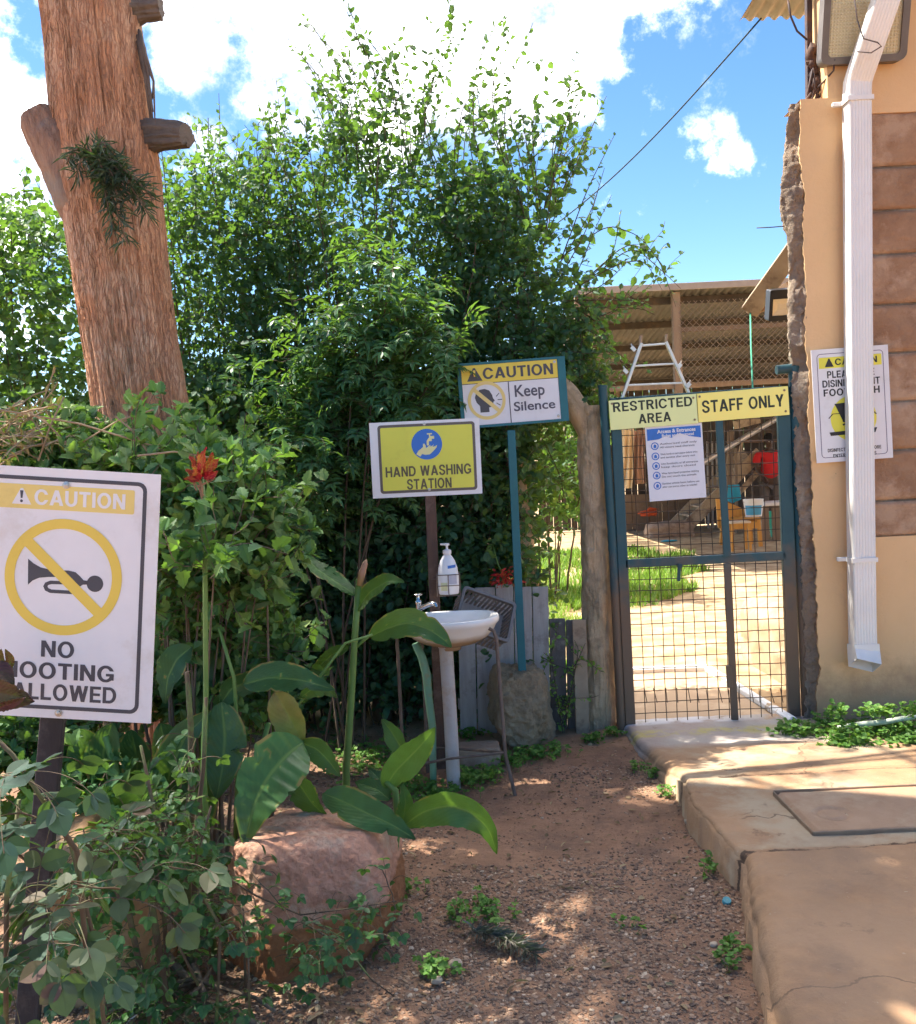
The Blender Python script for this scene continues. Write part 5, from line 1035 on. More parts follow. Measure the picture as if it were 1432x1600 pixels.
# chair, tables, tubs, people
m_or2 = pm('orange_wood', (.60, .31, .07), (.50, .24, .05), 6, .5, .3, 30, stretch=(4, 4, .7))
ch = thing('wooden_chair', 'orange wooden chair with a sloping back standing in the sunny yard', 'chair', (P(1158, 850, 14.4).x, 14.4, 0)); ox = P(1158, 850, 14.4).x; oy = 14.4
for x, y in ((-.2, -.2), (.22, -.2), (-.22, .2), (.22, .22)):
    mb = MB(); mb.beam((ox + x * 1.1, oy + y * 1.1, 0), (ox + x, oy + y, .42), .055, .055, up=(0, 1, 0)); mb.build('leg', m_or2, ch)
mb = MB(); mb.box((ox, oy, .435), (.52, .48, .035), bev=.01); mb.build('seat', m_or2, ch)
mb = MB(); Mx = Matrix.Translation((ox - .02, oy + .23, .40)) @ Matrix.Rotation(R(80), 4, 'X'); mb.prism([(-.27, -.12), (.40, -.12), (.40, .02), (.32, .08), (.05, .22), (-.27, .36)], -.02, .02, Mx); mb.build('backrest', m_or2, ch)
mb = MB(); mb.box((ox, oy - .22, .34), (.44, .03, .11)); mb.box((ox + .24, oy, .34), (.03, .40, .10)); mb.build('apron', m_or2, ch)
st = thing('low_stool', 'small pale topped stool in front of the orange chair', 'stool', (P(1163, 856, 14.0).x, 13.75, 0)); ox2 = P(1156, 856, 13.75).x
mb = MB(); mb.box((ox2, 13.75, .43), (.30, .24, .03), bev=.008); mb.build('seat', flatm('bleached_wood', (.66, .56, .44), .8), st)
for x, y in ((-.12, -.09), (.12, -.09), (-.12, .09), (.12, .09)): mb = MB(); mb.beam((ox2 + x * 1.15, 13.75 + y * 1.15, 0), (ox2 + x, 13.75 + y, .415), .035, .035, up=(0, 1, 0)); mb.build('leg', m_or2, st)
def bucket(name, lab, mt, u, y, zb_, r, h, cat, rim=None):
    c = Vector((P(u, 800, y).x, y, zb_)); t = thing(name, lab, cat, c); mb = MB(); mb.lathe([(.001, .01), (r * .78, .0), (r * .97, h), (r, h + .012), (r * .93, h + .012), (r * .75, .02), (.001, .02)], Matrix.Translation(c), 24); mb.build('body', mt, t, 40)
    mb = MB(); mb.tube([c + Vector((r * math.cos(k), -.02, h + r * .25 * math.sin(k) - .02)) for k in np.linspace(math.pi, 2 * math.pi, 12)], .005, 5); mb.build('handle', m_zinc, t)
    return c, t
c, t = bucket('white_bucket', 'white bucket with a blue mark standing on the orange chair', m_pl2, 1178, 14.42, .455, .16, .26, 'bucket')
mb = MB(); a = np.linspace(-1.2, .6, 10); G = np.array([[(c.x + .158 * math.sin(k) * (1 if q else .9), c.y - .158 * math.cos(k) * (1 if q else .9), c.z + (.18 if q else .03)) for k in a] for q in (0, 1)]); mb.grid(G); mb.build('blue_mark', flatm('sky_blue', (.08, .36, .62)), t)
bucket('green_tub', 'green plastic tub standing on the ground under the white topped table', flatm('sea_green', (.03, .36, .24)), 1222, 15.6, 0, .24, .42, 'tub')
tb = thing('table', 'small table with a white top and brown legs before the person in red', 'table', (P(1208, 845, 15.2).x, 15.2, 0)); tx = P(1207, 845, 15.2).x
mb = MB(); mb.box((tx + .06, 15.2, .60), (.50, .5, .06), bev=.012); mb.build('top', WHT, tb)
for x in (-.16, .02):
    mb = MB(); mb.beam((tx + x, 15.05, 0), (tx + x, 15.05, .57), .12, .06, up=(0, 1, 0)); mb.build('leg', m_post, tb)
mb = MB(); mb.beam((tx + .2, 15.35, 0), (tx + .2, 15.35, .57), .06, .06, up=(0, 1, 0)); mb.build('leg', m_post, tb)
c = P(1146, 766, 16.5); mb = MB(); k = np.linspace(0, 1, 16); s_ = np.linspace(0, 1, 12); G = np.array([[(c.x - .09 + .2 * b + .05 * a * (b - .5), 16.48 - .04 * math.sin(b * 9) * a, c.z + .10 - .34 * a * (1 - .4 * abs(b - .4))) for b in s_] for a in k]); H = G.copy(); H[..., 1] += .02; mb.grid(G[::-1]); mb.grid(H)
solo(mb, 'blue_cloth', flatm('rag_blue', (.05, .36, .52), .9), 'pale blue rag hung over the foot of the stair post', 'cloth', c, smooth=True)
mb = MB(); p = PZ(1046, 845, .02); mb.grid(boulder((p.x, p.y, .02), (.14, .05, .018), 3, 12, .2), close=True); solo(mb, 'blue_scrap', flatm('rag_blue', (.05, .36, .52), .9), 'small turquoise scrap lying on the yard earth', 'scrap', (p.x, p.y, 0), smooth=True)
c = P(1045, 820, 16.6); mb = MB(); mb.grid(boulder((c.x, 16.6, .10), (.42, .25, .17), 61, 30, .16, 1.7, box=4), close=True); solo(mb, 'yard_stone', m_brick, 'pale squared stone lying at the foot of the timber stairs', 'stone', (c.x, 16.6, 0), smooth=True)
c = P(998, 804, 17.9); mb = MB(); rg = np.random.default_rng(4)
for k in range(5): a = c + Vector((rg.uniform(-.14, .14), -.05, rg.uniform(-.05, .05))); mb.tube([a, a + Vector((rg.uniform(.05, .2), -.02, rg.uniform(-.02, .12))), a + Vector((.25, 0, .05))], [.02, .035, .012], 8)
solo(mb, 'red_rag', flatm('red_cloth', (.55, .09, .03), .9), 'red and orange rag draped against the low board wall', 'cloth', c, smooth=True)

# person in red at the table
def skin(name, V, E, rad, mat, parent, lvl=2):
    me = bpy.data.meshes.new(name); org = Vector(ORG[parent.name]); me.from_pydata([Vector(v) - org for v in V], E, []); o = bpy.data.objects.new(name, me); C.objects.link(o)
    m = o.modifiers.new('skin', 'SKIN'); m.use_smooth_shade = True; s_ = o.modifiers.new('sub', 'SUBSURF'); s_.levels = lvl; s_.render_levels = lvl
    for i, r in enumerate(rad): me.skin_vertices[0].data[i].radius = (r, r) if np.isscalar(r) else r
    me.skin_vertices[0].data[0].use_root = True
    dg = bpy.context.evaluated_depsgraph_get(); nm_ = bpy.data.meshes.new_from_object(o.evaluated_get(dg)); o.modifiers.clear(); o.data = nm_; nm_.materials.clear(); nm_.materials.append(mat)
    for p in nm_.polygons: p.use_smooth = True
    o.parent = parent; ORG[o.name] = np.array(org); return o
PX, PY = P(1205, 800, 16.9).x, 16.9
pe = thing('person', 'person in a red t-shirt and grey trousers standing behind the table', 'person', (PX, PY, 0)); m_skin = pm('dark_skin', (.085, .045, .03), (.07, .038, .026), 9, .5)
o_ = Vector((PX, PY, 0)); q = lambda x, y, z: o_ + Vector((x, y, z))
BV = [q(0, 0, .93), q(0, 0, 1.10), q(0, 0, 1.28), q(0, 0, 1.42), q(0, -.01, 1.50), q(-.005, -.03, 1.60), q(-.01, -.03, 1.70)]
BE = [(0, 1), (1, 2), (2, 3), (3, 4), (4, 5), (5, 6)]; BR = [(.16, .11), (.15, .10), (.17, .11), (.13, .08), (.052, .055), (.078, .095), (.06, .07)]
def chain(pts, rs, root):
    global BV
    k = root
    for p, r in zip(pts, rs): BV.append(p); BR.append(r); BE.append((k, len(BV) - 1)); k = len(BV) - 1
    return k
for sx in (-1, 1):
    w_ = chain([q(.19 * sx, 0, 1.40), q(.25 * sx, -.04, 1.14), q(.20 * sx, -.24, .98), q(.18 * sx, -.31, .93)], [.06, .045, .032, .038], 3)
    for f_ in range(4): chain([q((.16 + .016 * f_) * sx, -.36 - .01 * (f_ in (1, 2)), .905), q((.16 + .016 * f_) * sx, -.39 - .012 * (f_ in (1, 2)), .88)], [.010, .008], w_)
    chain([q(.145 * sx, -.32, .92), q(.13 * sx, -.345, .90)], [.011, .009], w_)
    chain([q(.10 * sx, 0, .84), q(.11 * sx, 0, .48), q(.11 * sx, .02, .09), q(.115 * sx, -.12, .04)], [.09, .062, .042, .035], 0)
skin('body', BV, BE, BR, m_skin, pe, 1)
m_red = flatm('red_tshirt', (.62, .025, .03), .85); m_tro = flatm('grey_trousers', (.16, .13, .12), .9)
skin('t_shirt', [q(0, 0, .90), q(0, 0, 1.10), q(0, 0, 1.28), q(0, 0, 1.42), q(0, -.005, 1.475), q(-.21, 0, 1.40), q(-.26, -.03, 1.22), q(.21, 0, 1.40), q(.26, -.03, 1.22)], [(0, 1), (1, 2), (2, 3), (3, 4), (3, 5), (5, 6), (3, 7), (7, 8)], [(.185, .13), (.175, .125), (.19, .13), (.15, .10), (.075, .075), .08, .075, .08, .075], m_red, pe)
skin('trousers', [q(0, 0, .93), q(-.10, 0, .82), q(-.115, 0, .48), q(-.115, .02, .12), q(.10, 0, .82), q(.115, 0, .48), q(.115, .02, .12)], [(0, 1), (1, 2), (2, 3), (0, 4), (4, 5), (5, 6)], [(.165, .118), .105, .08, .065, .105, .08, .065], m_tro, pe)
mb = MB(); G = boulder(q(-.008, -.018, 1.715), (.082, .10, .078), 5, 18, .03); mb.grid(G, close=True); mb.build('hair', pm('black_hair', (.008, .007, .007), None, 30, .8, .6, 200), pe, True)
mb = MB()
for sx in (-1, 1): mb.grid(boulder(q(-.008 + .03 * sx, -.122, 1.63), (.012, .006, .006), 2, 8, 0), close=True)
mb.build('eyes', flatm('eye_white', (.6, .58, .55)), pe, True)
mb = MB(); mb.grid(boulder(q(-.008, -.128, 1.60), (.014, .018, .022), 3, 10, .05), close=True); mb.grid(boulder(q(-.008, -.118, 1.565), (.026, .010, .010), 4, 10, .05), close=True)
for sx in (-1, 1): mb.grid(boulder(q(-.008 + .082 * sx, -.02, 1.61), (.012, .02, .03), 6, 8, .05), close=True)
mb.build('face_features', m_skin, pe, True)

# aluminium ladder top standing on the gate head
ld = thing('aluminium_ladder', 'pale aluminium trapezoid ladder frame rising behind the top of the gate', 'ladder', P(1022, 612, 5.2)); m_al = pm('aluminium', (.62, .62, .60), (.52, .52, .50), 8, .35, metal=.6)
for a, b in (((966, 640), (1003, 536)), ((1088, 640), (1041, 534))):
    mb = MB(); mb.beam(P(*a, 5.2), P(*b, 5.2), .017, .022, up=(0, 1, 0)); mb.build('rail', m_al, ld)
for a, b in (((1003, 540), (1041, 537)), ((990, 572), (1056, 568)), ((977, 602), (1070, 598))):
    mb = MB(); mb.beam(P(*a, 5.2), P(*b, 5.2), .011, .014, up=(0, 1, 0)); mb.build('rung', m_al, ld)
for u, v in ((990, 545), (978, 580), (1062, 572), (1076, 602)):
    mb = MB(); c = P(u, v, 5.19); mb.box(c, (.03, .014, .02), rot=Matrix.Rotation(R(50 if u < 1020 else -50), 3, 'Y')); mb.tube([c + Vector((0, 0, -.005)), c + Vector((-.012 if u < 1020 else .012, 0, .03))], .004, 5); mb.build('clamp', m_al, ld)
mb = MB(); mb.tube([P(1001, 540, 5.2), P(1002, 524, 5.2)], .009, 8); mb.tube([P(1041, 537, 5.2), P(1042, 522, 5.2)], .008, 8); mb.build('end_cap', m_wood, ld)
# ================================================================== VEGETATION
m_bark = pm('red_brown_bark', (.72, .385, .215), (.50, .235, .125), 9, .95, 1., 30, stretch=(3, 3, .9), c3=(.66, .44, .30), s3=2.2, t3=(.48, .60), dist=.012, plates=(80, 9, (.46, .235, .14), .0035))
m_twig = pm('twig_bark', (.20, .15, .11), (.12, .085, .06), 12, .9, .5, 60)
m_stub = pm('grey_cut_wood', (.20, .165, .14), (.13, .105, .09), 8, .95, .9, 40, dist=.015)
HEDGE = [(0, (.020, .066, .046)), (.45, (.034, .108, .066)), (.8, (.060, .148, .066)), (1, (.20, .30, .04))]
m_hleaf = leafm('hedge_leaf', HEDGE, .29)
m_fleaf = leafm('broad_shrub_leaf', [(0, (.026, .085, .038)), (.4, (.050, .14, .052)), (.75, (.10, .21, .07)), (1, (.22, .31, .10))], .3)
m_rose = leafm('rose_leaf', [(0, (.016, .058, .030)), (.5, (.030, .098, .036)), (.85, (.07, .17, .045)), (1, (.20, .26, .10))], .28, rough=.38)
m_weed = leafm('weed_leaf', [(0, (.06, .15, .03)), (.6, (.12, .26, .05)), (1, (.24, .36, .08))], .35)

# ---- the big trunk
TY = 4.6
tree = thing('tree', 'thick reddish brown tree trunk with lopped limbs leaning up out of the hedge', 'tree', (P(282, 1217, TY).x, TY, 0))
cen = [(288, 1240, .29), (270, 1000, .25), (240, 760, .232), (221, 640, .226), (206, 540, .228), (190, 430, .232), (178, 330, .242), (170, 270, .248), (161, 200, .240), (149, 100, .234), (138, 0, .232), (120, -180, .225), (100, -420, .22), (92, -700, .19), (98, -1000, .14)]
cpts = [P(u, v, TY + (.0 if v > 0 else .0)) for u, v, r in cen]
mb = MB(); G = trunk(cpts, [c[2] for c in cen], 41, nA=230, dz=.011, amp=.020, fz=1.6, fiss=.017, fs=40, fzs=4.2)
mb.grid(G, close=True); mb.build('trunk', m_bark, tree, True)
def stub(pts, rad, seed, mt=m_stub):
    mb = MB(); G = trunk(pts, rad, seed, nA=60, dz=.008, amp=.030, fx=9, fz=5, fiss=.010); mb.grid(G, close=True)
    e = np.array(G[-1]); c = e.mean(0); rings = [c + (e - c) * s_ + .014 * fbm((c + (e - c) * s_) * 30, 3, seed)[:, None] for s_ in (.96, .75, .5, .25, .02)]; mb.grid(np.stack([e] + rings), close=True); mb.build('lopped_limb', mt, tree, True)
m_burl = pm('burl_bark', (.46, .29, .21), (.27, .16, .11), 12, .95, 1., 24, stretch=(4, 4, 1), c3=(.34, .27, .22), s3=4, dist=.018)
stub([P(170, 350, TY), P(140, 300, TY - .03), P(105, 245, TY - .05), P(76, 205, TY - .06), P(62, 184, TY - .08), P(56, 172, TY - .085)], [.19, .18, .145, .12, .10, .075], 3, m_burl)
stub([P(215, 222, TY), P(250, 215, TY - .03), P(278, 213, TY - .06), P(291, 213, TY - .08)], [.095, .074, .064, .052], 5)
stub([P(190, 22, TY), P(222, 16, TY), P(252, 12, TY)], [.08, .055, .048], 7)
mb = MB(); rg = np.random.default_rng(3)
for k in range(7):
    a = P(214 + rg.uniform(0, 6), 40 + rg.uniform(0, 60), TY - .05); pts = [a, a + Vector((.02, -.01, -.10)), a + Vector((.03 + .01 * k * .5, -.02, -.22)), a + Vector((.045, -.01, -.30 - rg.uniform(0, .22)))]; mb.tube(pts, [.007, .012, .006, .003], 5)
mb.build('bark_strip', m_stub, tree, True)
# needle sprig growing from the old wound
m_ndl = leafm('grey_needle', [(0, (.030, .055, .045)), (.6, (.055, .085, .065)), (1, (.16, .18, .14))], .15)
fo = Fol(); tw = MB(); rg = np.random.default_rng(14)
for (u0, v0, u1, v1) in ((150, 245, 110, 262), (150, 245, 175, 300), (155, 248, 200, 340), (160, 255, 235, 330), (152, 250, 185, 370), (158, 250, 222, 300), (150, 250, 205, 385), (165, 262, 240, 345), (160, 262, 195, 310), (150, 240, 182, 248), (150, 248, 125, 285), (170, 270, 170, 330), (165, 262, 245, 318)):
    t = np.linspace(0, 1, 9); a, b = np.array(P(u0, v0, TY - .30)), np.array(P(u1, v1, TY - .33)); pts = a + (b - a) * t[:, None] + np.stack([.02 * np.sin(t * 3), -.10 * np.sin(t * 2.6), .03 * np.sin(t * math.pi)], -1)
    tw.tube(pts, .004, 4)
    for _ in range(2): pos, ax, nm, ln = dress(rg, pts, .009, .085, .75, .4); fo.put(pos, ax, nm, ln, rg.uniform(0, 1, len(pos)) ** 2)
mb = MB(); fo.out(mb, 'lance', .085); mb.build('needle_sprig', m_ndl, tree); tw.build('sprig_twigs', m_twig, tree)
# crown, above the picture
cr_l = Fol(); limb = MB(); rg = np.random.default_rng(77); top = np.array(cpts[-1])
def crown_cluster(c, r, n, src):
    c = np.array(c, float); mid = (np.array(src) + c) / 2 + (0, 0, .25); t = np.linspace(0, 1, 8)[:, None]; pts = (1 - t) ** 2 * np.array(src) + 2 * t * (1 - t) * mid + t * t * c; limb.tube(pts, np.linspace(.05, .012, 8), 6)
    for k in range(int(n / 14)):
        d = rg.normal(0, 1, 3); d /= np.linalg.norm(d); sh_ = path(rg, c + d * r * rg.uniform(0, .5), d + (0, 0, -.15), r * rg.uniform(.4, .8), .06, .5); limb.tube(sh_, .004, 3, cap=False)
        pos, ax, nm, ln = dress(rg, sh_, .045, .12, .8, .4); cr_l.put(pos, ax, nm, ln, rg.uniform(0, .8, len(pos)))
SC = np.array(SUN) / SUN.z
def over(x, y, h): return np.array((x, y, 0)) + SC * h
CANOPY = []
for k in range(60): CANOPY.append((rg.uniform(-1.5, .85), rg.uniform(.8, 4.6), rg.uniform(6.0, 7.6)))   # shades the path and the plants
for k in range(70): CANOPY.append((rg.uniform(.7, 3.2), rg.uniform(-.9, 1.95), rg.uniform(6.0, 7.4)))  # and the near end of the pavement
for k in range(7): CANOPY.append((rg.uniform(1.0, 2.8), rg.uniform(3.75, 4.9), rg.uniform(6.2, 7.2)))
for k in range(9): CANOPY.append((rg.uniform(-3.5, -1.2), rg.uniform(2.2, 4.6), rg.uniform(5.6, 7.4)))
for (x, y, h) in CANOPY:
    c = over(x, y, h)
    if c[2] - .8 < 1.6 + max(c[1], .5) * .64: c = over(x, y, h + .9)
    if c[2] - .8 < 1.6 + max(c[1], .5) * .64: continue
    i = rg.integers(9, len(cpts)); crown_cluster(c, rg.uniform(.45, .75), rg.integers(110, 200), cpts[max(10, i)])
mb = MB(); cr_l.out(mb, 'lance', .34); mb.build('crown', m_hleaf, tree); limb.build('limbs', m_bark, tree, True)

# ---- shrubs of the hedge
def shrub(name, lab, cat, seed, prof, yr, nst, leaf, mat, sub=(.25, .55), nsub=22, kind='oval', ratio=.62, sp=.035, group=None, tint=(0, .75), zlow=.1, base=None, lean=.5, stemr=.012, bare=0., twr=.0018, loz=(.55, 1.05), spread=.9, fill=0):
    """prof: (x, top height) line; stems fan out from a few roots and fill it with leafy side shoots"""
    rg = np.random.default_rng(seed); px_, pz_ = zip(*prof); x0, x1 = px_[0], px_[-1]; xm = (x0 + x1) / 2; bx = base if base is not None else (xm, (yr[0] + yr[1]) / 2)
    t = thing(name, lab, cat, (bx[0], bx[1], 0), group); fo = Fol(); tw = MB(); n = 0
    for i in range(nst):
        xt = rg.uniform(x0, x1); yt = rg.uniform(*yr); zt = np.interp(xt, px_, pz_) * rg.uniform(*loz); xb = bx[0] + (xt - bx[0]) * lean + rg.normal(0, .06); yb = bx[1] + (yt - bx[1]) * .5
        k = np.linspace(0, 1, 14)[:, None]; a = np.array((xb, yb, -.03)); b = np.array((xt, yt, zt)); c = a * .5 + b * .5; c[2] *= 1.25; c[:2] = a[:2] * .7 + b[:2] * .3
        pts = (1 - k) ** 2 * a + 2 * k * (1 - k) * c + k * k * b; pts = pts + np.cumsum(rg.normal(0, .012, pts.shape), 0) * np.array((1, 1, .3))
        tw.tube(pts, np.linspace(stemr, .003, 14) * rg.uniform(.7, 1.3), 5, cap=False)
        base_t = rg.normal(.5, .14)
        for s_ in range(nsub):
            f = rg.uniform(min(.93, max(bare, zlow / max(zt, .1))), 1) ** .9; j = min(int(f * 13), 12); p = pts[j] + (pts[j + 1] - pts[j]) * (f * 13 - j); d = rg.normal(0, 1, 3); d[2] = abs(d[2]) * .5 + .1; ln = rg.uniform(*sub) * (1 - .45 * f)
            sh = path(rg, p, d, ln, .04, .35, .05, .25); 
            if s_ % 2 == 0: tw.tube(sh, twr, 3, cap=False)
            pos, ax, nm, ll = dress(rg, sh, sp, leaf, spread, .35); tn = tint[0] + (tint[1] - tint[0]) * np.clip(base_t + rg.normal(0, .22, len(pos)) + .15 * (f - .5), 0, 1); fo.put(pos, ax, nm, ll, tn)
        pos, ax, nm, ll = dress(rg, pts[9:], sp, leaf, .9, .35); fo.put(pos, ax, nm, ll, np.full(len(pos), tint[1] * .7))
    for i in range(fill):
        x = rg.uniform(x0 - .08, x1 + .08); zt = np.interp(x, px_, pz_); z = zlow + max(.05, zt * .97 - zlow) * rg.uniform(0, 1) ** 1.12; y = rg.uniform(*yr); d = rg.normal(0, 1, 3); d[2] = d[2] * .35 + .1; sh = path(rg, (x, y, z), d, rg.uniform(.14, .34), .035, .35, 0, .2)
        if i % 3 == 0: tw.tube(sh, twr, 3, cap=False)
        bt = vnoise(np.array((x, y, z)) * 2.6, seed) * .3 + .5; pos, ax, nm, ll = dress(rg, sh, .026, leaf, spread, .35); fo.put(pos, ax, nm, ll, tint[0] + (tint[1] - tint[0]) * np.clip(bt + rg.normal(0, .2, len(pos)), 0, 1))
    return t, fo, tw, rg
m_hstem = pm('hedge_stem', (.12, .09, .065), (.075, .055, .04), 12, .9, .5, 60)
def finish(t, fo, tw, mat, kind, ratio, stem=m_hstem):
    mb = MB(); n = fo.out(mb, kind, ratio); mb.build('foliage', mat, t); tw.build('stems', stem, t, True); return n
def shoot_px(fo, tw, rg, pts, y0, y1, leaf, sp, tint, r=.004, twins=True):
    if leaf > .07 and twins:
        for _ in range(3): du = rg.normal(0, 14); shoot_px(fo, tw, rg, [(u + du + rg.normal(0, 5), v + 25 + rg.uniform(0, 45)) for u, v in pts], y0 + rg.uniform(-.2, .2), y1 + rg.uniform(-.2, .2), leaf * .85, sp * .85, tint, r, False)
    """one long shoot standing free of the mass, through given places"""
    k = np.linspace(0, 1, len(pts)); P3 = np.array([tuple(P(u, v, y0 + (y1 - y0) * q)) for (u, v), q in zip(pts, k)]); kk = np.linspace(0, 1, 6 * len(pts)); C3 = np.stack([np.interp(kk, k, P3[:, i]) for i in range(3)], -1)
    ker = np.ones(5) / 5; S = np.stack([np.convolve(np.pad(C3[:, i], 2, mode='reflect', reflect_type='odd'), ker, 'valid') for i in range(3)], -1)
    tw.tube(S, np.linspace(r, .0015, len(S)), 4, cap=False); pos, ax, nm, ll = dress(rg, S, sp, leaf, .8, .3); fo.put(pos, ax, nm, ll * np.linspace(1.1, .6, len(ll)), rg.uniform(*tint, len(pos)))
    for _ in range(max(2, len(S) // 8)):
        i = rg.integers(2, len(S) - 3); d = rg.normal(0, 1, 3); sh = path(rg, S[i], d + (0, 0, .6), rg.uniform(.12, .3), .035, .3); tw.tube(sh, .0016, 3, cap=False); pos, ax, nm, ll = dress(rg, sh, sp, leaf * .85, .8, .3); fo.put(pos, ax, nm, ll, rg.uniform(*tint, len(pos)))
xz = lambda u, v, y: (P(u, v, y).x, P(u, v, y).z)
HG = 'shrubs of the hedge'
T1 = shrub('shrub', 'tallest hedge shrub, its thin shoots reaching far up into the white cloud', 'shrub', 101, [xz(380, 320, 5.9), xz(440, 230, 5.9), xz(560, 175, 5.9), xz(650, 200, 5.9), xz(730, 240, 5.9), xz(790, 300, 5.9)], (5.35, 6.15), 40, .047, m_hleaf, fill=3700, nsub=20, sp=.030, group=HG, loz=(.45, 1.0))
t, fo, tw, rg = T1
for pts in ([(560, 260), (548, 150), (510, 70), (470, 18)], [(590, 240), (570, 100), (545, 5)], [(600, 200), (612, 110), (560, 40), (530, -10)], [(690, 250), (655, 150), (695, 50), (712, -5)], [(640, 240), (628, 160), (608, 90), (640, 30)], [(500, 260), (520, 190), (490, 120)], [(470, 260), (440, 200), (432, 125)], [(420, 300), (400, 240), (405, 190)], [(650, 220), (680, 130), (660, 90)], [(540, 220), (530, 160), (555, 110)], [(715, 260), (720, 170), (760, 120)]):
    shoot_px(fo, tw, rg, pts, 5.75, 5.65, .074, .046, (.05, .5))
for pts in ([(486, 300), (500, 330), (505, 365)], [(530, 350), (545, 380), (540, 400)], [(425, 640), (440, 600), (450, 640)], [(540, 460), (530, 490), (520, 500)]):  # sunlit spots in the hedge, painted by the yellowest leaf tint
    for q_ in range(4): shoot_px(fo, tw, rg, [(u + rg.normal(0, 8), v + rg.normal(0, 8)) for u, v in pts], 6.0, 6.05, .05, .03, (.92, 1.))
finish(t, fo, tw, m_hleaf, 'oval', .62)
T2 = shrub('shrub', 'hedge shrub beside the sky, its loose round leaved shoots arching towards the shed roof', 'shrub', 102, [xz(700, 300, 5.7), xz(750, 235, 5.7), xz(810, 290, 5.7), xz(870, 400, 5.6), xz(905, 480, 5.6)], (5.3, 6.05), 15, .046, m_hleaf, fill=1500, nsub=18, sp=.030, group=HG, base=(.10, 5.75), lean=.25, loz=(.5, 1.0), zlow=1.75, bare=.45)
t, fo, tw, rg = T2
for pts in ([(800, 300), (768, 170), (775, 80), (800, 0)], [(830, 300), (800, 200), (790, 110)], [(850, 330), (870, 220), (892, 130), (902, 75)], [(860, 340), (905, 240), (948, 150)], [(870, 420), (925, 330), (945, 262)], [(880, 400), (950, 350), (1000, 368), (1034, 412)], [(840, 300), (830, 190), (862, 110)], [(790, 260), (745, 160), (750, 95)], [(900, 470), (950, 440), (975, 415)], [(820, 260), (880, 200), (925, 175)]):
    shoot_px(fo, tw, rg, pts, 5.65, 5.5, .074, .046, (.05, .45))
for pts in ([(880, 470), (950, 468), (1000, 470), (1020, 480)], [(900, 470), (940, 500), (955, 545), (985, 565)], [(880, 500), (930, 520), (960, 550)], [(890, 560), (915, 600), (925, 650)], [(900, 480), (910, 540), (905, 600)]):
    shoot_px(fo, tw, rg, pts, 5.5, 5.3, .050, .030, (.55, 1.0)); shoot_px(fo, tw, rg, [(a + 4, b + 12) for a, b in pts], 5.5, 5.35, .045, .03, (.3, .9))
finish(t, fo, tw, m_hleaf, 'oval', .68)
T3 = shrub('shrub', 'dense dark hedge shrub just behind the big trunk, lower than its neighbours', 'shrub', 103, [xz(235, 330, 6), xz(300, 260, 6), xz(360, 230, 6), xz(430, 300, 6), xz(480, 340, 6)], (5.4, 6.2), 30, .046, m_hleaf, fill=2900, nsub=18, sp=.030, group=HG, loz=(.45, 1.02))
t, fo, tw, rg = T3
for pts in ([(330, 300), (345, 220), (342, 145)], [(360, 300), (375, 230), (430, 160)], [(300, 300), (310, 230), (290, 185)], [(280, 330), (270, 260)], [(390, 290), (420, 220), (432, 160)]): shoot_px(fo, tw, rg, pts, 5.9, 5.8, .074, .046, (.05, .5))
finish(t, fo, tw, m_hleaf, 'oval', .62)
T4 = shrub('shrub', 'sunlit loose hedge shrub at the far side of the big trunk, near the dry brush', 'shrub', 104, [xz(-160, 350, 6.4), xz(-60, 320, 6.4), xz(40, 300, 6.4), xz(110, 330, 6.4), xz(170, 400, 6.4)], (5.6, 6.6), 26, .052, m_hleaf, fill=2600, nsub=18, sp=.034, group=HG, tint=(.15, 1.), loz=(.4, 1.0))
t, fo, tw, rg = T4
for pts in ([(20, 380), (40, 300), (30, 265)], [(60, 400), (75, 320), (50, 270)], [(0, 420), (-10, 330)], [(90, 380), (110, 300)]): shoot_px(fo, tw, rg, pts, 6.2, 6.1, .074, .046, (.2, .8))
finish(t, fo, tw, m_hleaf, 'disc', .78)
# low thick foot of the hedge
T5 = shrub('shrub', 'low dark thick shrub filling the foot of the hedge behind the basin', 'shrub', 105, [xz(300, 560, 5.5), xz(420, 560, 5.5), xz(560, 560, 5.5), xz(700, 590, 5.5), xz(760, 600, 5.5), xz(800, 640, 5.5)], (5.22, 5.75), 14, .052, m_hleaf, fill=3900, nsub=20, sp=.032, group=HG, tint=(.12, .8), loz=(.35, 1.05), zlow=.12, stemr=.008)
finish(*T5[:3], m_hleaf, 'disc', .74)
T6 = shrub('shrub', 'ragged creeper grown shrub between the teal post and the trunk gatepost', 'shrub', 106, [xz(740, 540, 5.45), xz(800, 540, 5.45), xz(860, 520, 5.45), xz(905, 560, 5.45)], (5.25, 5.65), 0, .046, m_hleaf, nsub=14, sp=.032, group=HG, tint=(.1, .8), base=(.32, 5.5), lean=.3, loz=(.5, 1.), zlow=1.6, bare=.62)
t, fo, tw, rg = T6
for pts in ([(760, 700), (770, 800), (760, 880)], [(850, 690), (875, 740), (885, 790)]): shoot_px(fo, tw, rg, pts, 5.4, 5.3, .042, .03, (.2, .8))
finish(t, fo, tw, m_hleaf, 'oval', .62)
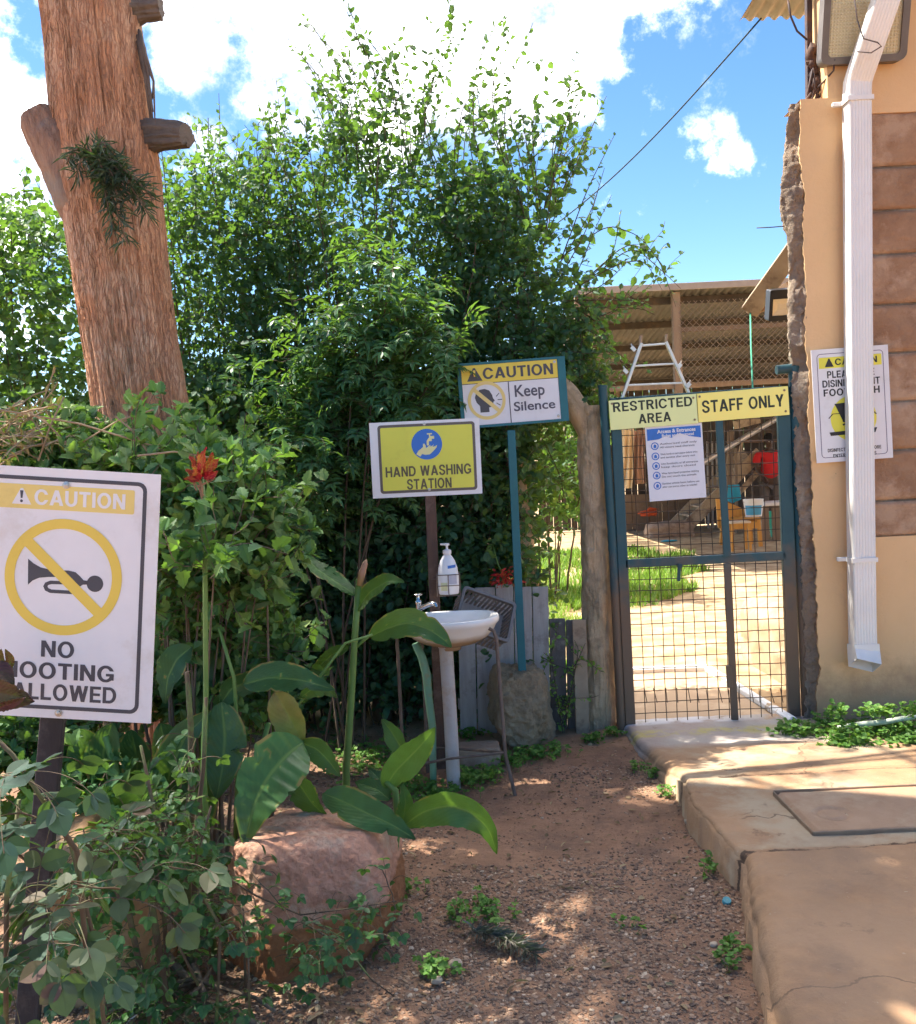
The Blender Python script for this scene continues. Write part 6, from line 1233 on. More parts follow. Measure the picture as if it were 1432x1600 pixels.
for (u0, v0, u1, v1, r0, r1, y) in ((826, 920, 800, 690, .07, .05, 5.5), (600, 1150, 590, 1000, .06, .05, 5.5), (640, 1160, 690, 1000, .055, .04, 5.55)):
    mb = MB(); G = trunk([(P(u0, 1150, y).x, y, -.05), P(u0, v0, y), P(u1, v1, y), P(u1 - 10, v1 - 120, y)], [r0 * 1.2, r0, r1, r1 * .7], int(u0), nA=30, amp=.012); mb.grid(G, close=True)
    solo(mb, 'bare_trunk', m_trk if u0 > 800 else m_twig, {826: 'pale bare trunk rising behind the teal post and the grey fence', 600: 'dark upright trunk in the shade under the hedge, nearer the canna stem', 640: 'dark leaning trunk in the shade under the hedge, nearer the basin'}[u0], 'tree trunk', (P(u0, 1150, y).x, y, 0), smooth=True)

TB = shrub('shrub', 'bright yellow green shrub growing in the sun on the grass beyond the fence gap', 'shrub', 109, [(.35, 1.9), (.7, 2.7), (1.15, 2.6), (1.5, 1.8)], (9.6, 10.6), 16, .085, m_fleaf, nsub=16, sp=.06, tint=(.55, 1.), zlow=.9, fill=420, group='shrubs of the hedge')
finish(*TB[:3], m_fleaf, 'oval', .66)
# ---- shrub with feathered leaves in front of the hedge
def compound(fo, rg, p, d, ln, npair, leaf, tint, droop=.5, tw=None, term=True, r=.0015):
    """one feathered leaf: leaflets in pairs along a drooping rib"""
    sh = path(rg, p, d, ln, ln / 10, .10, 0, droop); pts = sh
    if tw is not None: tw.tube(pts, r, 3, cap=False)
    t = np.linspace(.30, .93, npair); idx = t * (len(pts) - 1); i = np.minimum(idx.astype(int), len(pts) - 2); q = pts[i] + (pts[i + 1] - pts[i]) * (idx - i)[:, None]; tg = nrm(pts[i + 1] - pts[i]); upv = np.array((0, 0, 1.)) + rg.normal(0, .25, 3); sd = nrm(np.cross(tg, upv)); nm = np.cross(sd, tg)
    for sg in (1, -1): fo.put(q, tg * .55 + sg * sd + rg.normal(0, .10, q.shape), nm + rg.normal(0, .12, q.shape), leaf * rg.uniform(.8, 1.1, npair) * np.interp(t, [.3, .6, 1], [.85, 1.05, .8]), np.full(npair, tint) + rg.normal(0, .05, npair))
    if term: fo.put(pts[-2:-1], nrm(pts[-1:] - pts[-2:-1]), nm[-1:], np.array([leaf * 1.05]), np.array([tint]))
def feather(name, lab, seed, blobs, y, n, leaf, ln, npair, mat, kind, ratio, tint, base, cat='shrub', group=None):
    rg = np.random.default_rng(seed); t = thing(name, lab, cat, (base[0], base[1], 0), group); fo = Fol(); tw = MB(); tot = sum(b[4] for b in blobs)
    for (u, v, ru, rv, wgt) in blobs:
        c = np.array(P(u, v, y)); rx, rz = ru * y / F, rv * y / F; k = max(3, int(n * wgt / tot / 7)); b0 = np.array((base[0] + rg.normal(0, .05), base[1] + rg.normal(0, .05), 0))
        for i in range(k):
            a = rg.normal(0, .5, 3); e = c + a * np.array((rx, .20, rz)); kk = np.linspace(0, 1, 10)[:, None]; m_ = (b0 + e) / 2; m_[2] += .25 * e[2]; m_[:2] = b0[:2] * .6 + e[:2] * .4; pts = (1 - kk) ** 2 * b0 + 2 * kk * (1 - kk) * m_ + kk * kk * e
            if i % 40 == 0: tw.tube(pts, np.linspace(.007, .003, 10), 4, cap=False)
            for j in range(7):
                p = pts[9] + (pts[7] - pts[9]) * rg.uniform(0, 1); d = rg.normal(0, 1, 3); d[1] -= .5; d[2] = abs(d[2]) * .5 + .15; compound(fo, rg, p, d, ln * rg.uniform(.7, 1.15), npair, leaf, np.clip(rg.normal(tint, .2), 0, 1), .3, tw)
    finish(t, fo, tw, mat, kind, ratio)
m_ftr = leafm('feathered_leaf', [(0, (.036, .105, .052)), (.5, (.062, .16, .072)), (1, (.12, .24, .085))], .34, rough=.4)
feather('feathered_shrub', 'shrub with feathered dark leaves in front of the hedge above the hand washing sign', 31, [(540, 540, 90, 90, 5), (600, 480, 80, 70, 3), (470, 620, 70, 80, 3), (640, 590, 60, 70, 3), (680, 500, 60, 60, 2), (520, 720, 70, 70, 2), (610, 400, 60, 50, 2), (470, 800, 60, 60, 2)], 4.95, 760, .072, .24, 5, m_ftr, 'lance', .36, .45, (P(540, 1150, 4.95).x, 4.95))

# ---- broad leaved shrub behind the near sign
def clumps(name, lab, cat, seed, blobs, ydef, dens, leaf, mat, kind, ratio, sp, tint, base, stem=m_twig, group=None, yd=.18, stemr=.009, sub=(.10, .22)):
    rg = np.random.default_rng(seed); t = thing(name, lab, cat, (base[0], base[1], 0), group); fo = Fol(); tw = MB(); b0 = np.array((base[0], base[1], 0))
    for bl in blobs:
        u, v, ru, rv, wgt = bl[:5]; y = bl[5] if len(bl) > 5 else ydef; c = np.array(P(u, v, y)); rx, rz = ru * y / F, rv * y / F
        for i in range(int(wgt * dens)):
            a = rg.normal(0, .42, 3); e = c + a * np.array((rx, yd, rz)); s0 = b0 + np.array(((c[0] - b0[0]) * .55 + rg.normal(0, .05), rg.normal(0, .05) + (c[1] - b0[1]) * .6, 0)); kk = np.linspace(0, 1, 9)[:, None]; m_ = (s0 + e) / 2; m_[:2] = s0[:2] * .65 + e[:2] * .35
            pts = (1 - kk) ** 2 * s0 + 2 * kk * (1 - kk) * m_ + kk * kk * e
            if i % 22 == 0: tw.tube(pts, np.linspace(stemr, .002, 9), 4, cap=False)
            bt = rg.normal(.5, .18)
            for j in range(4):
                d = rg.normal(0, 1, 3); d[2] = abs(d[2]) * .6 + .3; d[1] -= .3; sh = path(rg, pts[-1] + rg.normal(0, .03, 3), d, rg.uniform(*sub), .025, .3); tw.tube(sh, .0016, 3, cap=False)
                pos, ax, nm, ll = dress(rg, sh, sp, leaf, .95, .3, upn=.9); fo.put(pos, ax, nm, ll * rg.uniform(.55, 1.25), tint[0] + (tint[1] - tint[0]) * np.clip(bt + rg.normal(0, .22, len(pos)), 0, 1))
                k = 4; tip = np.repeat(sh[-1:], k, 0); fo.put(tip, rg.normal(0, .7, (k, 3)) + (0, -.1, .5), rg.normal(0, .3, (k, 3)) + (0, -.4, 1), leaf * rg.uniform(.5, .9, k), tint[0] + (tint[1] - tint[0]) * np.clip(bt + .35 + rg.normal(0, .1, k), 0, 1))
    finish(t, fo, tw, mat, kind, ratio, stem)
clumps('broad_leaved_shrub', 'bushy toothed leaf shrub between the near sign and the big trunk', 'shrub', 41, [(310, 830, 55, 60, 5), (365, 800, 40, 50, 3), (300, 795, 50, 35, 4), (340, 890, 45, 50, 5), (400, 850, 30, 45, 1.6), (375, 930, 40, 40, 2), (250, 790, 60, 35, 3), (190, 800, 80, 30, 4), (250, 780, 60, 40, 3), (350, 745, 45, 30, 1.5, 3.7), (100, 775, 60, 30, 3, 3.6), (60, 735, 70, 35, 3, 3.9), (170, 745, 60, 25, 3, 3.8), (20, 760, 60, 30, 2, 3.6), (-60, 740, 60, 80, 4, 3.6), (290, 900, 40, 60, 3), (290, 980, 50, 50, 2, 3.5), (370, 1000, 40, 40, 1.5, 3.6), (60, 820, 120, 120, 6, 3.6), (300, 1070, 60, 50, 3, 3.6), (390, 1090, 40, 50, 2, 3.6), (430, 1010, 30, 50, 1.5, 3.6), (200, 1080, 80, 60, 4, 3.6), (100, 1130, 90, 50, 3, 3.6), (330, 1140, 60, 40, 2, 3.6), (425, 800, 12, 30, .4), (310, 715, 30, 20, .6, 3.7), (215, 715, 50, 14, 1, 3.7), (130, 710, 40, 16, 1, 3.8), (335, 880, 22, 30, .9, 2.8), (10, 1190, 60, 40, 3, 3.2), (90, 1230, 50, 40, 3, 3.2), (-40, 1300, 50, 50, 2, 2.9), (180, 1300, 50, 30, 2, 2.9)], 3.35, 6.2, .070, m_fleaf, 'tooth', .60, .040, (.05, 1.), (P(280, 1150, 3.5).x, 3.5), sub=(.10, .30), yd=.16)
# dry cut brush lying on that shrub
m_dry = pm('dry_brush', (.40, .29, .18), (.27, .19, .12), 20, .9); m_dl = leafm('dry_leaf', [(0, (.20, .12, .06)), (.6, (.36, .23, .12)), (1, (.5, .36, .2))], .2, rough=.8)
rg = np.random.default_rng(6); tw = MB(); fo = Fol()
for k in range(46):
    p = np.array(P(rg.uniform(-60, 70), rg.uniform(655, 715), rg.uniform(3.2, 3.5))); sh = path(rg, p, rg.normal(0, 1, 3) * (1, .5, .35), rg.uniform(.15, .4), .04, .35); tw.tube(sh, .003, 4, cap=False); pos, ax, nm, ll = dress(rg, sh, .035, .045, .8, .5); fo.put(pos, ax, nm, ll, rg.uniform(0, 1, len(pos)))
for (a, b, y) in (((0, 640), (250, 700), 3.2), ((130, 690), (240, 640), 3.25), ((180, 650), (235, 712), 3.2), ((40, 640), (110, 700), 3.3), ((215, 712), (330, 715), 3.1), ((60, 720), (100, 620), 3.3)):
    tw.tube([P(*a, y), P((a[0] + b[0]) / 2, (a[1] + b[1]) / 2 - 8, y - .02), P(*b, y)], .0035, 5)
o = thing('dry_brush', 'heap of dry brown twigs and leaves lying on the shrub above the near sign', 'brush', P(10, 715, 3.35)); mb = MB(); fo.out(mb, 'lance', .3); mb.build('dry_leaves', m_dl, o); tw.build('twigs', m_dry, o)

# ---- canna lilies: big leaves laid out one by one
m_canna = leafm('canna_leaf', [(0, (.018, .065, .034)), (.4, (.040, .125, .045)), (.75, (.075, .20, .05)), (.9, (.22, .24, .06)), (1, (.34, .21, .07))], .30, rough=.33, vein=1.)
m_cstem = pm('canna_stem', (.10, .20, .045), (.15, .26, .07), 6, .5, .2, 30)
def big_leaf(mb, pts, w, rnd, yend=0., y=3., fold=.25, tilt=0., wave=.06, seed=0, dep=None):
    """pts: midrib in picture places; w: full width in picture units; dep: depth offset along the rib"""
    k0 = np.linspace(0, 1, len(pts)); dep = [0, yend] if dep is None else dep; kd = np.linspace(0, 1, len(dep)); M3 = np.array([tuple(P(u, v, y + np.interp(q, kd, dep))) for (u, v), q in zip(pts, k0)])
    n = 34; k = np.linspace(0, 1, n); C3 = np.stack([np.interp(k, k0, M3[:, i]) for i in range(3)], -1)
    for _ in range(2):
        ker = np.array([1, 2, 3, 2, 1.]) / 9; C3 = np.stack([np.convolve(np.pad(C3[:, i], 2, mode='reflect', reflect_type='odd'), ker, 'valid') for i in range(3)], -1)
    t = nrm(np.gradient(C3, axis=0)); view = nrm(C3 - np.array(EYE)); sd = nrm(np.cross(t, view)); nm = nrm(np.cross(sd, t)); nm *= -np.sign((nm * view).sum(-1, keepdims=True)); 
    ca, sa = math.cos(tilt), math.sin(tilt); sd, nm = sd * ca + nm * sa, nm * ca - sd * sa
    wp = (np.sin(np.pi * np.clip(k, 0, 1) ** .8) ** .8) * (1 - .15 * k) + .015; m = 23; s_ = np.linspace(-1, 1, m); W = w * y / F / 2
    ph = seed * 1.7; nk = np.zeros((n, 2)); rq = np.random.default_rng(seed * 7 + int(abs(pts[0][0])))
    for _ in range(3 if rnd < .56 and w > 40 else 0): nk[:, rq.integers(0, 2)] += rq.uniform(.12, .38) * np.exp(-((k - rq.uniform(.25, .85)) / .018) ** 2)
    sw = s_[None] * (1 - np.where(s_[None] < 0, nk[:, :1], nk[:, 1:]).clip(0, .5) * (np.abs(s_)[None] > .55)) * (1 + .03 * vnoise(np.stack([k[:, None] * 22 + 0 * s_[None], np.sign(s_)[None] + 0 * k[:, None], np.full((n, m), seed * 1.)], -1), seed))
    G = C3[:, None] + sd[:, None] * (sw[..., None] * (wp * W)[:, None, None]); lift = fold * np.abs(s_)[None] * (wp * W)[:, None] + wave * W * np.sin(k * 15 + ph + 2 * np.sign(s_)[:, None].T[0][None].T if False else (k * 13 + ph)[:, None] + 2.0 * (s_ > 0)[None]) * (s_ ** 2)[None]
    lift = lift + .0022 * np.sin((s_[None] * np.sign(s_)[None] * 34 * W / .05 - k[:, None] * 60)) * (np.abs(s_) > .1)[None]
    G = G + nm[:, None] * lift[..., None]
    vein = np.exp(-(s_ / .045) ** 2)[None] * np.ones((n, 1)); vein = np.maximum(vein, .16 * (.5 + .5 * np.sin(np.abs(s_)[None] * 40 - k[:, None] * 64)) * np.ones((n, m))) * (1 if rnd < .9 else .3)
    brn = (np.abs(s_)[None] > .86) & (fbm(np.stack([k[:, None] * 7 + 0 * s_[None], np.sign(s_)[None] + 0 * k[:, None], np.full((n, m), seed * 2.)], -1), 3, seed) > (.12 if rnd < .56 else .4)); spot = (fbm(G * 60, 2, seed + 4) > .55) & (rnd < .5); rbase = np.where(brn | spot, 1.2 - rnd, 0).reshape(-1)
    mb.grid(G, rnd=np.clip(rbase + rnd + .10 * fbm(G * 14, 3, seed).reshape(-1) + (.25 * np.clip(np.abs(s_)[None] - .93, 0, 1) * 14 * (rnd > .5) * np.ones((n, 1))).reshape(-1) * .15, 0, 1), vein=vein)
def canna(name, lab, base, lvs, stems, flower=None):
    t = thing(name, lab, 'canna plant', base)
    for i, L_ in enumerate(lvs):
        mb = MB(); big_leaf(mb, L_[0], L_[1], L_[2], y=L_[3], dep=L_[4] if len(L_) > 4 else (0, -.05), tilt=L_[5] if len(L_) > 5 else 0, fold=L_[6] if len(L_) > 6 else .25, seed=i + int(abs(base[0]) * 10)); mb.build('leaf', m_canna, t, True)
    for pts, y, r in stems:
        mb = MB(); n_ = len(pts); mb.tube([P(u, v, y) if v < 9000 else (P(u, 1200, y).x, y, -.03) for u, v in pts], np.linspace(r, r * .72, n_), 12); mb.build('stem', m_cstem, t, True)
    return t
ca = canna('canna_plant', 'tall single stemmed canna lily with a pink bud in front of the basin', (P(540, 1330, 3.55).x, 3.55, 0), [
    ([(556, 930), (528, 912), (500, 893), (484, 878), (474, 860)], 44, .50, 3.6, (0, .10), .9), ([(556, 955), (578, 925), (606, 908), (632, 909)], 38, .58, 3.6, (0, -.10), -.8),
    ([(578, 996), (604, 982), (636, 972), (668, 982), (690, 996), (706, 1012)], 48, .42, 3.6, (0, -.06, -.12, -.14), -.2, .35), ([(548, 1010), (520, 1022), (500, 1040), (470, 1066)], 24, .35, 3.62, (0, .1), .5)],
    [([(536, 9999), (541, 1205), (549, 1090), (555, 990), (561, 905)], 3.6, .0165), ([(556, 1012), (570, 1000), (582, 990)], 3.6, .006)])
mb = MB(); mb.tube([P(562, 915, 3.59), P(566, 895, 3.59), P(571, 880, 3.59), P(573, 874, 3.59)], [.012, .014, .010, .002], 8); mb.build('bud', pm('pink_bud', (.42, .22, .16), (.35, .26, .12), 12, .6), ca, True)
canna('canna_plant', 'low bright green canna lily rising beside the big red rock', (P(617, 1370, 3.1).x, 3.1, 0), [
    ([(601, 1232), (618, 1205), (645, 1178), (664, 1158), (680, 1137)], 54, .64, 3.1, (0, -.05), .35), ([(636, 1180), (622, 1160), (610, 1140), (597, 1124)], 36, .66, 3.2, (0, .08), -.5),
    ([(632, 1290), (660, 1268), (700, 1258), (735, 1268), (765, 1295), (777, 1334)], 56, .56, 3.05, (0, -.06, -.10, -.08), .35, .4), ([(505, 1240), (535, 1252), (575, 1272), (615, 1290), (650, 1312)], 56, .50, 3.0, (.05, -.05, -.12), -.15, .3),
    ([(628, 1300), (632, 1275), (634, 1250), (628, 1222)], 30, .68, 3.06, (0, 0), .2), ([(610, 1250), (590, 1235), (572, 1228), (555, 1222)], 34, .6, 3.15, (0, .05), .3), ([(606, 1240), (590, 1215), (575, 1200)], 28, .3, 3.25, (0, .05), .4)],
    [([(612, 9999), (616, 1340), (622, 1290), (618, 1235), (603, 1220)], 3.1, .014)])
CL = [([(474, 1160), (448, 1180), (418, 1215), (396, 1260), (382, 1322)], 100, .47, 2.95, (.1, 0, -.1, -.15), .1, .25), ([(470, 1160), (495, 1170), (515, 1190), (532, 1214)], 42, .5, 3.1, (0, -.05), .4), ([(430, 1080), (446, 1110), (462, 1140), (476, 1170)], 60, .93, 3.15, (0, -.05), .5),
    ([(452, 1200), (468, 1225), (488, 1255), (512, 1278)], 56, .33, 3.15, (0, -.05), .7), ([(346, 1096), (352, 1150), (348, 1200), (338, 1250)], 74, .20, 3.15, (0, -.1), .2), ([(380, 1070), (420, 1058), (470, 1062), (524, 1078)], 54, .28, 3.2, (0, -.05), -.4),
    ([(345, 1100), (362, 1075), (395, 1062), (420, 1045)], 44, .36, 3.25, (0, .1), .4), ([(340, 1240), (320, 1160), (318, 1080), (335, 1010)], 60, .18, 3.4, (0, .05), -.4), ([(385, 950), (400, 935), (430, 915), (455, 905)], 40, .3, 3.3, (0, .05), .4),
    ([(160, 1310), (185, 1275), (215, 1250), (262, 1240)], 74, .22, 2.9, (0, -.1), .3), ([(255, 1250), (268, 1200), (290, 1150), (330, 1110)], 66, .2, 3.1, (0, 0), -.3), ([(175, 1130), (160, 1180), (172, 1230), (190, 1250)], 60, .24, 3.1, (0, 0), .2), ([(205, 1140), (215, 1190), (212, 1240)], 56, .38, 3.2, (0, 0), .5),
    ([(120, 1140), (135, 1180), (140, 1220), (132, 1260)], 70, .26, 3.1, (0, 0), -.3), ([(300, 1010), (276, 1030), (262, 1060), (258, 1100)], 50, .22, 3.1, (0, -.05), .4), ([(430, 1190), (420, 1240), (428, 1270)], 40, .88, 3.2, (0, 0), .3), ([(250, 1130), (262, 1180), (250, 1240), (236, 1290)], 70, .16, 3.2, (0, 0), -.5),
    ([(470, 1090), (490, 1075), (510, 1076), (528, 1090)], 30, .45, 3.2, (0, 0), .4), ([(60, 1180), (80, 1230), (85, 1290)], 70, .2, 3.1, (0, 0), .4), ([(300, 1200), (310, 1250), (300, 1300), (285, 1330)], 70, .17, 3.1, (0, -.05), .3)]
ca = canna('canna_plant', 'dense old canna clump with broad dark leaves and red flowers behind the near sign', (P(330, 1330, 3.2).x, 3.2, 0), CL,
    [([(316, 9999), (318, 1200), (322, 1080), (321, 950), (320, 800), (315, 745)], 2.86, .0095), ([(352, 9999), (372, 1150), (366, 1060), (342, 980)], 3.2, .008), ([(205, 9999), (180, 1200), (165, 1150)], 3.1, .016), ([(350, 9999), (395, 1220), (420, 1130)], 3.2, .012), ([(372, 1240), (430, 1150), (490, 1070), (540, 1005), (582, 992)], 3.3, .006)])
m_flw = leafm('red_petal', [(0, (.46, .002, .022)), (1, (.60, .005, .04))], .2, rough=.5); rg = np.random.default_rng(9)
mb = MB()
for (a, b, w_) in (((310, 747), (290, 734), 15), ((312, 744), (296, 712), 16), ((316, 742), (322, 698), 17), ((318, 743), (343, 716), 17), ((312, 750), (288, 748), 12), ((315, 744), (309, 706), 15), ((318, 747), (341, 736), 13), ((316, 745), (333, 706), 15), ((314, 748), (303, 728), 14)):
    big_leaf(mb, [a, ((a[0] + b[0]) / 2 + rg.uniform(-3, 3), (a[1] + b[1]) / 2), b], w_, .5 + rg.uniform(-.4, .4), y=2.84, dep=(0, rg.uniform(-.05, .03)), tilt=rg.uniform(-.8, .8), wave=.3, fold=.4, seed=int(a[0] + b[0]))
mb.vn = [x * 0 for x in mb.vn]; mb.build('flower', m_flw, ca, True)
mb = MB()
for k in range(8): p = P(316 + rg.normal(0, 9), 770 + rg.normal(0, 12), 2.85); mb.tube([p, p + Vector((rg.normal(0, .012), 0, .03)), p + Vector((rg.normal(0, .02), 0, .055))], [.002, .005, .001], 5)
mb.build('withered_flowers', pm('withered_petal', (.40, .17, .10), (.3, .2, .1), 20), ca)
# red blossom behind the basin
o = thing('red_flower_spray', 'spray of bright red blossom hanging over the grey board fence', 'flower', P(790, 905, 5.05)); mb = MB(); fo = Fol(); tw = MB()
for k in range(90): c = np.array(P(785 + rg.normal(0, 9) + (6 if k % 2 else 0), 903 + rg.normal(0, 7), 5.02 + rg.normal(0, .03)))[None]; fo.put(c, rg.normal(0, 1, (1, 3)), rg.normal(0, 1, (1, 3)) + (0, -1, 0), rg.uniform(.02, .035, 1), rg.uniform(0, 1, 1))
fo.out(mb, 'oval', .5); mb.build('petals', m_flw, o); tw.tube([P(770, 850, 5.2), P(778, 880, 5.08), P(788, 903, 5.02)], .004, 5); tw.build('stalk', m_cstem, o)

# ---- roses
def rosebush(name, lab, seed, canes, leaf, blobs, n, mat, base, tint, y, thick=.006):
    rg = np.random.default_rng(seed); t = thing(name, lab, 'rose bush', base); fo = Fol(); tw = MB(); m_cane = pm('rose_cane', (.13, .09, .055), (.075, .05, .035), 9, .8, .4, 50, c3=(.14, .20, .06), s3=6)
    for pts, yy_, r in canes:
        q_ = [P(u, v, yy_) if v < 9000 else Vector((P(u, 1550, yy_).x, yy_, -.02)) for u, v in pts]; tw.tube(q_, np.linspace(r, r * .6, len(q_)), 7)
        for _ in range(14):
            i = rg.integers(0, len(q_) - 1); p = q_[i].lerp(q_[i + 1], rg.uniform()); tw.tube([p, p + Vector((rg.normal(0, .012), rg.normal(0, .012), .004))], [.003, .0004], 4)
    for (u, v, ru, rv, wgt) in blobs:
        for k in range(max(1, int(n * wgt))):
            yv = y + rg.normal(0, .12); p = np.array(P(u + rg.normal(0, ru * .55), v + rg.normal(0, rv * .55), yv)); p[2] = max(p[2], .03); d = rg.normal(0, 1, 3); d[1] -= .3; d[2] = abs(d[2]) * .5; sh = path(rg, p, d, rg.uniform(.08, .18), .025, .3); tw.tube(sh, .0018, 4, cap=False); tn = np.clip(rg.normal(tint, .2), 0, 1)
            for q in sh[::1]: dd = rg.normal(0, 1, 3); dd[2] = abs(dd[2]) * .4 + .1; dd[1] -= .45; compound(fo, rg, q, dd, leaf * 3.6 * rg.uniform(.8, 1.1), 2, leaf, tn, .3, tw, r=.0011)
    finish(t, fo, tw, mat, 'rose', .74 if name == 'near_rose' else .64, m_cane); return t
rosebush('rose_bush', 'green rose bush with thorny canes crowding the near end of the red rock', 51, [([(285, 9999), (300, 1290), (298, 1130), (292, 1050)], 2.75, .012), ([(300, 9999), (306, 1300), (318, 1200), (322, 1090)], 2.72, .009), ([(262, 9999), (250, 1310), (220, 1165)], 2.5, .007), ([(240, 9999), (200, 1420), (130, 1310)], 2.4, .010), ([(330, 9999), (345, 1450), (300, 1370), (330, 1260)], 2.4, .005), ([(265, 9999), (235, 1400), (180, 1330)], 2.45, .012), ([(310, 1540), (270, 1460), (262, 1400)], 2.4, .004), ([(390, 1590), (388, 1480)], 2.35, .004)], .034,
    [(200, 1310, 60, 35, 3), (270, 1270, 50, 30, 2), (290, 1370, 35, 50, 3), (180, 1370, 50, 35, 3), (320, 1310, 20, 40, 1), (120, 1480, 60, 50, 3), (150, 1540, 70, 40, 3), (220, 1560, 50, 30, 2), (310, 1450, 25, 40, 1.4), (310, 1580, 60, 20, 2), (250, 1330, 40, 30, 2), (60, 1400, 40, 60, 1)], 3.0, m_rose, (P(280, 1550, 2.5).x, 2.5, 0), .5, 2.5)
rosebush('rose_trailer', 'thin rose shoots trailing across the face of the red rock', 52, [([(340, 1360), (400, 1400), (470, 1430), (560, 1418), (620, 1408)], 2.66, .003), ([(470, 1440), (540, 1480), (580, 1530), (620, 1560)], 2.6, .003), ([(384, 9999), (382, 1480), (380, 1420)], 2.6, .005)], .030,
    [(375, 1410, 25, 30, 1.6), (430, 1435, 35, 20, 2.), (500, 1462, 30, 22, 2.2), (480, 1490, 25, 20, 1), (580, 1430, 45, 14, .9), (380, 1470, 20, 30, .8), (620, 1395, 18, 16, .6), (560, 1545, 60, 14, .9), (500, 1540, 40, 12, .6)], 2.6, m_rose, (P(384, 1560, 2.6).x, 2.6, 0), .45, 2.64)
m_rose2 = leafm('blue_green_rose_leaf', [(0, (.012, .042, .030)), (.5, (.022, .062, .042)), (.78, (.05, .08, .045)), (.9, (.11, .06, .05)), (1, (.12, .05, .05))], .2, rough=.65)
rosebush('near_rose', 'blue green large leaved rose with thorny reddish canes in front of the dark post', 53, [([(150, 9999), (120, 1330), (20, 1180), (-60, 1100)], 1.75, .006), ([(170, 9999), (150, 1480), (110, 1320), (60, 1240)], 1.8, .005), ([(-30, 9999), (10, 1400), (30, 1250)], 1.7, .006)], .056,
    [(20, 1225, 50, 30, 1.), (100, 1275, 45, 18, 1.), (0, 1310, 40, 30, .7), (120, 1400, 55, 30, .9), (40, 1440, 40, 40, .6), (190, 1385, 30, 25, .8), (150, 1470, 40, 25, .9), (0, 1500, 30, 30, .6)], 1.5, m_rose2, (P(120, 1600, 1.8).x, 1.8, 0), .45, 1.75)
# dark red leaves over the corner of the near sign
o = thing('purple_leaf_shoot', 'dark red broad leaves hanging over the corner of the no hooting sign', 'plant', (P(-60, 1300, 2.0).x, 2.0, 0)); m_pur = leafm('purple_leaf', [(0, (.065, .018, .026)), (1, (.13, .035, .045))], .15, rough=.4)
for pts, w_, y, ti in (([(-30, 1075), (0, 1082), (28, 1088), (54, 1096)], 52, 2.02, .5), ([(-25, 1050), (0, 1052), (22, 1075)], 40, 2.04, -.4), ([(-10, 1108), (15, 1100), (40, 1090)], 20, 2.0, .6)):
    mb = MB(); big_leaf(mb, pts, w_, .4, y=y, dep=(0, -.03), tilt=ti, seed=3); mb.build('leaf', m_pur, o, True)
mb = MB(); big_leaf(mb, [(2, 1050), (-2, 1032), (2, 1014)], 18, .4, y=2.05, seed=5); big_leaf(mb, [(14, 1048), (16, 1030), (8, 1014)], 14, .5, y=2.05, seed=7); mb.vn = [x * 0 for x in mb.vn]; mb.build('petals', leafm('crimson_petal', [(0, (.20, .01, .03)), (1, (.30, .02, .05))], .3), o, True)
mb = MB(); mb.tube([(P(-60, 1500, 2.0).x, 2.0, 0), P(-50, 1250, 2.0), P(-35, 1100, 2.02), P(-10, 1050, 2.05), P(6, 1048, 2.05)], .006, 7); mb.build('stem', m_twig, o, True)

# ---- low plants
def weeds(name, lab, seed, spots, leaf, mat, n, kind='disc', ratio=.9, hgt=.06, stuff=False, cat='weed', group=None, up=.3):
    """spots: picture place on the ground, spread (m), share"""
    rg = np.random.default_rng(seed); fo = Fol(); tw = MB(); c0 = None
    for (u, v, r, wgt, zb_) in spots:
        g = PZ(u, v, zb_)
        if c0 is None: c0 = g
        for k in range(int(n * wgt)):
            a = rg.normal(0, .5, 2) * r; b = np.array((g.x + a[0], g.y + a[1], zb_)); d = rg.normal(0, .5, 3); d[2] = 1; sh = path(rg, b, d, hgt * rg.uniform(.4, 1.3) * (1.2 - min(1, abs(a[0]) / max(r, .01)) * .6), .02, .3); tw.tube(sh, .001, 3, cap=False)
            m_ = 5; tip = np.repeat(sh[-1:], m_, 0); fo.put(tip, rg.normal(0, 1, (m_, 3)) * (1, 1, .3) + (0, 0, .15), rg.normal(0, .25, (m_, 3)) + (0, -.15, 1), leaf * rg.uniform(.6, 1.1, m_), np.clip(rg.normal(.5, .22, m_), 0, 1)); pos, ax, nm, ll = dress(rg, sh, .022, leaf * .8, 1, .3); fo.put(pos, ax, nm, ll, np.clip(rg.normal(.4, .2, len(pos)), 0, 1))
    t = thing(name, lab, cat, (c0.x, c0.y, spots[0][4]), group); finish(t, fo, tw, mat, kind, ratio, m_cstem)
    if stuff: t['kind'] = 'stuff'
weeds('wall_weeds', 'bank of round leaved green weeds growing along the foot of the cream wall', 61, [(1250, 1150, .10, 1.4, .04), (1300, 1145, .14, 2.2, .04), (1330, 1165, .14, 2.2, .05), (1390, 1150, .16, 2.6, .05), (1440, 1160, .2, 3, .05), (1500, 1150, .25, 3, .05), (1600, 1150, .3, 3, .05), (1310, 1120, .05, .5, .16), (1370, 1118, .07, .6, .18), (1415, 1120, .07, .7, .18), (1420, 1170, .12, 1.2, .05)], .026, m_weed, 36, hgt=.07)
weeds('basin_weeds', 'carpet of tiny green weeds round the foot of the basin stand', 62, [(560, 1200, .2, 1.2, 0), (640, 1235, .16, 1.6, 0), (735, 1222, .09, 1.2, 0), (690, 1250, .12, 1., 0), (770, 1215, .08, .6, 0), (610, 1180, .2, 1.0, 0), (520, 1180, .2, .8, 0), (820, 1185, .10, .8, 0), (860, 1180, .10, 1.0, 0), (800, 1195, .08, .6, 0), (730, 1150, .12, .8, 0), (930, 1160, .06, .5, 0), (960, 1150, .04, .3, 0)], .020, m_weed, 60, hgt=.05)
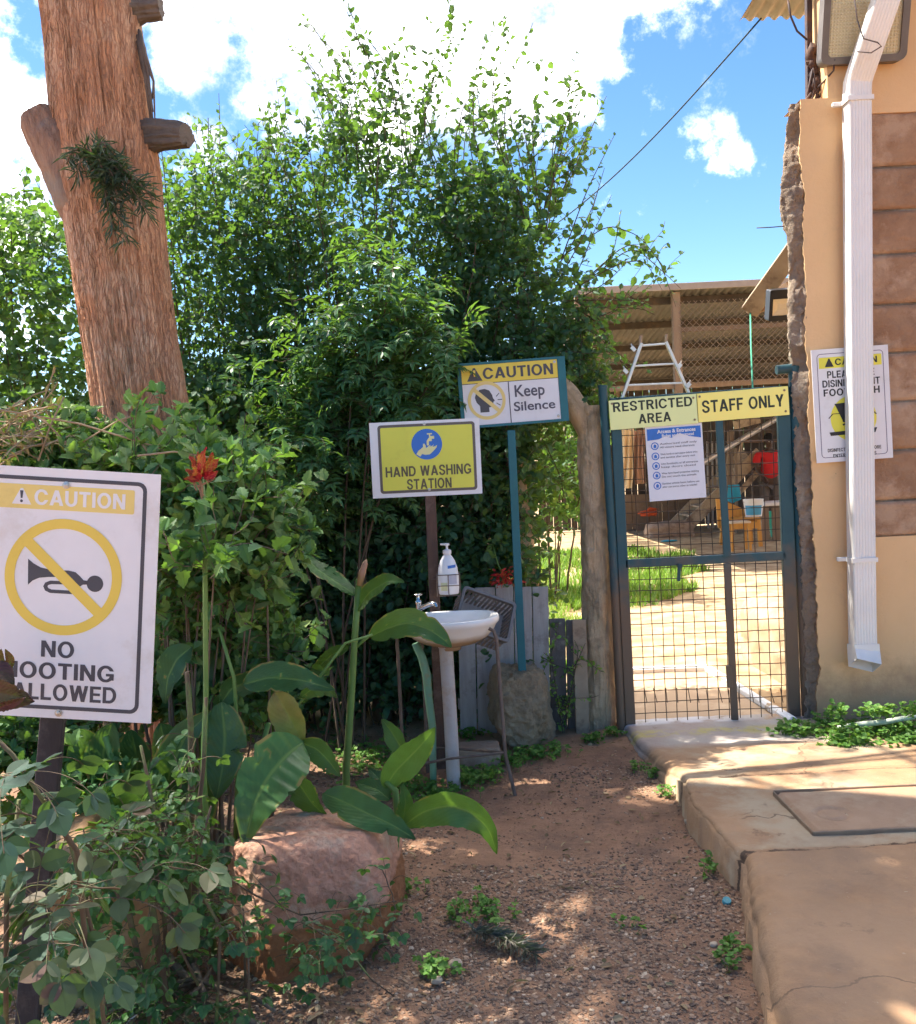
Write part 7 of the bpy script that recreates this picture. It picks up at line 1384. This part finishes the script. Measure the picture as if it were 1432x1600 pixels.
weeds('path_weed', 'small weed tuft on the gravel nearest the red rock', 63, [(740, 1430, .10, 1, 0), (775, 1435, .08, .5, 0), (640, 1395, .05, .4, 0)], .018, m_weed, 34, hgt=.05, group='weeds on the path')
weeds('path_weed', 'small weed tuft on the gravel beside the tan stone', 64, [(685, 1522, .05, 1, 0)], .02, m_weed, 26, hgt=.05, group='weeds on the path')
weeds('path_weed', 'scatter of little weeds sprouting along the foot of the kerb', 65, [(1020, 1215, .03, .5, 0), (1045, 1245, .03, .4, 0), (1112, 1362, .05, .4, 0), (1142, 1490, .04, .35, 0), (1140, 1515, .03, .3, 0), (980, 1455, .04, .2, 0), (995, 1205, .03, .4, 0)], .018, m_weed, 34, hgt=.05, group='weeds on the path')
o = thing('fence_creeper', 'bright green creeper climbing the low dark board fence', 'creeper', (P(880, 1145, 5.02).x, 5.02, 0)); fo = Fol(); tw = MB(); rg = np.random.default_rng(8)
for pts in ([(880, 1145), (870, 1080), (862, 1030), (850, 1020)], [(882, 1145), (895, 1070), (905, 1015), (898, 1000)], [(880, 1120), (890, 1090), (900, 1070)], [(880, 1130), (872, 1110), (890, 1095), (902, 1110)], [(875, 1060), (900, 1040), (915, 1005)], [(870, 1040), (845, 1025)]): shoot_px(fo, tw, rg, pts, 5.03, 5.0, .036, .022, (.3, 1.))
finish(o, fo, tw, m_weed, 'oval', .6)
o = thing('grey_branch', 'fallen grey needle branch lying on the red earth of the path', 'branch', PZ(790, 1478, 0)); fo = Fol(); tw = MB(); a, b = np.array(PZ(735, 1455, .02)), np.array(PZ(835, 1492, .02)); t = np.linspace(0, 1, 10)[:, None]; pts = a + (b - a) * t + np.array((0, 0, .012)) * np.sin(t * 3); tw.tube(pts, .003, 4)
for _ in range(7): pos, ax, nm, ll = dress(rg, pts, .007, .065, .75, .25); ax[:, 2] = np.abs(ax[:, 2]) * .3; fo.put(pos, ax, nm, ll, rg.uniform(.2, .9, len(pos)))
mb = MB(); fo.out(mb, 'lance', .06); mb.build('needles', leafm('dead_needle', [(0, (.09, .085, .075)), (1, (.20, .185, .16))], .1, rough=.7), o); tw.build('twig', m_twig, o)
mb = MB(); mb.tube([PZ(1310, 1138, .09), PZ(1345, 1132, .11), PZ(1385, 1128, .13), PZ(1440, 1118, .14), PZ(1500, 1112, .12)], .014, 10); solo(mb, 'water_pipe', flatm('pale_green_pipe', (.50, .56, .46)), 'thin pale water pipe lying in the weeds along the house wall', 'pipe', PZ(1345, 1132, .05), smooth=True)
mb = MB(); p = PZ(205, 1585, .03); rg = np.random.default_rng(2); mb.tube([np.array(p) + np.array(q) for q in ((-.02, 0, .09), (.0, -.01, .06), (.03, 0, .045), (.02, .0, .0), (.0, -.01, -.01), (-.01, -.03, -.02), (.02, -.05, -.022))], .0022, 5); solo(mb, 'white_string', WHT, 'scrap of white string caught in the dead twigs under the roses', 'string', (p.x, p.y, 0))
tw = MB()
for (pts, r) in (([(180, 1560), (300, 1530), (400, 1560), (430, 1580)], .006), ([(250, 1590), (310, 1545), (340, 1500)], .005), ([(310, 1560), (380, 1590), (400, 1600)], .008), ([(260, 1440), (300, 1500), (320, 1560)], .012), ([(215, 1420), (260, 1490), (300, 1540)], .014), ([(140, 1540), (220, 1555), (330, 1530)], .004), ([(200, 1600), (255, 1560), (290, 1520)], .004)):
    tw.tube([PZ(u, v, .035 + .02 * (i % 2)) for i, (u, v) in enumerate(pts)], r, 6)
solo(tw, 'dead_branches', m_twig, 'dead grey branches lying on the earth under the rose bush', 'branches', PZ(300, 1550, 0), smooth=True)

# grass, gravel, litter
def stuff(mb, name, mat, label, cat, smooth=False): o = mb.build(name, mat, None, smooth); tag(o, label, cat, kind='stuff'); return o
rg = np.random.default_rng(91); N_ = 90000
x = rg.uniform(-1.2, 5, N_); y = 6.4 + 12 * rg.uniform(0, 1, N_) ** 1.3; pn = fbm(np.stack([x * .9, y * .9, x * 0], -1), 3, 55)
cx_ = np.interp(y, [6.4, 8, 10, 13, 15, 18], [.9, 1.15, 2.3, 2.8, 2.2, .6]); keep = (x < cx_ + pn * .9) & ~((y < 7.3) & (x > .75)) & (rg.uniform(0, 1, N_) < .55 + .9 * pn + .45 * (x < 1.3)) & (y < 14.6)
x, y = x[keep], y[keep]; n = len(x); hgt = rg.uniform(.05, .13, n) * np.where(x < .9, 1.4, 1.); az = rg.uniform(0, 2 * math.pi, n); wdt = .006 + .0006 * y; ln_ = rg.uniform(.2, .8, n) * hgt
V = np.zeros((n, 3, 3)); V[:, 0] = np.stack([x - np.cos(az) * wdt, y - np.sin(az) * wdt, x * 0], -1); V[:, 1] = np.stack([x + np.cos(az) * wdt, y + np.sin(az) * wdt, x * 0], -1); V[:, 2] = np.stack([x + np.sin(az) * ln_, y - np.cos(az) * ln_, hgt], -1)
mb = MB(); mb.add(V.reshape(-1, 3), np.arange(3 * n).reshape(-1, 3), rnd=np.repeat(np.clip(rg.normal(.5, .25, n) + .35 * (x < 1.1), 0, 1), 3))
stuff(mb, 'grass', leafm('lawn_grass', [(0, (.07, .17, .02)), (.55, (.15, .28, .04)), (1, (.38, .38, .12))], .35), 'bright sunlit green grass growing in the yard beyond the gate', 'grass')
ICO = np.array([(0, 0, 1), (.894, 0, .447), (.276, .851, .447), (-.724, .526, .447), (-.724, -.526, .447), (.276, -.851, .447), (.724, .526, -.447), (-.276, .851, -.447), (-.894, 0, -.447), (-.276, -.851, -.447), (.724, -.526, -.447), (0, 0, -1)])
ICF = np.array([(0, 1, 2), (0, 2, 3), (0, 3, 4), (0, 4, 5), (0, 5, 1), (1, 6, 2), (2, 7, 3), (3, 8, 4), (4, 9, 5), (5, 10, 1), (6, 7, 2), (7, 8, 3), (8, 9, 4), (9, 10, 5), (10, 6, 1), (11, 7, 6), (11, 8, 7), (11, 9, 8), (11, 10, 9), (11, 6, 10)])
def pebbles(n_try, seed, dens, r0, r1, fl=.55, xr=(-1.4, .95), yr=(1.4, 4.7)):
    rg = np.random.default_rng(seed); x = rg.uniform(*xr, n_try); y = yr[0] + (yr[1] - yr[0]) * rg.uniform(0, 1, n_try) ** 1.25; k = rg.uniform(0, 1, n_try) < dens(x, y); k &= x < np.interp(y, *zip(*ks)) - .02; x, y = x[k], y[k]; n = len(x)
    r = r0 + (r1 - r0) * rg.uniform(0, 1, n) ** 2.2; S = ICO[None] * (r[:, None] * rg.uniform(.6, 1.25, (n, 3)))[:, None]; S = S * (1 + rg.uniform(-.22, .22, (n, 12, 1))); S[..., 2] *= fl; a = rg.uniform(0, 6.28, n); ca, sa = np.cos(a)[:, None], np.sin(a)[:, None]
    S = np.stack([S[..., 0] * ca - S[..., 1] * sa, S[..., 0] * sa + S[..., 1] * ca, S[..., 2] + S[..., 0] * rg.uniform(-.3, .3, (n, 1))], -1); S += np.stack([x, y, ground_z(x, y) + r * .16], -1)[:, None]
    mb = MB(); mb.add(S.reshape(-1, 3), (ICF[None] + (np.arange(n) * 12)[:, None, None]).reshape(-1, 3), rnd=np.repeat(rg.uniform(0, 1, n), 12)); return mb, n
def gd(x, y):
    p = np.stack([x, y, x * 0], -1); a = .5 + 1.1 * fbm(p * 1.6, 3, 61) + .5 * fbm(p * 6, 2, 62); a = a + np.interp(y, [1.4, 2.6, 3.4, 4.7], [.45, .28, .06, -.25]) - .35 * np.exp(-((x - .75) / .22) ** 2) - .3 * np.exp(-((x - .45) / .25) ** 2) * (y > 2.2)
    return np.clip(a, .02, .95)
def stonemat(name, cols):
    m = leafm(name, cols, 0., rough=.9); return m
mb, n = pebbles(95000, 5, gd, .003, .0092); stuff(mb, 'gravel', stonemat('gravel_stone', [(0, (.13, .085, .062)), (.6, (.27, .175, .12)), (.93, (.37, .25, .165)), (1, (.5, .40, .30))]), 'dark grey crushed gravel scattered over the red earth path', 'gravel')
mb, n = pebbles(26000, 6, lambda x, y: np.clip(.35 + .8 * fbm(np.stack([x * 3, y * 3, x * 0], -1), 3, 71), .05, .9), .002, .006); stuff(mb, 'grit', stonemat('red_grit', [(0, (.15, .085, .055)), (1, (.38, .22, .135))]), 'fine red grit and crumbs of earth on the path', 'grit')
rg = np.random.default_rng(33); N_ = 9000; x = rg.uniform(-1.9, .9, N_); y = rg.uniform(1.5, 5.4, N_); k = (rg.uniform(0, 1, N_) < np.where(x < -.35, .8, .12)) & (x < np.interp(y, *zip(*ks)) - .02); x, y = x[k], y[k]; n = len(x); mb = MB(); ax = rg.normal(0, 1, (n, 3)) * (1, 1, .25); leaves(mb, np.stack([x, y, ground_z(x, y) + .008], -1), ax, rg.normal(0, .35, (n, 3)) + (0, 0, 1), rg.uniform(.012, .045, n), rg.uniform(.006, .02, n), 'oval', rg.uniform(0, 1, n))
stuff(mb, 'leaf_litter', leafm('litter', [(0, (.13, .075, .045)), (.6, (.24, .15, .085)), (1, (.38, .28, .17))], .1, rough=.8), 'dead brown leaves scattered on the earth under the plants', 'leaf litter')

# trees far beyond the yard
rg = np.random.default_rng(19); fo = Fol(); tw = MB()
for k in range(42):
    cx2 = -26 + 52 * k / 41 + rg.normal(0, .5); cy2 = rg.uniform(27, 34); hh = rg.uniform(3.2, 5.4); tw.tube([(cx2, cy2, 0), (cx2 + .2, cy2, hh * .7)], [.16, .07], 6)
    m_ = 520; a = rg.normal(0, .45, (m_, 3)); pos = np.array((cx2, cy2, hh * .58)) + a * np.array((1.5, 1.2, hh * .42)); pos[:, 2] = np.maximum(pos[:, 2], .2); fo.put(pos, rg.normal(0, 1, (m_, 3)), rg.normal(0, 1, (m_, 3)) + (0, 0, .5), rg.uniform(.18, .34, m_), rg.uniform(.1, .9, m_))
o = thing('far_trees', 'far belt of green trees beyond the yard and hedge', 'trees', (0, 30, 0)); o['kind'] = 'stuff'; finish(o, fo, tw, m_hleaf, 'rhomb', .6)
